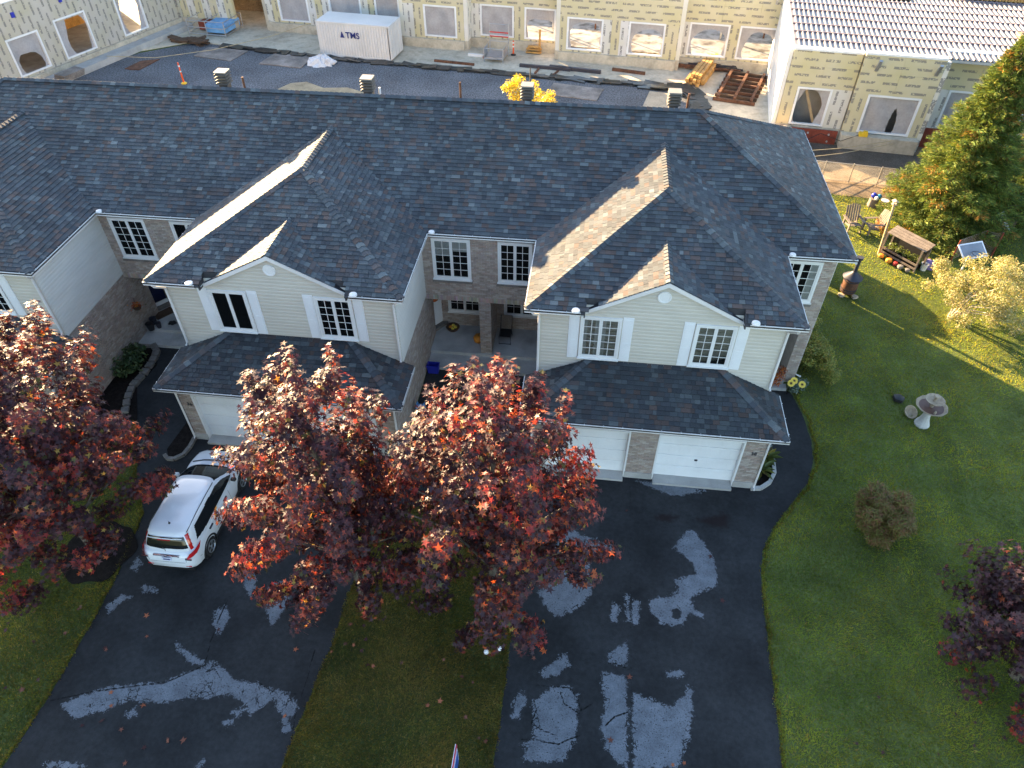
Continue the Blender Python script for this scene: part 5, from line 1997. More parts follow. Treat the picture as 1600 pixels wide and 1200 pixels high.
for x, y, g in spots:
    o = bpy.data.objects.new('fallen_leaf', fm[rng.integers(0, 4) if g < 2 else (rng.integers(0, 3) if g != 4 else 1)])
    link(o, None, (x, y, 0.075 if g in (0, 1, 4) else 0.022))
    o.rotation_euler = (rng.normal(0, 0.25), rng.normal(0, 0.25), rng.uniform(0, 6.28))
    s = rng.uniform(0.11, 0.19)
    o.scale = (s, s, s)
    tag(o, GL[g], 'leaf', GL[g].replace('fallen maple leaf', 'leaves').replace('dark fallen leaf', 'leaves').replace('fallen leaf', 'leaves'))

# ------------------------------------------------------------------ the parked car
def make_car():
    root = thing('parked_car', 'white compact SUV parked nose-in on the left driveway, seen from behind', 'car', (0, 0, 0))
    yl = 2.27

    def interp(t, tab):
        for (a, va), (b, vb) in zip(tab, tab[1:]):
            if a <= t <= b:
                f = (t - a) / (b - a)
                f = f * f * (3 - 2 * f) if False else f
                return va + (vb - va) * f
        return tab[-1][1] if t > tab[-1][0] else tab[0][1]
    W = [(-2.27, 0.60), (-2.24, 0.70), (-2.15, 0.80), (-1.98, 0.875), (-1.7, 0.905), (-1.0, 0.91), (0.8, 0.91), (1.5, 0.90), (1.85, 0.87), (2.05, 0.80), (2.18, 0.70), (2.27, 0.52)]
    Z = [(-2.27, 0.74), (-2.22, 0.90), (-2.12, 1.00), (-1.9, 1.07), (-1.4, 1.08), (-0.5, 1.05), (0.8, 1.02), (1.25, 1.05), (1.5, 1.03), (1.9, 0.95), (2.1, 0.87), (2.2, 0.79), (2.27, 0.66)]
    Zb = [(-2.27, 0.42), (-2.1, 0.32), (-1.8, 0.26), (1.8, 0.24), (2.1, 0.28), (2.27, 0.38)]
    ys = list(np.concatenate([np.linspace(-2.27, -1.9, 10), np.linspace(-1.8, 1.6, 22), np.linspace(1.7, 2.27, 12)]))
    rings = []
    for y in ys:
        w, z, zb = interp(y, W), interp(y, Z), interp(y, Zb)
        h = z - zb
        half = [(0.0, zb), (w * 0.86, zb), (w * 0.955, zb + 0.06 * h), (w * 0.985, zb + 0.25 * h), (w, zb + 0.45 * h), (w * 0.992, zb + 0.62 * h), (w * 0.975, zb + 0.80 * h),
                (w * 0.955, zb + 0.93 * h), (w * 0.90, z - 0.012), (w * 0.80, z + 0.006), (w * 0.5, z + 0.025), (0.0, z + 0.032)]
        rings.append([(x, y, zz) for x, zz in half] + [(-x, y, zz) for x, zz in half[-2:0:-1]])
    k = len(rings[0])
    mb = MB()
    mb.v = [p for r in rings for p in r]
    for i in range(len(rings) - 1):
        for j in range(k):
            mb.f.append([i * k + j, (i + 1) * k + j, (i + 1) * k + (j + 1) % k, i * k + (j + 1) % k])
            mb.c.append(None)
    for i, rev in ((0, False), (len(rings) - 1, True)):
        f = [i * k + j for j in range(k)]
        mb.f.append(f[::-1] if rev else f)
        mb.c.append(None)
    body = obj('body', mb, 'car_paint', root, smooth=45)
    # greenhouse: loops of rounded rectangles, panes cut out of its own surface
    lev = [(1.03, 1.42, -2.10, 0.872), (1.10, 1.30, -2.10, 0.862), (1.25, 1.06, -2.05, 0.818), (1.40, 0.80, -1.98, 0.762), (1.50, 0.60, -1.92, 0.716), (1.555, 0.46, -1.88, 0.685), (1.60, 0.28, -1.82, 0.64),
           (1.63, 0.05, -1.72, 0.57), (1.648, -0.25, -1.5, 0.42), (1.652, -0.5, -1.2, 0.2)]

    def levint(z, c):
        for a, b in zip(lev, lev[1:]):
            if a[0] <= z <= b[0]:
                f = (z - a[0]) / (b[0] - a[0])
                return a[c] + (b[c] - a[c]) * f
        return lev[-1][c]
    zs = list(np.linspace(1.03, 1.555, 30)) + [1.58, 1.60, 1.615, 1.63, 1.64, 1.648, 1.652]
    NS = 200
    loops = []
    for z in zs:
        yf, yr, w = levint(z, 1), levint(z, 2), levint(z, 3)
        cy, hy = (yf + yr) / 2, (yf - yr) / 2
        L = []
        for i in range(NS):
            t = 2 * math.pi * i / NS
            c, s = math.cos(t), math.sin(t)
            ex = 2 / 7.0
            x = math.copysign(abs(c) ** ex, c) * w
            y = cy + math.copysign(abs(s) ** ex, s) * hy
            # the windscreen and tailgate bow outward
            if y > cy:
                y -= 0.10 * (x / w) ** 2 * (1 if z < 1.56 else 0.5)
            else:
                y += 0.05 * (x / w) ** 2
            L.append((x, y, z))
        loops.append(L)
    g, ws, rw, swl, swr, tl = MB(), MB(), MB(), MB(), MB(), MB()
    for i in range(len(zs) - 1):
        for j in range(NS):
            q = [loops[i][j], loops[i][(j + 1) % NS], loops[i + 1][(j + 1) % NS], loops[i + 1][j]]
            x = sum(p[0] for p in q) / 4
            y = sum(p[1] for p in q) / 4
            z = sum(p[2] for p in q) / 4
            w, yf, yr = levint(z, 3), levint(z, 1), levint(z, 2)
            d = g
            if y > yf - 0.17 and abs(x) < w * 0.93 and 1.06 < z < 1.53:
                d = ws
            elif y < yr + 0.11 and abs(x) < w * 0.80 and 1.13 < z < 1.50:
                d = rw
            elif y < yr + 0.20 and abs(x) >= w * 0.84 and 1.05 < z < 1.54:
                d = tl
            elif abs(x) > w * 0.93:
                rear = -1.72 + (z - 1.10) * 0.75
                front = yf - 0.30 - max(0, z - 1.38) * 1.2
                top = 1.51 - 0.02 * (y + 0.5) ** 2
                bot = 1.095 + max(0, -y - 1.0) * 0.10
                if rear < y < front and bot < z < top:
                    d = swr if x > 0 else swl
            o = Vector((0, 0, 0))
            d.add(q, [(0, 1, 2, 3)])
    g.add(loops[-1], [tuple(range(NS))])

    def weld(m):
        key, vs, mp = {}, [], []
        for p in m.v:
            t = tuple(round(c, 5) for c in p)
            if t not in key:
                key[t] = len(vs)
                vs.append(p)
            mp.append(key[t])
        m.f = [[mp[i] for i in f] for f in m.f]
        m.v = vs
        return m
    obj('roof', weld(g), 'car_paint', root, smooth=50)
    obj('windscreen', weld(ws), 'car_glass', root, smooth=60)
    obj('rear_window', weld(rw), 'car_glass', root, smooth=60)
    obj('side_window', weld(swl), 'car_glass', root, smooth=60)
    obj('side_window', weld(swr), 'car_glass', root, smooth=60)
    # tail lamps: upright strips on the pillars and wedges wrapping round the corners below
    tls = weld(tl)
    for s in (-1, 1):
        m = MB()
        m.v = tls.v
        m.f = [f for f in tls.f if s * tls.v[f[0]][0] > 0]
        m.c = [None] * len(m.f)
        m2 = MB()
        for f in m.f:
            m2.add([Vector(m.v[i]) + Vector((s * 0.006, -0.012, 0)) for i in f], [tuple(range(len(f)))])
        lo = obj('tail_lamp', weld(m2), 'car_red', root, smooth=60)
        w = MB()
        pts = []
        for z, ya, yb in ((1.06, -2.17, -1.62), (0.94, -2.25, -1.80), (0.90, -2.25, -1.98)):
            ww = [interp(y, W) for y in np.linspace(ya, yb, 10)]
            pts.append([(s * (wv * (0.955 if z > 1 else 0.985) + 0.014), y, z) for wv, y in zip(ww, np.linspace(ya, yb, 10))])
        for a, b in zip(pts, pts[1:]):
            for i in range(9):
                w.add([a[i], a[i + 1], b[i + 1], b[i]], [(0, 1, 2, 3)])
        obj('tail_lamp', w, 'car_red', root)
        v = MB()
        v.obox((s * 0.70, -2.245, 0.875), (1, 0, 0), (0, 1, 0), (0, 0, 1), 0.10, 0.018, 0.025)
        obj('reversing_lamp', v, 'chrome', root)
        # wheels
        for y in (-1.36, 1.34):
            ty = MB()
            ty.lathe([(0.20, -0.10), (0.31, -0.105), (0.345, -0.07), (0.345, 0.07), (0.31, 0.105), (0.20, 0.10)], n=28)
            ty.xf(Matrix.Translation((s * 0.815, y, 0.345)) @ Matrix.Rotation(R(90), 4, 'Y'))
            wh = obj('wheel', ty, 'tyre', root, smooth=40)
            rm = MB()
            rm.lathe([(0.215, 0.0), (0.225, 0.03), (0.20, 0.035), (0.19, 0.012), (0.05, 0.0)], n=28)
            for a in range(5):
                t = a * 2 * math.pi / 5
                for dt in (-0.13, 0.13):
                    rm.bar((0.05 * math.cos(t), 0.05 * math.sin(t), 0.022), (0.205 * math.cos(t + dt), 0.205 * math.sin(t + dt), 0.022), 0.03, 0.02)
            rm.lathe([(0.06, 0.015), (0.055, 0.04), (0.01, 0.045)], n=12)
            rm.xf(Matrix.Translation((s * 0.895, y, 0.345)) @ Matrix.Rotation(R(90 * s), 4, 'Y'))
            obj('rim', rm, 'alloy', wh, smooth=40)
            ar = MB()
            n = 24
            vs, fs = [], []
            for i in range(n + 1):
                t = math.pi * (-0.12 + 1.24 * i / n)
                for r in (0.36, 0.425):
                    for dx in (0.80, 0.915):
                        vs.append((s * dx, y + r * math.cos(t), 0.345 + r * math.sin(t)))
            for i in range(n):
                b = i * 4
                fs += [(b, b + 4, b + 5, b + 1), (b + 1, b + 5, b + 7, b + 3), (b + 3, b + 7, b + 6, b + 2), (b + 2, b + 6, b + 4, b)]
            ar.add(vs, fs)
            obj('wheel_arch', ar, 'car_black', root)
        m = MB()
        m.lathe([(0.02, -0.10), (0.075, -0.07), (0.08, 0.05), (0.03, 0.09)], n=10)
        m.xf(Matrix.Translation((s * 1.0, 0.78, 1.12)) @ Matrix.Rotation(R(90), 4, 'Y') @ Matrix.Scale(0.9, 4, (1, 0, 0)))
        obj('mirror', m, 'car_paint' if s < 0 else 'car_black', root, smooth=60)
        for y in (-0.98, 0.12):
            h = MB()
            h.obox((s * 0.908, y, 0.90), (0, 1, 0), (1, 0, 0), (0, 0, 1), 0.105, 0.022, 0.022)
            obj('door_handle', h, 'metal_dark', root)
        sm = MB()
        for y in (-0.72, 0.42):
            sm.path([(s * 0.897, y, 0.98), (s * 0.912, y, 0.70), (s * 0.905, y + 0.02, 0.42)], 0.004, 4)
        obj('door_seam', sm, 'car_black', root)
        rl = MB()
        rl.path([(s * levint(1.59, 3) * 0.97, -1.72, 1.575), (s * 0.632, -1.0, 1.612), (s * 0.635, -0.3, 1.615), (s * 0.64, 0.22, 1.592)], 0.014, 6)
        obj('roof_rail', rl, 'car_black', root)
        fg = MB()
        fg.obox((s * 0.62, -2.262, 0.52), (1, 0, 0), (0, 1, 0), (0, 0, 1), 0.09, 0.012, 0.014)
        obj('reflector', fg, 'car_red', root)
    t = MB()
    t.obox((0, -2.225, 0.965), (1, 0, 0), (0, 1, 0), (0, 0, 1), 0.42, 0.022, 0.018)
    t.obox((0, -2.255, 0.955), (1, 0, 0), (0, 1, 0), (0, 0, 1), 0.05, 0.010, 0.035)
    obj('chrome_bar', t, 'chrome', root)
    t = MB()
    t.obox((0.0, -2.268, 0.84), (1, 0, 0), (0, 1, 0), (0, 0, 1), 0.155, 0.010, 0.075)
    pl_ = obj('number_plate', t, 'plate_white', root)
    t = MB()
    t.obox((0.0, -2.280, 0.84), (1, 0, 0), (0, 1, 0), (0, 0, 1), 0.11, 0.0015, 0.030)
    obj('plate_print', t, 'navy_print', pl_)
    t = MB()
    t.obox((0.0, -2.0, 0.30), (1, 0, 0), (0, 1, 0), (0, 0, 1), 0.72, 0.24, 0.05)
    t.obox((0.0, 2.0, 0.27), (1, 0, 0), (0, 1, 0), (0, 0, 1), 0.72, 0.2, 0.04)
    obj('lower_bumper', t, 'car_black', root)
    t = MB()
    t.path([(-0.56, -1.955, 1.515), (-0.3, -1.985, 1.525), (0, -1.995, 1.53), (0.3, -1.985, 1.525), (0.56, -1.955, 1.515)], 0.018, 6)
    obj('rear_spoiler', t, 'car_paint', root, smooth=60)
    t = MB()
    t.obox((0, -2.002, 1.49), (1, 0, 0), (0, 1, 0), (0, 0, 1), 0.2, 0.02, 0.016)
    obj('brake_lamp', t, 'car_red', root)
    t = MB()
    t.lathe([(0.035, 0), (0.03, 0.03), (0.012, 0.05), (0.004, 0.12)], (0.0, -1.5, 1.645), 10)
    obj('antenna', t, 'car_black', root, smooth=True)
    # seams of the tailgate and bumper, wiper, fuel flap, sill trim, seats seen as dark shapes behind the glass
    t = MB()
    for s in (-1, 1):
        t.path([(s * 0.62, -2.245, 0.90), (s * 0.60, -2.262, 0.74), (s * 0.55, -2.272, 0.70)], 0.005, 4)
    t.path([(-0.55, -2.272, 0.70), (0, -2.276, 0.695), (0.55, -2.272, 0.70)], 0.005, 4)
    t.path([(0.905, -1.85, 0.62), (0.80, -2.14, 0.62), (0.60, -2.262, 0.66)], 0.005, 4)
    t.path([(-0.905, -1.85, 0.62), (-0.80, -2.14, 0.62), (-0.60, -2.262, 0.66)], 0.005, 4)
    obj('panel_seams', t, 'car_black', root)
    t = MB()
    t.path([(0.0, -2.165, 1.115), (-0.02, -2.12, 1.16), (-0.30, -2.10, 1.19)], 0.010, 5)
    obj('rear_wiper', t, 'car_black', root)
    for s in (-1, 1):
        t = MB()
        t.path([(s * 0.90, -0.95, 0.30), (s * 0.915, 0, 0.285), (s * 0.90, 0.95, 0.30)], 0.03, 6)
        obj('sill_trim', t, 'car_black', root)
    t = MB()
    t.path([(-0.75, 1.44, 1.045), (-0.4, 1.54, 1.06), (0, 1.57, 1.065), (0.4, 1.54, 1.06), (0.75, 1.44, 1.045)], 0.022, 6)
    obj('cowl', t, 'car_black', root)
    for s in (-1, 1):
        h = MB()
        h.obox((s * 0.68, 2.05, 0.80), Vector((0.8, -0.5 * s, 0)).normalized(), Vector((0.5 * s, 0.8, 0)).normalized(), (0, 0, 1), 0.16, 0.06, 0.05)
        obj('headlight', h, 'clear_panel', root)
    return root


car = make_car()
place(car, (-12.08, 13.22, 0.004), R(0.5))

# ------------------------------------------------------------------ garden and porch things
# tiered fountain-style bird bath
t = thing('bird_bath', 'three-tiered cast-stone bird bath with a white fluted pedestal standing on the lawn', 'bird bath', (13.5, 20.5, 0))
t.rotation_euler = (0, 0, 0)
mb = MB()
mb.lathe([(0.27, -0.03), (0.27, 0.06), (0.22, 0.10), (0.245, 0.13), (0.20, 0.20), (0.14, 0.45), (0.115, 0.72), (0.16, 0.80)], (13.5, 20.5, 0), 32, wob=0.045, nw=12)
obj('pedestal', mb, 'cast_stone_white', t, smooth=50)
mb = MB()
mb.lathe([(0.12, 0.79), (0.34, 0.84), (0.53, 0.96), (0.56, 1.0), (0.52, 1.0), (0.46, 0.95), (0.2, 0.905)], (13.5, 20.5, 0), 40, wob=0.02, nw=10)
obj('basin', mb, 'cast_stone', t, smooth=50)
mb = MB()
mb.lathe([(0.44, 0.948), (0.3, 0.95), (0.05, 0.952)], (13.5, 20.5, 0), 28)
obj('basin_lining', mb, 'basin_brown', t)
mb = MB()
mb.lathe([(0.07, 0.91), (0.055, 1.08), (0.10, 1.15), (0.24, 1.20), (0.33, 1.29), (0.345, 1.32), (0.31, 1.32), (0.24, 1.26), (0.05, 1.24), (0.05, 1.42), (0.09, 1.46), (0.115, 1.49), (0.1, 1.52), (0.02, 1.53)], (13.5, 20.5, 0), 32, wob=0.012, nw=10)
obj('upper_tier', mb, 'cast_stone', t, smooth=50)
mb = MB()
mb.tube((13.5, 20.12, 0.95), (13.5, 20.12, 1.08), 0.05, 0.03)
obj('figurine', mb, 'cast_stone', t)
mb = MB()
mb.lathe([(0.12, 0), (0.2, 0.06), (0.27, 0.17), (0.25, 0.175), (0.18, 0.08), (0.02, 0.05)], (0, 0, 0), 24)
o = obj('stone_bowl', mb, 'cast_stone', None, smooth=50)
tag(o, 'small shell-like stone bowl tipped on the grass behind the bird bath pedestal', 'bowl')
o.location = (13.15, 21.05, 0.02)
o.rotation_euler = (R(32), R(14), 0)
mb = MB()
mb.lathe([(0.16, 0), (0.22, 0.05), (0.2, 0.16), (0.1, 0.2), (0.02, 0.2)], (12.95, 21.75, 0), 14, wob=0.1, nw=5)
tag(obj('black_pot', mb, 'black_plastic', None, smooth=50), 'low black plastic pot on the lawn left of the bird bath', 'pot')

# barrel fire stove with a cone hood
t = thing('garden_stove', 'rusty barrel garden stove with a dark cone hood and chimney by the house corner', 'stove', (12.5, 28.85, 0))
mb = MB()
mb.lathe([(0.26, 0.10), (0.33, 0.16), (0.36, 0.45), (0.35, 0.75), (0.30, 0.92), (0.05, 0.93)], (12.5, 28.85, 0), 20)
obj('barrel', mb, 'rust', t, smooth=50)
for z, r in ((0.26, 0.352), (0.38, 0.364), (0.80, 0.345)):
    mb = MB()
    mb.lathe([(r, z - 0.02), (r + 0.012, z - 0.02), (r + 0.012, z + 0.02), (r, z + 0.02)], (12.5, 28.85, 0), 20)
    obj('hoop', mb, 'metal_dark', t)
mb = MB()
mb.lathe([(0.44, 0.93), (0.45, 0.95), (0.16, 1.17), (0.10, 1.25), (0.02, 1.25)], (12.5, 28.85, 0), 24)
obj('hood', mb, 'metal_dark', t, smooth=50)
mb = MB()
mb.tube((12.5, 28.85, 1.2), (12.5, 28.85, 1.95), 0.085, n=14)
obj('chimney', mb, 'metal_dark', t, smooth=50)
mb = MB()
mb.tube((12.5, 28.85, 1.9), (12.5, 28.85, 2.02), 0.13, 0.15, n=14)
obj('chimney_cap', mb, 'metal_dark', t)
for x, y in ((12.2, 28.62), (12.78, 28.55), (12.5, 29.15)):
    mb = MB()
    mb.lathe([(0.13, 0.0), (0.17, 0.05), (0.14, 0.11), (0.02, 0.12)], (x, y, 0), 9, wob=0.12, nw=3)
    obj('foot', mb, 'cast_stone', t, smooth=30)


def adirondack(label):
    t = thing('garden_chair', label, 'chair', (0, 0, 0), 'wooden slatted garden chairs by the spruce')
    for i in range(6):
        a = -0.25 + i * 0.1
        mb = MB()
        mb.obox((a * 1.12, 0.34, 0.70), (1, 0, 0), Vector((0, math.cos(R(-20)), math.sin(R(-20)))), Vector((0, math.sin(R(20)), math.cos(R(20)))), 0.045, 0.011, 0.44 - 0.09 * abs(i - 2.5) / 2.5)
        obj('back_slat', mb, 'wood_weathered', t)
    for i in range(5):
        mb = MB()
        mb.obox((0, -0.26 + i * 0.105, 0.36 - i * 0.022), (1, 0, 0), (0, 1, 0), (0, 0, 1), 0.27, 0.045, 0.011)
        obj('seat_slat', mb, 'wood_weathered', t)
    for s in (-1, 1):
        mb = MB()
        mb.obox((s * 0.34, 0.0, 0.56), (1, 0, 0), (0, 1, 0), (0, 0, 1), 0.065, 0.38, 0.012)
        obj('armrest', mb, 'wood_weathered', t)
        for y in (-0.30, 0.32):
            mb = MB()
            mb.obox((s * 0.30, y, 0.27), (1, 0, 0), (0, 1, 0), (0, 0, 1), 0.02, 0.045, 0.275)
            obj('leg', mb, 'wood_weathered', t)
        mb = MB()
        mb.obox((s * 0.262, 0.02, 0.28), (1, 0, 0), (0, 1, -0.2), (0, 0.2, 1), 0.012, 0.36, 0.04)
        obj('side_rail', mb, 'wood_weathered', t)
    return t


a1 = adirondack('weathered brown slatted garden chair standing near the house roof corner')
place(a1, (14.0, 34.75, 0), R(8), 1.12)
a2 = dup(a1, (15.0, 34.6, 0), R(-80), 'weathered grey slatted garden chair with orange mums against its front')
a2.scale = (1.12,) * 3
bushy('potted_mums', 'mound of orange and yellow mums in front of the second garden chair', 'flowers', [(15.45, 34.55, 0.45, 0.35), (15.55, 34.2, 0.35, 0.32), (15.4, 34.9, 0.5, 0.25)], 700, 0.11,
      [(0.55, 0.22, 0.03), (0.60, 0.38, 0.05), (0.35, 0.09, 0.03)], [3, 3, 1], 71)
# planter with a shelf roof, along a line
A, B = Vector((14.95, 32.55, 0)), Vector((16.15, 31.05, 0))
d = (B - A).normalized()
s = Vector((-d.y, d.x, 0))
L = (B - A).length
t = thing('covered_planter', 'open wooden planter stand with a sloping plank roof and green plants inside', 'planter', tuple((A + B) / 2 + s * 0.3))
for i in (0, 1):
    for j in (0, 1):
        p = A + d * (L * i) + s * (0.65 * j)
        mb = MB()
        mb.obox(p + Vector((0, 0, 0.6)), d, s, (0, 0, 1), 0.04, 0.04, 0.6)
        obj('post', mb, 'wood_weathered', t)
for j in range(4):
    mb = MB()
    mb.obox((A + B) / 2 + s * (0.16 + 0.165 * j) + Vector((0, 0, 1.17 + 0.05 * j)), d, (s + Vector((0, 0, 0.3))).normalized(), (Vector((0, 0, 1)) - s * 0.3).normalized(), L / 2 + 0.1, 0.079, 0.014)
    obj('roof_plank', mb, 'wood_weathered', t)
for z in (0.18, 0.40):
    mb = MB()
    mb.obox((A + B) / 2 - s * 0.05 + Vector((0, 0, z)), d, s, (0, 0, 1), L / 2 + 0.04, 0.012, 0.05)
    obj('rail', mb, 'wood_weathered', t)
mb = MB()
mb.obox((A + B) / 2 + s * 0.3 + Vector((0, 0, 0.2)), d, s, (0, 0, 1), L / 2 - 0.05, 0.28, 0.15)
obj('trough', mb, 'mulch', t)
mb = MB()
mb.obox((A + B) / 2 + s * 0.66 + Vector((0, 0, 0.65)), d, s, (0, 0, 1), L / 2 - 0.04, 0.008, 0.45)
obj('back_panel', mb, 'black_plastic', t)
cl = [tuple((A + d * (L * f) + s * 0.3 + Vector((0, 0, 0.5)))) + (0.24,) for f in (0.15, 0.35, 0.55, 0.75, 0.9)]
bushy('planter_greens', 'green plants growing in the covered wooden planter', 'plant', cl, 700, 0.10, [(0.10, 0.15, 0.03), (0.20, 0.22, 0.05), (0.06, 0.10, 0.02)], [2, 2, 1], 72)
for k, (f, m, r, lb) in enumerate(((0.12, 'pumpkin', 0.14, 'orange pumpkin at the left foot of the covered planter'), (0.38, 'pumpkin', 0.16, 'larger orange pumpkin in the middle of the row before the planter'),
                                   (0.55, 'flower_red', 0.13, 'dark red pot before the covered planter'), (0.72, 'stone', 0.15, 'grey stone before the right half of the covered planter'),
                                   (0.9, 'stone', 0.13, 'small grey stone at the right foot of the covered planter'))):
    p = A + d * (L * f) - s * (0.28 + 0.06 * (k % 2))
    mb = MB()
    mb.lathe([(r * 0.5, 0), (r * 0.95, r * 0.4), (r, r * 0.8), (r * 0.75, r * 1.3), (r * 0.2, r * 1.4)], tuple(p), 16, wob=0.05 if m == 'pumpkin' else 0.1, nw=8 if m == 'pumpkin' else 3)
    o = obj('pumpkin' if m == 'pumpkin' else ('flower_pot' if m == 'flower_red' else 'stone'), mb, m, None, smooth=50)
    tag(o, lb, 'pumpkin' if m == 'pumpkin' else ('pot' if m == 'flower_red' else 'stone'), 'things set out before the covered planter')
t = thing('bird_feeder_post', 'pale wooden post leaning over the planter with a small feeder on top', 'post', (14.83, 32.45, 0))
mb = MB()
mb.bar((14.83, 32.45, 0), (14.70, 32.62, 2.7), 0.09, 0.09)
obj('post', mb, 'wood_fresh', t)
mb = MB()
mb.box(14.58, 14.82, 32.52, 32.72, 2.7, 2.73)
mb.extrude([(14.56, 32.5, 2.86), (14.70, 32.5, 2.94), (14.84, 32.5, 2.86)], (0, 0.25, 0))
mb.box(14.62, 14.64, 32.55, 32.7, 2.73, 2.9)
mb.box(14.76, 14.78, 32.55, 32.7, 2.73, 2.9)
obj('feeder', mb, 'cast_stone', t)
t = thing('bucket', 'white plastic bucket beside a purple cloth at the right of the planter', 'bucket', (16.65, 31.3, 0))
mb = MB()
mb.lathe([(0.13, 0), (0.17, 0.34), (0.18, 0.36), (0.155, 0.36), (0.12, 0.02), (0.02, 0.02)], (16.65, 31.3, 0), 18)
obj('pail', mb, 'white_paint', t, smooth=50)
mb = MB()
mb.path([(16.47, 31.3, 0.35), (16.5, 31.15, 0.42), (16.65, 31.1, 0.45), (16.8, 31.15, 0.42), (16.83, 31.3, 0.35)], 0.008, 5)
obj('handle', mb, 'metal_dark', t)
mb = MB()
mb.lathe([(0.34, 0.0), (0.33, 0.12), (0.22, 0.30), (0.08, 0.38), (0.02, 0.38)], (16.95, 31.62, 0), 15, wob=0.16, nw=5)
tag(obj('folded_cloth', mb, 'purple_cloth', None, smooth=40), 'crumpled purple cloth on the grass behind the white bucket', 'cloth')
# net goal
t = thing('net_goal', 'sagging brown net goal on red posts beneath the spruce', 'goal', (19.3, 32.9, 0))
PA, PB, PC = Vector((18.26, 32.25, 0)), Vector((19.8, 33.15, 0)), Vector((20.38, 32.85, 0))
for p, h in ((PA, 1.2), (PB, 1.3), (PC, 1.4)):
    mb = MB()
    mb.tube(p, p + Vector((0, 0, h)), 0.035, n=8)
    obj('post', mb, 'rust_red', t)
for p, q, ha, hb, n in ((PA, PB, 1.2, 1.3, 20), (PB, PC, 1.3, 1.4, 12)):
    mb = MB()
    for i in range(n + 1):
        f = i / n
        x = p.lerp(q, f) + (Vector((-(q - p).y, (q - p).x, 0)).normalized() * 0.15 * math.sin(math.pi * f))
        top = ha + (hb - ha) * f - 0.18 * math.sin(math.pi * f)
        mb.tube(x, x + Vector((0, 0, top)), 0.007, n=3, cap=False)
    for j in range(12):
        z = j / 11
        pts = []
        for i in range(9):
            f = i / 8
            x = p.lerp(q, f) + (Vector((-(q - p).y, (q - p).x, 0)).normalized() * 0.15 * math.sin(math.pi * f))
            pts.append(x + Vector((0, 0, 0.02 + z * (ha + (hb - ha) * f - 0.18 * math.sin(math.pi * f)))))
        mb.path(pts, 0.007 if j < 11 else 0.014, 3)
    o = obj('net', mb, 'net', t, kind='stuff')
# basketball hoop
t = thing('basketball_hoop', 'low basketball hoop with a white-edged backboard behind the pale yellow tree', 'hoop', (17.95, 30.5, 0))
e = Vector((0.93, 0.36, 0)).normalized()
nn = Vector((e.y, -e.x, 0))
c0 = Vector((17.95, 30.4, 1.78))
tl_ = (Vector((0, 0, 1)) * 0.55 - nn * 0.83).normalized()
bn = e.cross(tl_)
mb = MB()
mb.obox(c0, e, tl_, bn, 0.62, 0.36, 0.012)
obj('backboard', mb, 'clear_panel', t)
mb = MB()
for sgn in (-1, 1):
    mb.obox(c0 + tl_ * (0.36 * sgn), e, tl_, bn, 0.66, 0.03, 0.022)
    mb.obox(c0 + e * (0.63 * sgn), e, tl_, bn, 0.03, 0.33, 0.022)
obj('rim_frame', mb, 'hoop_white', t)
mb = MB()
mb.tube((17.95, 30.5, 0.02), tuple(c0 - nn * 0.05), 0.04, n=10)
obj('pole', mb, 'hoop_white', t)
mb = MB()
mb.lathe([(0.30, 0), (0.32, 0.08), (0.2, 0.16), (0.03, 0.17)], (17.95, 30.5, 0), 16)
obj('base', mb, 'metal_dark', t, smooth=40)
mb = MB()
for i in range(18):
    a, b = 2 * math.pi * i / 18, 2 * math.pi * (i + 1) / 18
    cc = c0 + nn * 0.28
    mb.tube(cc + Vector((0.22 * math.cos(a), 0.22 * math.sin(a), 0)), cc + Vector((0.22 * math.cos(b), 0.22 * math.sin(b), 0)), 0.012, n=5)
obj('ring', mb, 'metal_dark', t)
# white board and brown panel among the spruces
t = thing('leaning_panel', 'sunlit white board leaning on a brown crate under the dark spruce', 'board', (21.75, 35.5, 0))
mb = MB()
mb.obox((21.75, 35.45, 0.52), Vector((0.8, 0.6, 0)), Vector((-0.42, 0.56, 0.72)), Vector((0.432, -0.576, 0.69)), 0.24, 0.58, 0.02)
obj('board', mb, 'white_paint', t)
mb = MB()
mb.obox((22.15, 35.65, 0.3), Vector((0.8, 0.6, 0)), Vector((-0.6, 0.8, 0)), (0, 0, 1), 0.22, 0.22, 0.3)
obj('crate', mb, 'wood_dark', t)
# stump with toys
mb = MB()
mb.lathe([(0.30, -0.02), (0.26, 0.1), (0.24, 0.42), (0.02, 0.43)], (15.75, 37.5, 0), 16, wob=0.06, nw=5)
tag(obj('tree_stump', mb, 'wood_weathered', None, smooth=40), 'brown tree stump on the sunlit grass holding blue and white things', 'stump')
for n_, m, x, y, r, lb in (('blue_ball', 'blue_plastic', 15.68, 37.52, 0.15, 'blue ball on top of the tree stump'), ('teal_ball', 'teal_plastic', 15.93, 37.42, 0.14, 'teal ball on the edge of the tree stump'),
                           ('white_ball', 'white_paint', 15.76, 37.26, 0.11, 'white ball at the front of the tree stump')):
    mb = MB()
    mb.lathe([(0.01, 0)] + [(r * math.sin(math.pi * i / 8), r - r * math.cos(math.pi * i / 8)) for i in range(1, 8)] + [(0.01, 2 * r)], (x, y, 0.43), 14)
    tag(obj(n_, mb, m, None, smooth=60), lb, 'ball', 'balls on the tree stump')
t = thing('garden_stool', 'small white stool on dark legs to the right of the tree stump', 'stool', (16.3, 37.4, 0))
mb = MB()
mb.lathe([(0.2, 0.34), (0.21, 0.38), (0.02, 0.39)], (16.3, 37.4, 0), 14)
obj('seat', mb, 'white_paint', t, smooth=40)
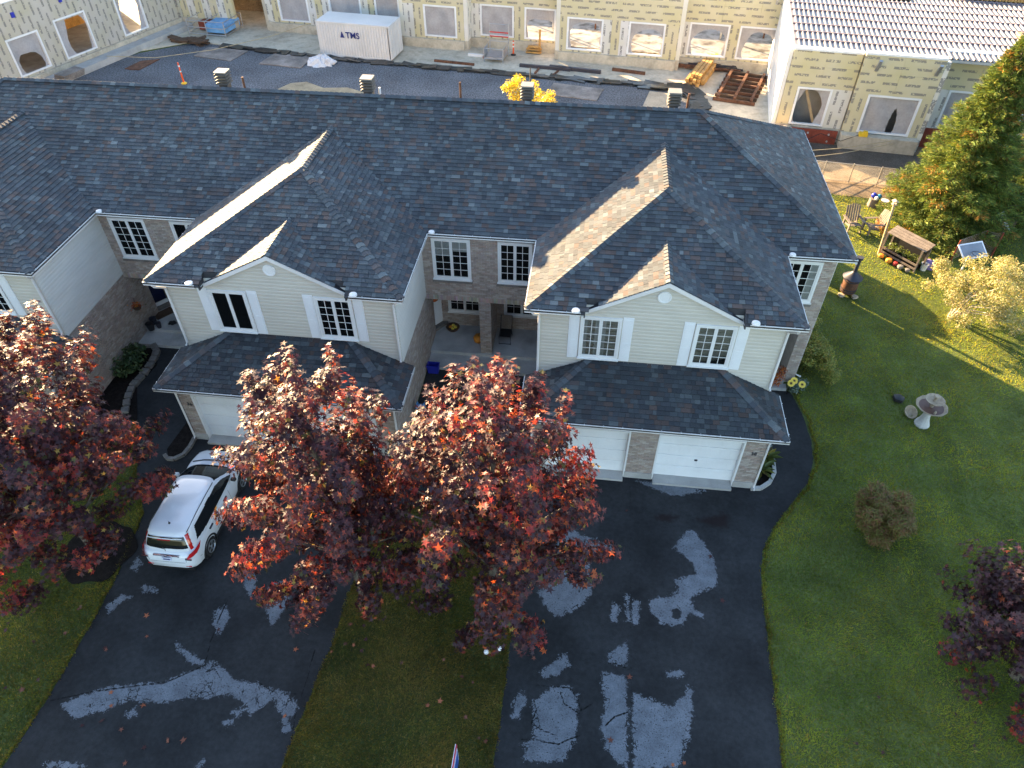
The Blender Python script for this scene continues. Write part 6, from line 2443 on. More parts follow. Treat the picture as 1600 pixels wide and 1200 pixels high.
for a in range(3):
    mb = MB()
    mb.tube((16.3 + 0.2 * math.cos(a * 2.1), 37.4 + 0.2 * math.sin(a * 2.1), 0), (16.3 + 0.1 * math.cos(a * 2.1), 37.4 + 0.1 * math.sin(a * 2.1), 0.35), 0.02, n=6)
    obj('leg', mb, 'wood_dark', t)

# chain-link fence along the site
t = thing('chain_link_fence', 'low chain-link fence with galvanised posts between the back yard and the building site', 'fence', (15, 40, 0))
fp = [(9.9, 40.9), (11.7, 40.45), (13.5, 40.17), (15.0, 40.0), (16.5, 39.78), (18.2, 39.6), (20.0, 39.4), (21.8, 39.2), (23.6, 39.0), (25.4, 38.8)]
for x, y in fp:
    mb = MB()
    mb.tube((x, y, 0), (x, y, 1.18), 0.03, n=8)
    obj('post', mb, 'chain_link', t)
for (x0, y0), (x1, y1) in zip(fp, fp[1:]):
    for z in (1.13, 0.08):
        mb = MB()
        mb.tube((x0, y0, z), (x1, y1, z), 0.022 if z > 1 else 0.012, n=6)
        obj('rail', mb, 'chain_link', t)
    mb = MB()
    d = Vector((x1 - x0, y1 - y0, 0))
    L = d.length
    d.normalize()
    st = 0.085
    for sgn in (-1, 1):
        k = -1.05 if sgn > 0 else 0
        while k < L + (0 if sgn > 0 else 1.05):
            a, b = k, k + sgn * 1.05
            z0, z1 = 0.08, 1.13
            if a < 0:
                z0 += -a if sgn > 0 else 0
                a = 0
            if b > L:
                z1 -= b - L
                b = L
            if sgn < 0:
                if a > L:
                    z0 += a - L
                    a = L
                if b < 0:
                    z1 -= -b
                    b = 0
            if z1 - z0 > 0.03:
                p, q = Vector((x0, y0, z0)) + d * a, Vector((x0, y0, z1)) + d * b
                mb.tube(p, q, 0.004, n=3, cap=False)
            k += st
    obj('chain_mesh', mb, 'chain_link', t, kind='stuff')

# sign at the edge of the grass strip, seen edge-on
t = thing('lawn_sign', 'red, white and blue estate sign seen edge-on at the foot of the grass strip', 'sign', (-2.12, 6.12, 0))
mb = MB()
mb.box(-2.16, -2.144, 5.62, 6.42, 0.62, 1.42)
obj('panel', mb, 'sign_white', t)
mb = MB()
mb.box(-2.166, -2.161, 5.63, 6.41, 0.95, 1.34)
obj('panel', mb, 'sign_red', t)
mb = MB()
mb.box(-2.112, -2.096, 5.62, 6.34, 0.62, 1.36)
obj('panel', mb, 'sign_white', t)
mb = MB()
mb.box(-2.095, -2.09, 5.63, 6.3, 0.66, 1.30)
obj('panel', mb, 'sign_blue', t)
mb = MB()
mb.box(-2.143, -2.113, 5.63, 6.41, 1.25, 1.41)
obj('panel', mb, 'sign_red', t)
for y in (5.67, 6.37):
    mb = MB()
    mb.box(-2.14, -2.116, y - 0.012, y + 0.012, 0.0, 1.25)
    obj('stake', mb, 'metal_dark', t)
for k, (x, y) in enumerate(((-1.85, 9.46), (-1.49, 9.6))):
    t = thing('lawn_light', ('left' if k == 0 else 'right') + ' one of two white ball lights in the grass by the right driveway', 'light', (x, y, 0), 'white lawn lights')
    mb = MB()
    mb.lathe([(0.01, 0.07)] + [(0.075 * math.sin(math.pi * i / 8), 0.145 - 0.075 * math.cos(math.pi * i / 8)) for i in range(1, 8)] + [(0.01, 0.22)], (x, y, 0), 14)
    obj('globe', mb, 'white_paint', t, smooth=60)
    mb = MB()
    mb.tube((x, y, 0), (x, y, 0.09), 0.02, n=8)
    obj('spike', mb, 'black_plastic', t)

# edging stones and curbs of the beds
t = thing('stone_edging', 'curved edging of grey stones round the shrub bed at the left walkway', 'edging', (-17.5, 20.0, 0))
pts = [(-17.2, 17.4), (-17.5, 18.2), (-17.67, 18.9), (-17.6, 19.6), (-17.57, 20.4), (-17.72, 21.1), (-18.05, 21.45), (-18.6, 21.4)]
rr = random.Random(9)
for (x0, y0), (x1, y1) in zip(pts, pts[1:]):
    n = max(2, int(math.hypot(x1 - x0, y1 - y0) / 0.33))
    for i in range(n):
        f = (i + 0.5) / n
        a = math.atan2(y1 - y0, x1 - x0) + rr.uniform(-0.1, 0.1)
        mb = MB()
        w = 0.15
        mb.obox((x0 + (x1 - x0) * f, y0 + (y1 - y0) * f, 0.07), (math.cos(a), math.sin(a), 0), (-math.sin(a), math.cos(a), 0), (0, 0, 1), 0.15, w * rr.uniform(0.85, 1.1), 0.07 + rr.uniform(-0.01, 0.02))
        obj('stone', mb, 'stone', t)
for nm, lb, pts in (('concrete_curb', 'thin curved concrete curb at the front left corner of the left garage', [(-13.95, 16.55), (-13.93, 16.1), (-14.0, 15.7), (-14.25, 15.45), (-14.5, 15.45), (-14.68, 15.6)]),
                    ('concrete_curb', 'pale curved concrete curb of the bed beside garage 38', [(6.55, 16.5), (6.9, 16.55), (7.25, 16.85), (7.48, 17.3), (7.52, 17.9), (7.5, 18.9)])):
    mb = MB()
    for (x0, y0), (x1, y1) in zip(pts, pts[1:]):
        mb.bar((x0, y0, 0.06), (x1, y1, 0.06), 0.13, 0.12)
    tag(obj(nm, mb, 'concrete_pale' if x1 > 0 else 'stone', None), lb, 'curb')

# porch of the right-hand middle house: chair, pumpkins, bin
t = thing('porch_chair', 'dark metal-framed sling chair on the right half of the middle porch', 'chair', (-2.98, 23.35, 0.30))
mb = MB()
for x in (-3.22, -2.74):
    mb.path([(x, 22.98, 0.31), (x, 23.0, 0.72), (x, 23.55, 0.72), (x, 23.75, 1.28)], 0.016, 6)
    mb.path([(x, 23.62, 0.31), (x, 23.5, 0.72)], 0.016, 6)
mb.tube((-3.22, 22.98, 0.34), (-2.74, 22.98, 0.34), 0.014, n=6)
mb.tube((-3.22, 23.62, 0.40), (-2.74, 23.62, 0.40), 0.014, n=6)
obj('frame', mb, 'metal_dark', t, smooth=40)
mb = MB()
mb.obox((-2.98, 23.66, 1.00), (1, 0, 0), Vector((0, 0.336, 0.942)), Vector((0, -0.942, 0.336)), 0.22, 0.30, 0.008)
obj('backrest', mb, 'wood_weathered', t)
mb = MB()
mb.obox((-2.98, 23.28, 0.70), (1, 0, 0), (0, 1, 0), (0, 0, 1), 0.22, 0.27, 0.008)
obj('seat', mb, 'black_plastic', t)


def pumpkin(x, y, z, r, m, lb, gr):
    t = thing('pumpkin', lb, 'pumpkin', (x, y, z), gr)
    mb = MB()
    mb.lathe([(r * 0.3, 0), (r * 0.85, r * 0.25), (r, r * 0.75), (r * 0.8, r * 1.3), (r * 0.25, r * 1.45), (0.01, r * 1.38)], (x, y, z), 24, wob=0.06, nw=8)
    obj('flesh', mb, m, t, smooth=60)
    mb = MB()
    mb.path([(x, y, z + r * 1.35), (x + 0.02, y, z + r * 1.7)], 0.018, 6)
    obj('stalk', mb, 'wood_dark', t)


pumpkin(-4.1, 23.05, 0.30, 0.24, 'pumpkin', 'orange pumpkin against the brick pier of the middle porch', 'pumpkins on the porches')
t = thing('wreath_basket', 'dark basket with yellow gourds on the middle porch by the white door', 'basket', (-5.35, 23.75, 0.30))
mb = MB()
mb.lathe([(0.22, 0.0), (0.30, 0.14), (0.28, 0.16), (0.2, 0.06), (0.02, 0.05)], (-5.35, 23.75, 0.30), 18)
obj('basket', mb, 'wood_dark', t, smooth=50)
for i in range(4):
    mb = MB()
    a = i * 1.6
    x, y = -5.35 + 0.11 * math.cos(a), 23.75 + 0.11 * math.sin(a)
    mb.lathe([(0.02, 0.06), (0.07, 0.10), (0.075, 0.15), (0.02, 0.2)], (x, y, 0.30), 10)
    obj('gourd', mb, 'flower_yellow' if i != 2 else 'pumpkin', t, smooth=60)
t = thing('door_wreath', 'round orange and brown wreath hanging on the white front door', 'wreath', (-6.15, 23.75, 1.9))
mb = MB()
e = Vector((0.6, 0.8, 0))
nn = Vector((0.8, -0.6, 0))
for i in range(26):
    a = 2 * math.pi * i / 26
    c = Vector((-6.06, 23.80, 2.00)) + nn * 0.07 + e * (0.19 * math.cos(a)) + Vector((0, 0, 0.19 * math.sin(a)))
    mb.obox(c, (e * math.cos(a) + Vector((0, 0, math.sin(a)))).normalized(), (e * -math.sin(a) + Vector((0, 0, math.cos(a)))).normalized(), nn, 0.06, 0.03, 0.02)
obj('ring_of_leaves', mb, 'flower_orange', t)
t = thing('recycling_bin', 'blue recycling box at the left end of the middle porch step', 'bin', (-5.72, 21.55, 0.0))
mb = MB()
x0, x1, y0, y1 = -5.98, -5.48, 21.1, 21.42
mb.add([(x0 + .04, y0 + .03, 0.01), (x1 - .04, y0 + .03, 0.01), (x1 - .04, y1 - .03, 0.01), (x0 + .04, y1 - .03, 0.01), (x0, y0, 0.42), (x1, y0, 0.42), (x1, y1, 0.42), (x0, y1, 0.42),
        (x0 + .03, y0 + .03, 0.42), (x1 - .03, y0 + .03, 0.42), (x1 - .03, y1 - .03, 0.42), (x0 + .03, y1 - .03, 0.42), (x0 + .06, y0 + .05, 0.05), (x1 - .06, y0 + .05, 0.05), (x1 - .06, y1 - .05, 0.05), (x0 + .06, y1 - .05, 0.05)],
       [(0, 3, 2, 1), (0, 1, 5, 4), (1, 2, 6, 5), (2, 3, 7, 6), (3, 0, 4, 7), (4, 5, 9, 8), (5, 6, 10, 9), (6, 7, 11, 10), (7, 4, 8, 11), (8, 9, 13, 12), (9, 10, 14, 13), (10, 11, 15, 14), (11, 8, 12, 15), (12, 13, 14, 15)])
obj('box', mb, 'blue_plastic', t)
mb = MB()
mb.box(x0 - 0.02, x1 + 0.02, y0 - 0.02, y0 - 0.001, 0.36, 0.42)
obj('lip', mb, 'blue_plastic', t)
t = thing('hose_reel', 'pale blue hose reel standing against the side of the left garage', 'hose reel', (-5.78, 18.75, 0))
mb = MB()
mb.v = []
mb.lathe([(0.20, -0.15), (0.20, -0.13), (0.12, -0.13), (0.12, 0.13), (0.20, 0.13), (0.20, 0.15)], n=18)
mb.xf(Matrix.Translation((-5.72, 18.75, 0.45)) @ Matrix.Rotation(R(90), 4, 'Y'))
obj('drum', mb, 'blue_sheet', t, smooth=40)
mb = MB()
mb.path([(-5.9, 18.55, 0.0), (-5.9, 18.6, 0.55), (-5.9, 18.9, 0.55), (-5.9, 18.95, 0.0)], 0.02, 6)
mb.path([(-5.54, 18.55, 0.0), (-5.54, 18.6, 0.55), (-5.54, 18.9, 0.55), (-5.54, 18.95, 0.0)], 0.02, 6)
obj('stand', mb, 'metal_dark', t)
# left porch: mat, pots, hanging basket
mb = MB()
e = Vector((0.60, 0.80, 0)).normalized()
mb.obox((-18.42, 23.35, 0.309), e, Vector((-e.y, e.x, 0)), (0, 0, 1), 0.42, 0.26, 0.008)
tag(obj('door_mat', mb, 'wood_dark', None), 'dark brown door mat before the storm door of the left porch', 'mat')
mb = MB()
for i in range(5):
    a = i * 1.3
    mb.lathe([(0.02, 0), (0.09, 0.02), (0.07, 0.05), (0.01, 0.06)], (-17.72 + 0.11 * math.cos(a), 22.72 + 0.08 * math.sin(a), 0.30), 7)
tag(obj('iron_ornament', mb, 'black_plastic', None), 'small black cast ornament lying on the left porch floor', 'ornament')
for k, (x, y, r, h, m) in enumerate(((-18.5, 22.62, 0.15, 0.28, 'metal_dark'), (-18.42, 22.2, 0.17, 0.32, 'black_plastic'), (-18.15, 22.38, 0.12, 0.24, 'metal_dark'))):
    mb = MB()
    mb.lathe([(r * 0.7, 0), (r, h), (r * 1.05, h + 0.02), (r * 0.85, h + 0.02), (r * 0.7, h * 0.5), (0.02, h * 0.5)], (x, y, 0.30), 14)
    tag(obj('flower_pot', mb, m, None, smooth=40), ['dark pot nearest the storm door on the left porch', 'largest black pot at the front edge of the left porch', 'smallest dark pot beside the black pot on the left porch'][k], 'pot', 'pots on the left porch')
t = thing('hanging_basket', 'hanging basket of orange flowers on the brick wall beside the left porch', 'basket', (-18.42, 21.95, 1.6))
mb = MB()
mb.lathe([(0.03, -0.18), (0.13, -0.12), (0.18, 0.0), (0.02, 0.0)], (-18.42, 21.95, 1.75), 14)
obj('bowl', mb, 'wood_dark', t, smooth=40)
mb = MB()
mb.path([(-18.72, 21.95, 2.15), (-18.42, 21.95, 2.2), (-18.42, 21.95, 1.75)], 0.01, 5)
obj('bracket', mb, 'metal_dark', t)
rng = np.random.default_rng(91)
P = np.array([-18.42, 21.95, 1.82]) + rng.normal(0, 0.12, (160, 3)) * np.array([1, 1, 0.6])
V, F = leaves(P, rot_frames(rng, 160, 0.4), rng.uniform(0.05, 0.1, 160), OVAL_V, OVAL_F)
o = bpy.data.objects.new('flowers', mesh_np('flowers', V - P.mean(0), F, 'leaf_green', np.repeat(col_mix(rng, 160, [(0.55, 0.10, 0.03), (0.6, 0.22, 0.03), (0.08, 0.10, 0.03)], [3, 2, 1]), 4, 0)))
link(o, t, P.mean(0))
# side entrance at the right: orange mums, red pot, sunflowers, rack
bushy('potted_mums', 'rust-orange mums on the step of the side entrance beside the corner pier', 'flowers', [(8.25, 22.05, 0.55, 0.27), (8.1, 21.85, 0.4, 0.25), (8.4, 22.3, 0.65, 0.2)], 420, 0.09,
      [(0.40, 0.10, 0.03), (0.50, 0.17, 0.03), (0.25, 0.06, 0.03)], [3, 2, 1], 73)
bushy('potted_mums', 'dark red flowers low on the step of the side entrance', 'flowers', [(7.75, 21.95, 0.4, 0.2), (7.6, 21.85, 0.35, 0.16)], 200, 0.08, [(0.30, 0.025, 0.035), (0.20, 0.03, 0.04)], [2, 1], 74)
for k, (x, y, z) in enumerate(((8.72, 21.62, 0.72), (8.60, 21.52, 0.66), (9.02, 21.50, 0.66))):
    t = thing('sunflower', ['upper of the two touching sunflowers by the side entrance', 'lower of the two touching sunflowers by the side entrance', 'single sunflower by the foot of the corner pier'][k], 'sunflower', (x, y, 0), 'sunflowers by the side entrance')
    mb = MB()
    mb.path([(x, y + 0.06, 0), (x, y + 0.03, z * 0.6), (x, y, z)], 0.012, 5)
    obj('stem', mb, 'leaf_stem' if False else 'mulch', t)
    ax = Vector((0, -0.62, 0.78))
    ex = Vector((1, 0, 0))
    ey = ax.cross(ex)
    for i in range(14):
        a = 2 * math.pi * i / 14
        dd = ex * math.cos(a) + ey * math.sin(a)
        mb = MB()
        mb.obox(Vector((x, y, z)) + dd * 0.09, dd, ax.cross(dd), ax, 0.05, 0.022, 0.004)
        obj('petal', mb, 'flower_yellow', t)
    mb = MB()
    mb.obox(Vector((x, y, z)) + ax * 0.01, ex, ey, ax, 0.035, 0.035, 0.012)
    obj('centre', mb, 'wood_dark', t)
t = thing('bench', 'dark slatted bench in the shade of the side entrance', 'bench', (7.7, 23.5, 0.28))
for i in range(4):
    mb = MB()
    mb.box(7.2, 8.2, 23.3 + i * 0.11, 23.39 + i * 0.11, 0.70, 0.72)
    obj('seat_slat', mb, 'wood_weathered', t)
for x in (7.25, 8.15):
    for y in (23.34, 23.68):
        mb = MB()
        mb.box(x - 0.025, x + 0.025, y - 0.025, y + 0.025, 0.28, 0.70)
        obj('leg', mb, 'metal_dark', t)

# ------------------------------------------------------------------ the building site behind the row
ORG = Vector((-3.0, 58.2, 0))
EU = Vector((math.cos(ROT), math.sin(ROT), 0))
EV = Vector((-math.sin(ROT), math.cos(ROT), 0))
UP = Vector((0, 0, 1))


def SP3(u, v, z=0.0):
    return ORG + EU * u + EV * v + UP * z


def fbox(mb, o, eu, ev, u0, u1, v0, v1, z0, z1):
    c = o + eu * ((u0 + u1) / 2) + ev * ((v0 + v1) / 2) + UP * ((z0 + z1) / 2)
    return mb.obox(c, eu, ev, UP, abs(u1 - u0) / 2, abs(v1 - v0) / 2, abs(z1 - z0) / 2)


def sheet_with_hole(o, eu, ev, u0, u1, z0, z1, hole, seed):
    """a poly sheet over an opening: fluttered grid with a blob torn out of it"""
    r = random.Random(seed)
    mb = MB()
    n, m = 44, 40
    P = {}
    for i in range(n + 1):
        for j in range(m + 1):
            f, g = i / n, j / m
            P[i, j] = o + eu * (u0 + (u1 - u0) * f) + UP * (z0 + (z1 - z0) * g) + ev * (0.10 + 0.05 * math.sin(9 * f + 3 * g + seed) * g * (1 - g) * 4)
    for i in range(n):
        for j in range(m):
            f, g = (i + 0.5) / n, (j + 0.5) / m
            if hole:
                cx, cy, rx, ry, pw = hole
                if abs((f - cx) / rx) ** pw + abs((g - cy) / ry) ** pw < 1 + 0.16 * math.sin(5 * f + 7 * g + seed):
                    continue
            mb.add([P[i, j], P[i + 1, j], P[i + 1, j + 1], P[i, j + 1]], [(0, 1, 2, 3)])
    return mb


def facade(root, o, eu, ev, U0, U1, wins, z_f=0.75, top=5.5, foot=0.22, rows='sheathing_rows', cols='sheathing_columns', zw=(0.95, 3.12), seed=0, depth=0.35, jogs=()):
    """one straight stretch of sheathed wall: concrete footing, boards between and above the openings, white frames, poly sheets"""
    mb = MB()
    fbox(mb, o, eu, ev, U0 - 0.02, U1 + 0.02, -foot, depth, 0.0, z_f)
    obj('foundation', mb, 'concrete_site', root)
    ed = [U0] + [x for w in wins for x in w[:2]] + [U1]
    # piers, in boards about 0.6 m wide
    for a, b in zip(ed[0::2], ed[1::2]):
        n = max(1, round((b - a) / 0.75))
        for i in range(n):
            x0, x1 = a + (b - a) * i / n, a + (b - a) * (i + 1) / n
            mb = MB()
            fbox(mb, o, eu, ev, x0 + 0.004, x1 - 0.004, 0.012 * (i % 2), depth, z_f + 0.002, zw[1] + 0.1)
            obj('sheathing_panel', mb, 'sheathing_pale' if (i + round(a)) % 2 and cols == 'sheathing_columns' else cols, root)
    # band above
    n = max(1, round((U1 - U0) / 2.4))
    for i in range(n):
        for k, (za, zb) in enumerate(((zw[1] + 0.104, zw[1] + 1.3), (zw[1] + 1.304, top))):
            x0, x1 = U0 + (U1 - U0) * i / n, U0 + (U1 - U0) * (i + 1) / n
            mb = MB()
            fbox(mb, o, eu, ev, x0 + 0.004, x1 - 0.004, -0.004 - 0.01 * ((i + k) % 2), depth, za, zb)
            obj('sheathing_panel', mb, rows, root)
    mb = MB()
    fbox(mb, o, eu, ev, U0, U1, -0.06, depth + 0.02, top + 0.002, top + 0.12)
    obj('parapet', mb, 'white_paint', root)
    for k, w in enumerate(wins):
        a, b, hole = w[0], w[1], w[2]
        za, zb = (w[3], w[4]) if len(w) > 3 else zw
        mb = MB()
        t = 0.13
        fbox(mb, o, eu, ev, a, b, -0.03, 0.12, za - 0.05, za + 0.05)
        fbox(mb, o, eu, ev, a, b, -0.03, 0.12, zb - 0.02, zb + 0.10)
        fbox(mb, o, eu, ev, a, a + t, -0.03, 0.12, za + 0.05, zb - 0.02)
        fbox(mb, o, eu, ev, b - t, b, -0.03, 0.12, za + 0.05, zb - 0.02)
        wo = obj('window_opening', mb, 'white_paint', root)
        if za - z_f > 0.1:
            mb = MB()
            fbox(mb, o, eu, ev, a, b, 0.0, depth, z_f, za - 0.052)
            obj('sheathing_panel', mb, cols, root)
        if hole is not None:
            mb = sheet_with_hole(o, eu, ev, a + t, b - t, za + 0.05, zb - 0.02, hole if hole else None, seed + k)
            obj('poly_sheet', mb, 'poly_film', wo)


site = thing('site_building', 'long unfinished building clad in yellow printed sheathing along the back of the gravel yard', 'building', tuple(SP3(0, 3, 0)))
BL = 0.0
# blobs: (centre x, centre y, half width, half height, roundness)
facade(site, SP3(0, 0.75), EU, EV, -25.2, -13.0, [(-24.0, -21.3, False, 0.95, 4.4), (-19.4, -16.6, False, 0.95, 4.4), (-15.4, -13.3, False, 0.95, 4.4)], seed=1)
facade(site, SP3(0, -0.05), EU, EV, -12.7, -7.7, [(-11.0, -8.3, False)], seed=2)
facade(site, SP3(0, 1.10), EU, EV, -7.4, -0.3, [(-6.7, -3.95, False), (-3.1, -0.6, (0.52, 0.22, 0.48, 0.46, 3))], seed=3)
facade(site, SP3(0, -0.45), EU, EV, 0.0, 8.9, [(0.55, 3.3, (0.52, 0.30, 0.46, 0.58, 3.4)), (5.2, 7.9, (0.54, 0.26, 0.45, 0.54, 3.0))], seed=4)
facade(site, SP3(0, 0.45), EU, EV, 9.2, 17.0, [(9.6, 12.5, (0.52, 0.26, 0.45, 0.56, 2.8)), (13.2, 16.0, (0.56, 0.28, 0.42, 0.56, 2.6))], seed=5)
for u, v0, v1 in ((-12.85, -0.05, 0.9), (-7.55, -0.05, 1.3), (-0.15, -0.45, 1.3), (9.05, -0.45, 0.7)):
    mb = MB()
    fbox(mb, SP3(0, 0), EU, EV, u - 0.15, u + 0.15, v0, v1, 0.0, 0.75)
    obj('foundation', mb, 'concrete_site', site)
    mb = MB()
    fbox(mb, SP3(0, 0), EU, EV, u - 0.15, u + 0.15, v0 + 0.01, v1, 0.752, 5.5)
    obj('sheathing_panel', mb, 'sheathing_side', site)
mb = MB()
fbox(mb, SP3(0, 0), EU, EV, -25.2, 17.0, 1.5, 16, 0.3, 0.5)
obj('floor_slab', mb, 'concrete_wet', site)
mb = MB()
fbox(mb, SP3(0, 0), EU, EV, -25.2, 17.0, 15.7, 16, 0.5, 5.3)
fbox(mb, SP3(0, 0), EU, EV, -25.5, -25.2, 0.8, 16, 0.0, 5.5)
obj('inner_wall', mb, 'concrete_site', site)
for i, u in enumerate(np.linspace(-22, 15.5, 12)):
    mb = MB()
    fbox(mb, SP3(0, 0), EU, EV, u - 0.06, u + 0.06, 5.0 + (i % 3), 5.12 + (i % 3), 0.5, 5.3)
    obj('prop', mb, 'rust' if i % 2 else 'galvanised', site)
for i, u in enumerate((11.2, 12.6, 13.4, 15.0)):
    mb = MB()
    mb.obox(SP3(u - 1.2 + (1.5 if i == 3 else 0), 0.32, 5.0), (EV * 0.6 - UP * 0.8).normalized(), EU, (EV * 0.8 + UP * 0.6).normalized(), 0.35, 0.07, 0.05)
    obj('bracket', mb, 'galvanised', site)

# right wing with the ribbed metal deck
wing = thing('site_wing', 'right wing of the unfinished building with a ribbed metal roof deck and sheathed windows', 'building', tuple(SP3(20, -8, 0)))
facade(wing, SP3(0, -10.45), EU, EV, 15.95, 19.85, [(16.7, 18.75, (0.42, 0.40, 0.42, 0.56, 2.2))], z_f=0.85, top=5.32, seed=6, foot=0.05)
facade(wing, SP3(0, -10.75), EU, EV, 19.9, 24.3, [(20.75, 23.75, (0.62, 0.16, 0.10, 0.5, 1.2))], z_f=0.85, top=5.45, seed=7, foot=0.55)
facade(wing, SP3(0, -8.9), EU, EV, 24.55, 34.0, [(25.6, 27.9, False), (30, 32.5, False)], z_f=0.85, top=5.32, seed=8)
mb = MB()
fbox(mb, SP3(0, 0), EU, EV, 24.30, 24.55, -10.75, -8.9, 0.0, 5.32)
obj('sheathing_panel', mb, 'sheathing_side', wing)
mb = MB()
fbox(mb, SP3(0, 0), EU, EV, 15.75, 15.94, -10.3, 1.0, 0.0, 5.30)
obj('side_wall', mb, 'white_paint', wing)
for k in range(5):
    mb = MB()
    fbox(mb, SP3(0, 0), EU, EV, 15.70, 15.748, -10.3 + k * 2.25, -8.1 + k * 2.25, 0.5, 5.2)
    obj('side_panel', mb, 'white_paint', wing)
# the deck: rows of ribbed sheet, each row a piece
V0 = -10.2
row = 0
v = V0
while v < 16:
    mb = MB()
    u = 16.0
    prof = []
    step = 0.30
    z0 = 5.36
    while u < 44:
        prof += [(u, z0), (u + 0.17, z0), (u + 0.20, z0 + 0.075), (u + 0.27, z0 + 0.075)]
        u += step
    va, vb = v, v + 1.42
    vs = [SP3(p, va, z) for p, z in prof] + [SP3(p, vb, z) for p, z in prof]
    n = len(prof)
    mb.add(vs, [(i, i + 1, n + i + 1, n + i) for i in range(n - 1)])
    if row != 7 or True:
        obj('deck_sheet', mb, 'deck_sheet', wing)
    mb = MB()
    fbox(mb, SP3(0, 0), EU, EV, 16.0, 44, vb + 0.002, vb + 0.098, z0 - 0.02, z0 + 0.085)
    obj('deck_seam', mb, 'deck_line', wing)
    v += 1.52
    row += 1
mb = MB()
fbox(mb, SP3(0, 0), EU, EV, 15.95, 44, V0, 16, 5.18, 5.33)
obj('roof_slab', mb, 'concrete_pale', wing)
mb = MB()
fbox(mb, SP3(0, 0), EU, EV, 15.95, 44, -8.6, -8.4, 0.0, 5.1)
fbox(mb, SP3(0, 0), EU, EV, 15.95, 24.3, -8.4, -8.3, 0.0, 5.1)
obj('inner_wall', mb, 'concrete_pale', wing)
for u, lean in ((20.7, 0.10), (23.95, 0.10)):
    mb = MB()
    mb.obox(SP3(u, -11.0, 4.95), (EV * 0.55 - UP * 0.83).normalized(), EU, (EV * 0.83 + UP * 0.55).normalized(), 0.42, 0.09, 0.06)
    obj('bracket', mb, 'galvanised', wing)
for k in range(3):
    mb = MB()
    fbox(mb, SP3(0, 0), EU, EV, 16.4 + k * 2.6, 18.9 + k * 2.6, 1.0, 2.8, 5.46, 5.49)
    tag(obj('roof_board', mb, 'steel_plate', None), ['leftmost', 'middle', 'rightmost'][k] + ' of three grey boards lying side by side on the metal deck', 'board', 'grey boards on the deck')
t = thing('lumber_stack', 'stack of amber planks lying on the metal deck at the top edge', 'lumber', tuple(SP3(29.5, 4.0, 5.44)))
for i in range(26):
    mb = MB()
    fbox(mb, SP3(0, 0), EU, EV, 27.2 + i * 0.19, 27.35 + i * 0.19, 2.2, 4.6, 5.45, 5.62)
    fbox(mb, SP3(0, 0), EU, EV, 27.2 + i * 0.19, 27.35 + i * 0.19, 2.25, 4.6, 5.63, 5.85)
    obj('plank', mb, 'timber_amber', t)
t = thing('roof_opening', 'framed opening with a pale cover on the right of the metal deck', 'hatch', tuple(SP3(32, -8, 5.44)))
mb = MB()
fbox(mb, SP3(0, 0), EU, EV, 29.2, 29.4, -9.5, -5.0, 5.45, 5.62)
fbox(mb, SP3(0, 0), EU, EV, 29.4, 33.5, -5.15, -5.0, 5.45, 5.62)
obj('frame', mb, 'wood_fresh', t)
mb = MB()
fbox(mb, SP3(0, 0), EU, EV, 29.4, 33.5, -9.5, -5.15, 5.45, 5.50)
obj('cover', mb, 'steel_plate', t)

# left wing, at right angles
LA, LB = Vector((-42.3, 42.0, 0)), Vector((-35.9, 62.15, 0))
lu = (LB - LA).normalized()
lv = Vector((-lu.y, lu.x, 0))
lw = thing('site_left_wing', 'left wing of the unfinished building, its sheathed wall running away from the gravel yard', 'building', tuple(LA + lv * 3))
LL = (LB - LA).length
sheathing_mat('sheathing_left', True, 'v', (0.46, 0.42, 0.30))
facade(lw, LA, lu, lv, 0.0, LL, [(1.2, 3.9, (0.5, 0.25, 0.40, 0.36, 2.4)), (5.6, 8.2, (0.5, 0.2, 0.40, 0.34, 2.4)), (9.6, 12.4, (0.62, 0.45, 0.36, 0.60, 2.5), 0.95, 3.5), (15.2, 17.7, (0.5, 0.45, 0.38, 0.5, 2.5), 0.95, 4.2)],
       rows='sheathing_left', cols='sheathing_left', seed=9, zw=(0.95, 3.3))
mb = MB()
fbox(mb, LA, lu, lv, -8, LL, -1.3, -0.25, 0.0, 0.45)
obj('ledge', mb, 'concrete_pale', lw)
mb = MB()
fbox(mb, LA, lu, lv, -8, LL, 0.5, 9, 5.3, 5.45)
obj('roof_slab', mb, 'concrete_pale', lw)
mb = MB()
fbox(mb, LA, lu, lv, -8, LL, 7, 7.2, 0.0, 5.3)
obj('inner_wall', mb, 'timber_amber', lw)
mb = MB()
fbox(mb, LA, lu, lv, -8, LL, 0.5, 7, 0.3, 0.5)
obj('floor_slab', mb, 'concrete', lw)
facade(lw, LA, lu, lv, -8.0, -0.05, [(-6.5, -4, (0.5, 0.3, 0.4, 0.4, 2.4)), (-3.0, -0.7, (0.5, 0.25, 0.42, 0.36, 2.4))], rows='sheathing_left', cols='sheathing_left', seed=12, zw=(0.95, 3.3))
for k, f in enumerate((3.0, 6.9, 10.8)):
    mb = MB()
    mb.obox(LA + lu * f - lv * 0.05 + UP * 4.7, lu, lv, UP, 0.12, 0.06, 0.16)
    obj('bracket', mb, 'blue_plastic', lw)
mb = MB()
fbox(mb, LB, lu, lv, 0.0, 1.6, -0.15, 1.6, 0.0, 5.6)  # box added to close a gap where sunlight leaked between the walls
obj('sun_gap_filler', mb, 'sheathing_left', lw)
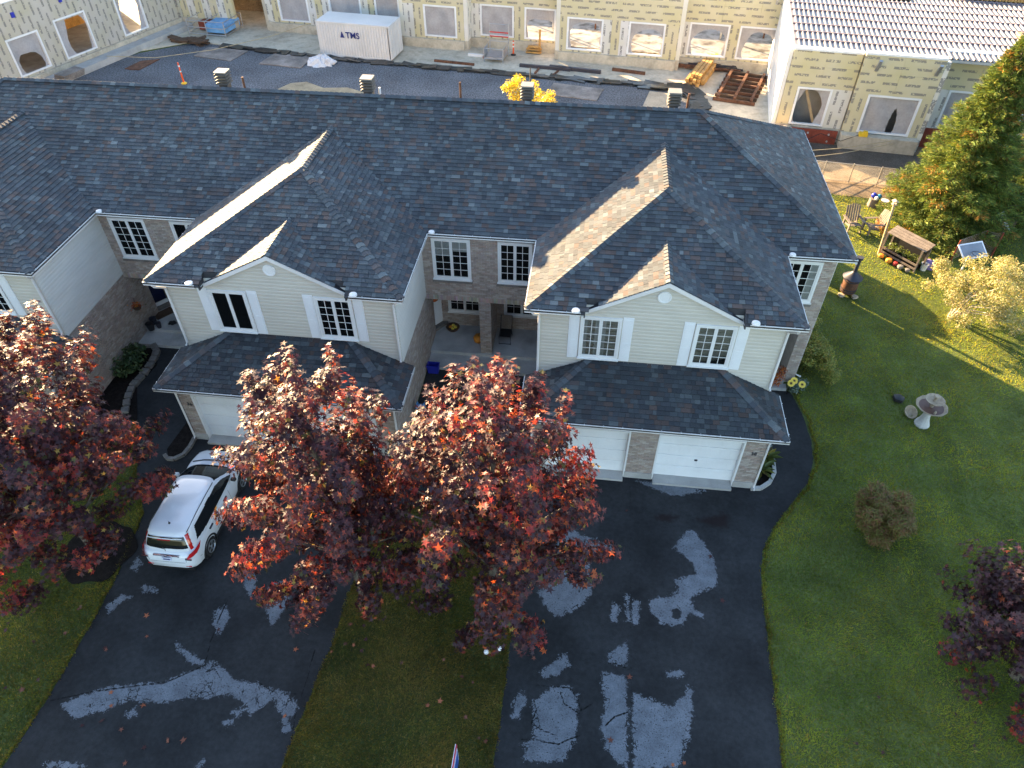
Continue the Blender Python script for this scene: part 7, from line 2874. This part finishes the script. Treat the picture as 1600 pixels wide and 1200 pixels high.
# front-facing return between the left wing and the back building
ret = Vector((-35.7, 62.4, 0))
facade(lw, ret, EU, EV, 0.0, 5.0, [], seed=14, rows='sheathing_columns')
mb = MB()
fbox(mb, ret, EU, EV, 4.9, 8.6, 6.0, 6.2, 0.0, 5.4)
fbox(mb, ret, EU, EV, -4, 5.0, 5.0, 5.2, 0.0, 5.4)
obj('inner_wall', mb, 'dirt', lw)
mb = MB()
fbox(mb, ret, EU, EV, -6, 8.9, 0.35, 12, 5.30, 5.46)  # slab added over the gap to keep a sun streak off the apron
obj('roof_slab', mb, 'concrete_pale', lw)
mb = MB()
fbox(mb, ret, EU, EV, 5.004, 8.4, 0.0, 0.35, 3.9, 5.5)  # panel added above the doorway to help close the same sun gap
obj('sheathing_panel', mb, 'sheathing_rows', lw)

mb = MB()
mb.obox(SP3(17.72, -10.2, 2.0), (EU * 0.42 - UP * 0.9).normalized(), EV, (EU * 0.9 + UP * 0.42).normalized(), 1.15, 0.04, 0.08)
obj('brace', mb, 'wood_fresh', wing)
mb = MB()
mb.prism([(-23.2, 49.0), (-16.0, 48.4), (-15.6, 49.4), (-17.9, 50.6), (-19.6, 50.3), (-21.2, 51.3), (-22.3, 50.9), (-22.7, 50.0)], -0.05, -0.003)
structure('tan_patch', mb, 'tan_ground')  # tan area lying on the gravel
# storage container
cA, cB = Vector((-21.79, 56.67, 0.03)), Vector((-15.85, 55.91, 0.03))
cu_ = (cB - cA).normalized()
cv_ = Vector((-cu_.y, cu_.x, 0))
cl_ = (cB - cA).length
t = thing('storage_container', 'white steel storage container with blue lettering standing on the edge of the gravel', 'container', tuple((cA + cB) / 2 + cv_ * 1.2))
mb = MB()
H = 2.55
prof = []
u = 0.10
while u < cl_ - 0.2:
    prof += [(u, 0.0), (u + 0.08, 0.0), (u + 0.11, 0.035), (u + 0.19, 0.035), (u + 0.22, 0.0)]
    u += 0.22
for side in (0, 1):
    pts = [cA + cu_ * p + cv_ * ((0.03 + q) if side == 0 else (2.41 - q)) for p, q in prof]
    n = len(pts)
    mb.add([p + UP * 0.15 for p in pts] + [p + UP * (H - 0.12) for p in pts], [(i, i + 1, n + i + 1, n + i) for i in range(n - 1)])
obj('side_wall', mb, 'container_white', t)
mb = MB()
fbox(mb, cA, cu_, cv_, 0, cl_, 0.0, 2.44, H - 0.04, H)
fbox(mb, cA, cu_, cv_, 0, 0.09, 0.0, 2.44, 0.15, H - 0.042)
fbox(mb, cA, cu_, cv_, cl_ - 0.09, cl_, 0.0, 2.44, 0.15, H - 0.042)
for v0 in (0.0, 2.36):
    fbox(mb, cA, cu_, cv_, 0.092, cl_ - 0.092, v0, v0 + 0.08, 0.02, 0.15)
    fbox(mb, cA, cu_, cv_, 0.092, cl_ - 0.092, v0, v0 + 0.08, H - 0.13, H - 0.042)
obj('frame', mb, 'container_white', t)
for v0 in (0.05, 1.23):
    mb = MB()
    fbox(mb, cA, cu_, cv_, cl_ + 0.002, cl_ + 0.03, v0, v0 + 1.16, 0.16, H - 0.1)
    d_ = obj('door', mb, 'container_white', t)
    mb = MB()
    for q in (0.3, 0.85):
        p = cA + cu_ * (cl_ + 0.05) + cv_ * (v0 + q)
        mb.tube(p + UP * 0.2, p + UP * (H - 0.15), 0.018, n=6)
    obj('locking_bars', mb, 'container_white', d_)
cu2 = bpy.data.curves.new('letters', 'FONT')
cu2.body = 'TMS'
cu2.size = 0.62
cu2.extrude = 0.004
cu2.offset = 0.012
cu2.align_x = 'CENTER'
cu2.materials.append(MATS['navy_print'])
o = bpy.data.objects.new('lettering', text_mesh(cu2))
link(o, t, cA + cu_ * (cl_ * 0.49) + cv_ * -0.012 + UP * 1.48)
o.rotation_euler = (R(90), 0, math.atan2(cu_.y, cu_.x))
mb = MB()
p = cA + cu_ * (cl_ * 0.49 - 0.86) + cv_ * -0.012 + UP * 1.48
mb.extrude([p - cu_ * 0.17, p + cu_ * 0.17, p + UP * 0.42 + cu_ * 0.03, p + UP * 0.42 - cu_ * 0.03], cv_ * 0.008)
obj('triangle_logo', mb, 'navy_print', t)


def plate(name, label, quad, th, m, group=None, z=0.0):
    mb = MB()
    mb.prism(quad, z, z + th)
    return tag(obj(name, mb, m, None), label, 'sheet', group)


plate('ground_sheet', 'pale sheet on the gravel in front of the wire cage', [(-31.76, 55.37), (-28.44, 54.62), (-27.92, 56.98), (-31.46, 57.46)], 0.05, 'steel_plate', 'flat sheets lying on the gravel')
plate('ground_sheet', 'brownest sheet on the gravel, by the left wing ledge', [(-35.79, 52.13), (-34.6, 52.01), (-34.09, 54.39), (-35.38, 53.82)], 0.05, 'rust', 'flat sheets lying on the gravel')
plate('ground_sheet', 'scuffed sheet on the gravel just left of the white plastic heap', [(-26.0, 54.35), (-22.5, 53.81), (-22.26, 56.19), (-25.57, 56.67)], 0.06, 'steel_plate', 'flat sheets lying on the gravel')
plate('ground_sheet', 'rusty sheet on the gravel to the right of the yellow tree', [(-3.47, 50.9), (0.14, 50.17), (0.58, 52.31), (-3.08, 53.1)], 0.05, 'steel_plate', 'flat sheets lying on the gravel')
plate('ground_sheet', 'tan sheet on the gravel behind the rightmost roof vent', [(3.3, 49.4), (5.57, 49.4), (5.91, 51.98), (3.88, 52.34)], 0.04, 'plywood', 'flat sheets lying on the gravel')
r2 = random.Random(4)
mb = MB()
n = 26
for i in range(7):
    pass
vs, fs = [], []
for j, (rad, z) in enumerate(((0.95, 0.0), (0.8, 0.22), (0.55, 0.42), (0.25, 0.55), (0.02, 0.58))):
    for i in range(n):
        a = 2 * math.pi * i / n
        k = rad * (1 + r2.uniform(-0.28, 0.28))
        vs.append((-21.15 + k * 1.15 * math.cos(a), 55.0 + k * 0.8 * math.sin(a), max(0, z + r2.uniform(-0.1, 0.14) * (j > 0))))
for j in range(4):
    for i in range(n):
        a, b = j * n + i, j * n + (i + 1) % n
        fs.append((a, b, b + n, a + n))
mb.add(vs, fs)
tag(obj('plastic_heap', mb, 'white_cloth', None), 'crumpled white plastic heap on the gravel beside the container', 'plastic sheet')
# black film along the edge of the gravel
mb = MB()
ep = [(-30.0, 57.9), (-25.7, 57.1), (-20.0, 56.2), (-15.0, 55.5), (-10.5, 55.1), (-6.3, 54.6), (-2.5, 54.2), (0.8, 53.8), (4.0, 53.7), (6.2, 53.3), (6.9, 52.3), (7.2, 51.0), (7.3, 49.6)]
for (x0, y0), (x1, y1) in zip(ep, ep[1:]):
    k = 8
    for i in range(k):
        f = i / k
        x, y = x0 + (x1 - x0) * f, y0 + (y1 - y0) * f
        w = r2.uniform(0.16, 0.42) + (0.35 if x > 3.5 else 0)
        a = math.atan2(y1 - y0, x1 - x0) + r2.uniform(-0.25, 0.25)
        mb.obox((x, y - w * 0.5, 0.05 + r2.random() * 0.05), (math.cos(a), math.sin(a), r2.uniform(-0.08, 0.08)), (-math.sin(a), math.cos(a), r2.uniform(-0.2, 0.2)), UP, 0.55, w, 0.03)
tag(obj('black_film', mb, 'black_film', None), 'strip of crumpled black sheeting along the edge between gravel and concrete', 'sheeting', kind='stuff')


def delineator(name, label, x, y, base, z=0.0, h=1.1):
    t = thing(name, label, 'marker post', (x, y, z), 'orange marker posts on the site')
    mb = MB()
    mb.lathe([(0.20, 0), (0.22, 0.05), (0.10, 0.12), (0.02, 0.12)], (x, y, z), 12)
    obj('base', mb, base, t)
    mb = MB()
    mb.tube((x, y, z + 0.1), (x, y, z + h), 0.065, 0.045, n=12)
    obj('post', mb, 'orange_plastic', t, smooth=40)
    for q in (0.55, 0.8):
        mb = MB()
        mb.tube((x, y, z + h * q), (x, y, z + h * q + 0.10), 0.062, n=12)
        obj('band', mb, 'white_paint', t)


delineator('marker_post', 'orange marker post on a yellow base, just above the left end of the roof ridge', -30.0, 49.9, 'yellow_plastic', h=1.5)
delineator('marker_post', 'red-orange marker post on the concrete beside the small scaffold', -6.67, 58.4, 'black_plastic', 0.05)

# tubular trolley scaffold with red bars
t = thing('mobile_scaffold', 'small wheeled metal scaffold with red-tipped rails on the concrete', 'scaffold', (-7.9, 57.4, 0.05))
c = Vector((-7.9, 57.5, 0.05))
for a in (-0.75, 0.75):
    for b in (-0.9, 0.9):
        p = c + EU * a + EV * b
        mb = MB()
        mb.tube(p, p + UP * (2.3 if b > 0 else 1.0), 0.03, n=8)
        obj('upright', mb, 'galvanised', t)
for z in (0.25, 1.0):
    for b in (-0.9, 0.9):
        mb = MB()
        mb.tube(c + EU * -0.75 + EV * b + UP * z, c + EU * 0.75 + EV * b + UP * z, 0.022, n=6)
        obj('rail', mb, 'galvanised', t)
    for a in (-0.75, 0.75):
        mb = MB()
        mb.tube(c + EU * a + EV * -0.9 + UP * z, c + EU * a + EV * 0.9 + UP * z, 0.022, n=6)
        obj('rail', mb, 'galvanised', t)
for z, m in ((1.35, 'red_plastic'), (1.65, 'red_plastic'), (2.25, 'galvanised')):
    mb = MB()
    mb.tube(c + EU * -0.75 + EV * 0.9 + UP * z, c + EU * 0.75 + EV * 0.9 + UP * z, 0.045 if m == 'red_plastic' else 0.025, n=6)
    obj('rail', mb, m, t)
for a in (-0.78, 0.78):
    mb = MB()
    mb.obox(c + EU * a + EV * -0.3 + UP * 0.6, EV, EU, UP, 0.6, 0.012, 0.32)
    obj('side_panel', mb, 'galvanised', t)
mb = MB()
mb.obox(c + UP * 0.3, EU, EV, UP, 0.72, 0.85, 0.025)
obj('platform', mb, 'galvanised', t)
# saw horse stack
t = thing('wood_trestle', 'amber wooden trestle with an upright plank against the concrete footing', 'trestle', (-5.1, 58.9, 0.05))
for i, (du, dv, z, l) in enumerate(((0, 0, 0.12, 0.6), (0, 0.1, 0.32, 0.6), (0.05, 0.0, 0.55, 0.5))):
    mb = MB()
    mb.obox(Vector((-5.1, 58.9, 0.05)) + EU * du + EV * dv + UP * z, EU, EV, UP, l, 0.16, 0.05)
    obj('plank', mb, 'timber_amber', t)
mb = MB()
mb.obox(Vector((-4.65, 59.0, 0.95)), UP, EU, EV, 0.9, 0.08, 0.04)
obj('upright', mb, 'timber_amber', t)
# wire cage with blue sheets at the left
t = thing('wire_cage', 'galvanised wire cage holding blue plastic sheets near the left wing', 'cage', (-32.3, 61.5, 0.05))
c = Vector((-32.4, 61.3, 0.05))
for z in (0.15, 0.65, 1.15):
    for b in (-1.4, 1.4):
        mb = MB()
        mb.tube(c + EU * -1.7 + EV * b + UP * z, c + EU * 1.7 + EV * b + UP * z, 0.035, n=6)
        obj('rail', mb, 'galvanised', t)
    for a in (-1.7, 0, 1.7):
        mb = MB()
        mb.tube(c + EU * a + EV * -1.4 + UP * z, c + EU * a + EV * 1.4 + UP * z, 0.03, n=6)
        obj('rail', mb, 'galvanised', t)
for a in (-1.7, 0, 1.7):
    for b in (-1.4, 1.4):
        mb = MB()
        mb.tube(c + EU * a + EV * b, c + EU * a + EV * b + UP * 1.2, 0.035, n=6)
        obj('upright', mb, 'galvanised', t)
mb = MB()
mb.obox(c + EU * 0.7 + UP * 0.55, EU, EV, UP, 0.9, 1.2, 0.3)
obj('blue_bundle', mb, 'blue_sheet', t)
mb = MB()
mb.obox(c + EU * -0.9 + EV * 0.4 + UP * 0.4, EU, EV, UP, 0.5, 0.7, 0.3)
obj('brown_bundle', mb, 'rust_red', t)
# rubbish under a tarp by the gravel corner
mb = MB()
for i in range(16):
    a = r2.uniform(-0.6, 0.6)
    mb.obox((-33.6 + r2.uniform(-1.1, 1.4), 58.3 + r2.uniform(-0.4, 0.4), 0.12 + r2.random() * 0.15), (math.cos(a), math.sin(a), r2.uniform(-0.2, 0.2)), (-math.sin(a), math.cos(a), 0), UP, r2.uniform(0.3, 0.8), r2.uniform(0.08, 0.3), 0.06)
tag(obj('scrap_pile', mb, 'wood_dark', None), 'dark pile of scrap at the left corner of the gravel', 'scrap', kind='stuff')
# steel beams and planks lying on the concrete
for k, (a, b, w, m, lb) in enumerate((((-5.9, 56.0), (-2.0, 55.5), 0.22, 'metal_dark', 'long dark steel beam on the concrete right of the scaffold'), ((-3.6, 55.95), (0.3, 55.25), 0.24, 'metal_dark', 'dark steel beam overlapping the long one on the concrete'),
                                      ((1.15, 56.0), (3.6, 55.4), 0.2, 'rust', 'short rusty beam alone on the concrete by the footing'), ((-12.6, 56.3), (-9.4, 55.8), 0.16, 'rust', 'thin rusty bar on the concrete near the container'),
                                      ((-4.4, 55.6), (-4.6, 54.6), 0.12, 'rust', 'left of the two short bars under the dark beams'), ((-2.9, 55.35), (-3.2, 54.4), 0.12, 'rust', 'right of the two short bars under the dark beams'),
                                      ((-10.2, 57.9), (-8.9, 57.7), 0.18, 'white_paint', 'white plank on the concrete left of the scaffold'), ((-9.0, 58.6), (-8.9, 57.4), 0.14, 'rust_red', 'short red bar beside the white plank'))):
    mb = MB()
    mb.bar((*a, 0.05 + w / 2), (*b, 0.05 + w / 2), w, w)
    tag(obj('site_beam', mb, m, None), lb, 'beam', 'bars and beams lying on the concrete')
# timber bundle and rusty beams, the formwork grid
t = thing('timber_bundle', 'bundle of amber timbers with a blue strap lying on the right of the concrete', 'timber', (7.75, 56.0, 0.05))
p0, p1 = Vector((7.1, 53.6, 0.1)), Vector((8.75, 58.4, 0.1))
dd = (p1 - p0).normalized()
ss = Vector((-dd.y, dd.x, 0))
for i in range(5):
    for j in range(3 - (i in (0, 4))):
        mb = MB()
        q = ss * ((i - 2) * -0.27) + UP * (0.12 + j * 0.24)
        mb.bar(p0 + q + dd * r2.uniform(-0.3, 0.3), p1 + q + dd * r2.uniform(-0.3, 0.3), 0.22, 0.2)
        obj('beam', mb, 'timber_amber', t)
mb = MB()
mb.obox(p0 + dd * 0.9 + UP * 0.62, dd, ss, UP, 0.18, 0.3, 0.03)
obj('strap', mb, 'blue_plastic', t)
t = thing('rusty_bundle', 'tangle of dark rusty bars behind the amber timber bundle', 'steel bars', (8.0, 57.6, 0.05))
for i in range(22):
    a = R(-7) + r2.uniform(-0.16, 0.16)
    c = Vector((7.4 + r2.uniform(-0.8, 2.4), 57.3 + r2.uniform(-0.7, 0.5), 0.12 + r2.random() * 0.35))
    mb = MB()
    mb.bar(c - Vector((math.cos(a), math.sin(a), 0)) * 1.2, c + Vector((math.cos(a), math.sin(a), r2.uniform(-0.05, 0.05))) * 1.2, 0.12, 0.12)
    obj('bar', mb, 'rust' if i % 3 else 'metal_dark', t)
t = thing('steel_grid', 'rusty steel frame of parallel beams lying on the concrete at the right', 'steel frame', (10.2, 53.0, 0.05))
g0, g1, g2, g3 = Vector((8.45, 51.1, 0)), Vector((10.75, 50.5, 0)), Vector((12.35, 55.6, 0)), Vector((10.0, 56.3, 0))
for f in (0.02, 0.5, 0.98):
    mb = MB()
    mb.bar(g0.lerp(g1, f) + UP * 0.36, g3.lerp(g2, f) + UP * 0.36, 0.18, 0.16)
    obj('beam', mb, 'rust', t)
for i in range(8):
    f = i / 7
    e0, e1 = g0.lerp(g3, f), g1.lerp(g2, f)
    k = (e1 - e0).normalized() * 0.25
    mb = MB()
    mb.bar(e0 - k + UP * 0.18, e1 + k + UP * 0.18, 0.16, 0.2)
    obj('crossbeam', mb, 'wood_dark' if i % 2 else 'rust', t)
mb = MB()
mb.lathe([(0.55, 0), (0.55, 0.25), (0.42, 0.52), (0.2, 0.65), (0.02, 0.68)], (10.35, 57.25, 0.05), 12, wob=0.1, nw=3)
tag(obj('tarp_mound', mb, 'black_film', None, smooth=40), 'rounded dark tarp-covered mound by the footing above the steel frame', 'tarp')
# things beside the right wing: rusty panels, drum, yellow tool
for k, (u0, u1, lb) in enumerate(((16.2, 19.7, 'rust-red steel form panel with pale bolts at the foot of the right wing'), (24.7, 26.2, 'rust-red steel panel mostly behind the tall spruce'))):
    t = thing('form_panel', lb, 'panel', tuple(SP3((u0 + u1) / 2, -10.9, 0)), 'rust-red form panels')
    mb = MB()
    fbox(mb, SP3(0, -10.75 if k == 0 else -9.8), EU, EV, u0, u1, -0.12, -0.04, 0.0, 0.85 if k == 0 else 1.2)
    obj('face', mb, 'rust_red', t)
    for i in range(3):
        for z in (0.18, 0.62):
            p = SP3(u0 + 0.5 + i * (u1 - u0 - 1) / 2, -10.89 if k == 0 else -9.94, z)
            mb = MB()
            mb.tube(p, p - EV * 0.05, 0.06, n=8)
            obj('bolt', mb, 'concrete_pale', t)
t = thing('plywood_drum', 'pale round-topped bundle on a dark stand beside the roof corner', 'drum', (12.0, 43.6, 0))
mb = MB()
mb.tube((12.3, 43.3, 0.25), (11.9, 44.9, 0.65), 0.55, 0.6, n=18)
obj('drum', mb, 'plywood', t, smooth=40)
mb = MB()
mb.box(11.7, 13.0, 42.9, 43.1, 0.0, 0.35)
mb.box(12.6, 12.9, 43.1, 44.4, 0.0, 0.3)
obj('stand', mb, 'black_plastic', t)
mb = MB()
mb.obox(SP3(21.1, -11.2, 0.98), EU, EV, UP, 0.25, 0.16, 0.10)
mb.obox(SP3(21.2, -11.2, 1.13), EU, EV, UP, 0.12, 0.1, 0.05)
tag(obj('site_lamp', mb, 'yellow_plastic', None), 'yellow work lamp on the concrete ledge below the torn poly window', 'lamp')
mb = MB()
mb.path([tuple(SP3(20.9, -11.25, 0.95)), tuple(SP3(19.9, -11.4, 0.5)), tuple(SP3(18.6, -11.5, 0.9)), (12.9, 44.0, 0.5)], 0.018, 5)
tag(obj('power_cord', mb, 'black_plastic', None), 'black cord running from the yellow lamp towards the roof corner', 'cord')
mb = MB()
mb.add([(11.9, 42.5, 0.003), (20.5, 41.8, 0.003), (20.5, 44.1, 0.003), (15.4, 44.95, 0.003), (12.0, 45.2, 0.003)], [(0, 1, 2, 3, 4)])
structure('trench_floor', mb, 'dirt_dark')
mb = MB()
mb.path([(-37.2, 52.6, 0.75), (-34.0, 53.6, 0.4), (-30.3, 56.0, 0.35), (-26.5, 58.5, 0.7), (-24.0, 61.0, 1.0)], 0.025, 5)
tag(obj('site_rope', mb, 'rope', None), 'slack tan rope across the gravel at the left', 'rope')
for k, (a, b) in enumerate((((11.5, 41.0, 1.2), (18.6, 44.4, 0.75)), ((11.5, 40.7, 0.9), (18.4, 44.2, 0.6)))):
    mb = MB()
    mb.path([a, tuple((Vector(a) + Vector(b)) / 2 - UP * 0.12), b], 0.02, 5)
    tag(obj('site_rope', mb, 'rope', None), ['upper', 'lower'][k] + ' of two tan ropes stretched over the trench by the right wing', 'rope', 'ropes over the trench')
t = thing('stacked_boards', 'short stack of grey boards at the foot of the left wing', 'boards', (-37.6, 47.5, 0))
for i in range(4):
    mb = MB()
    mb.obox((-38.1 + i * 0.05, 48.9, 0.5 + i * 0.12), lu, lv, UP, 0.9, 0.5, 0.045)
    obj('board', mb, 'steel_plate', t)


# unseen house block, added beyond the left edge to shade the left lawn
t = thing('added_shade_house', 'unseen house block added beyond the left edge to shade the left lawn', 'row house', (-52, 27, 0))
mb = MB()
mb.box(-70, -31.6, 18.5, 31.7, 0, 6.2)
obj('wall', mb, 'siding', t)
mb = MB()
mb.add([(-70.5, 18.0, 6.2), (-31.2, 18.0, 6.2), (-31.2, 32.2, 6.2), (-70.5, 32.2, 6.2), (-65, 25.1, 9.3), (-34.5, 25.1, 9.3)], [(0, 1, 5, 4), (1, 2, 5), (2, 3, 4, 5), (3, 0, 4), (3, 2, 1, 0)])
obj('roof', mb, 'roof_board', t)
for x in (-37, -41, -47, -51):
    mb = MB()
    mb.box(x - 0.7, x + 0.7, 18.44, 18.498, 4.1, 5.8)
    obj('window', mb, 'white_vinyl', t)
    mb = MB()
    mb.box(x - 0.6, x + 0.6, 18.43, 18.438, 4.2, 5.7)
    obj('pane', mb, 'car_glass', t)
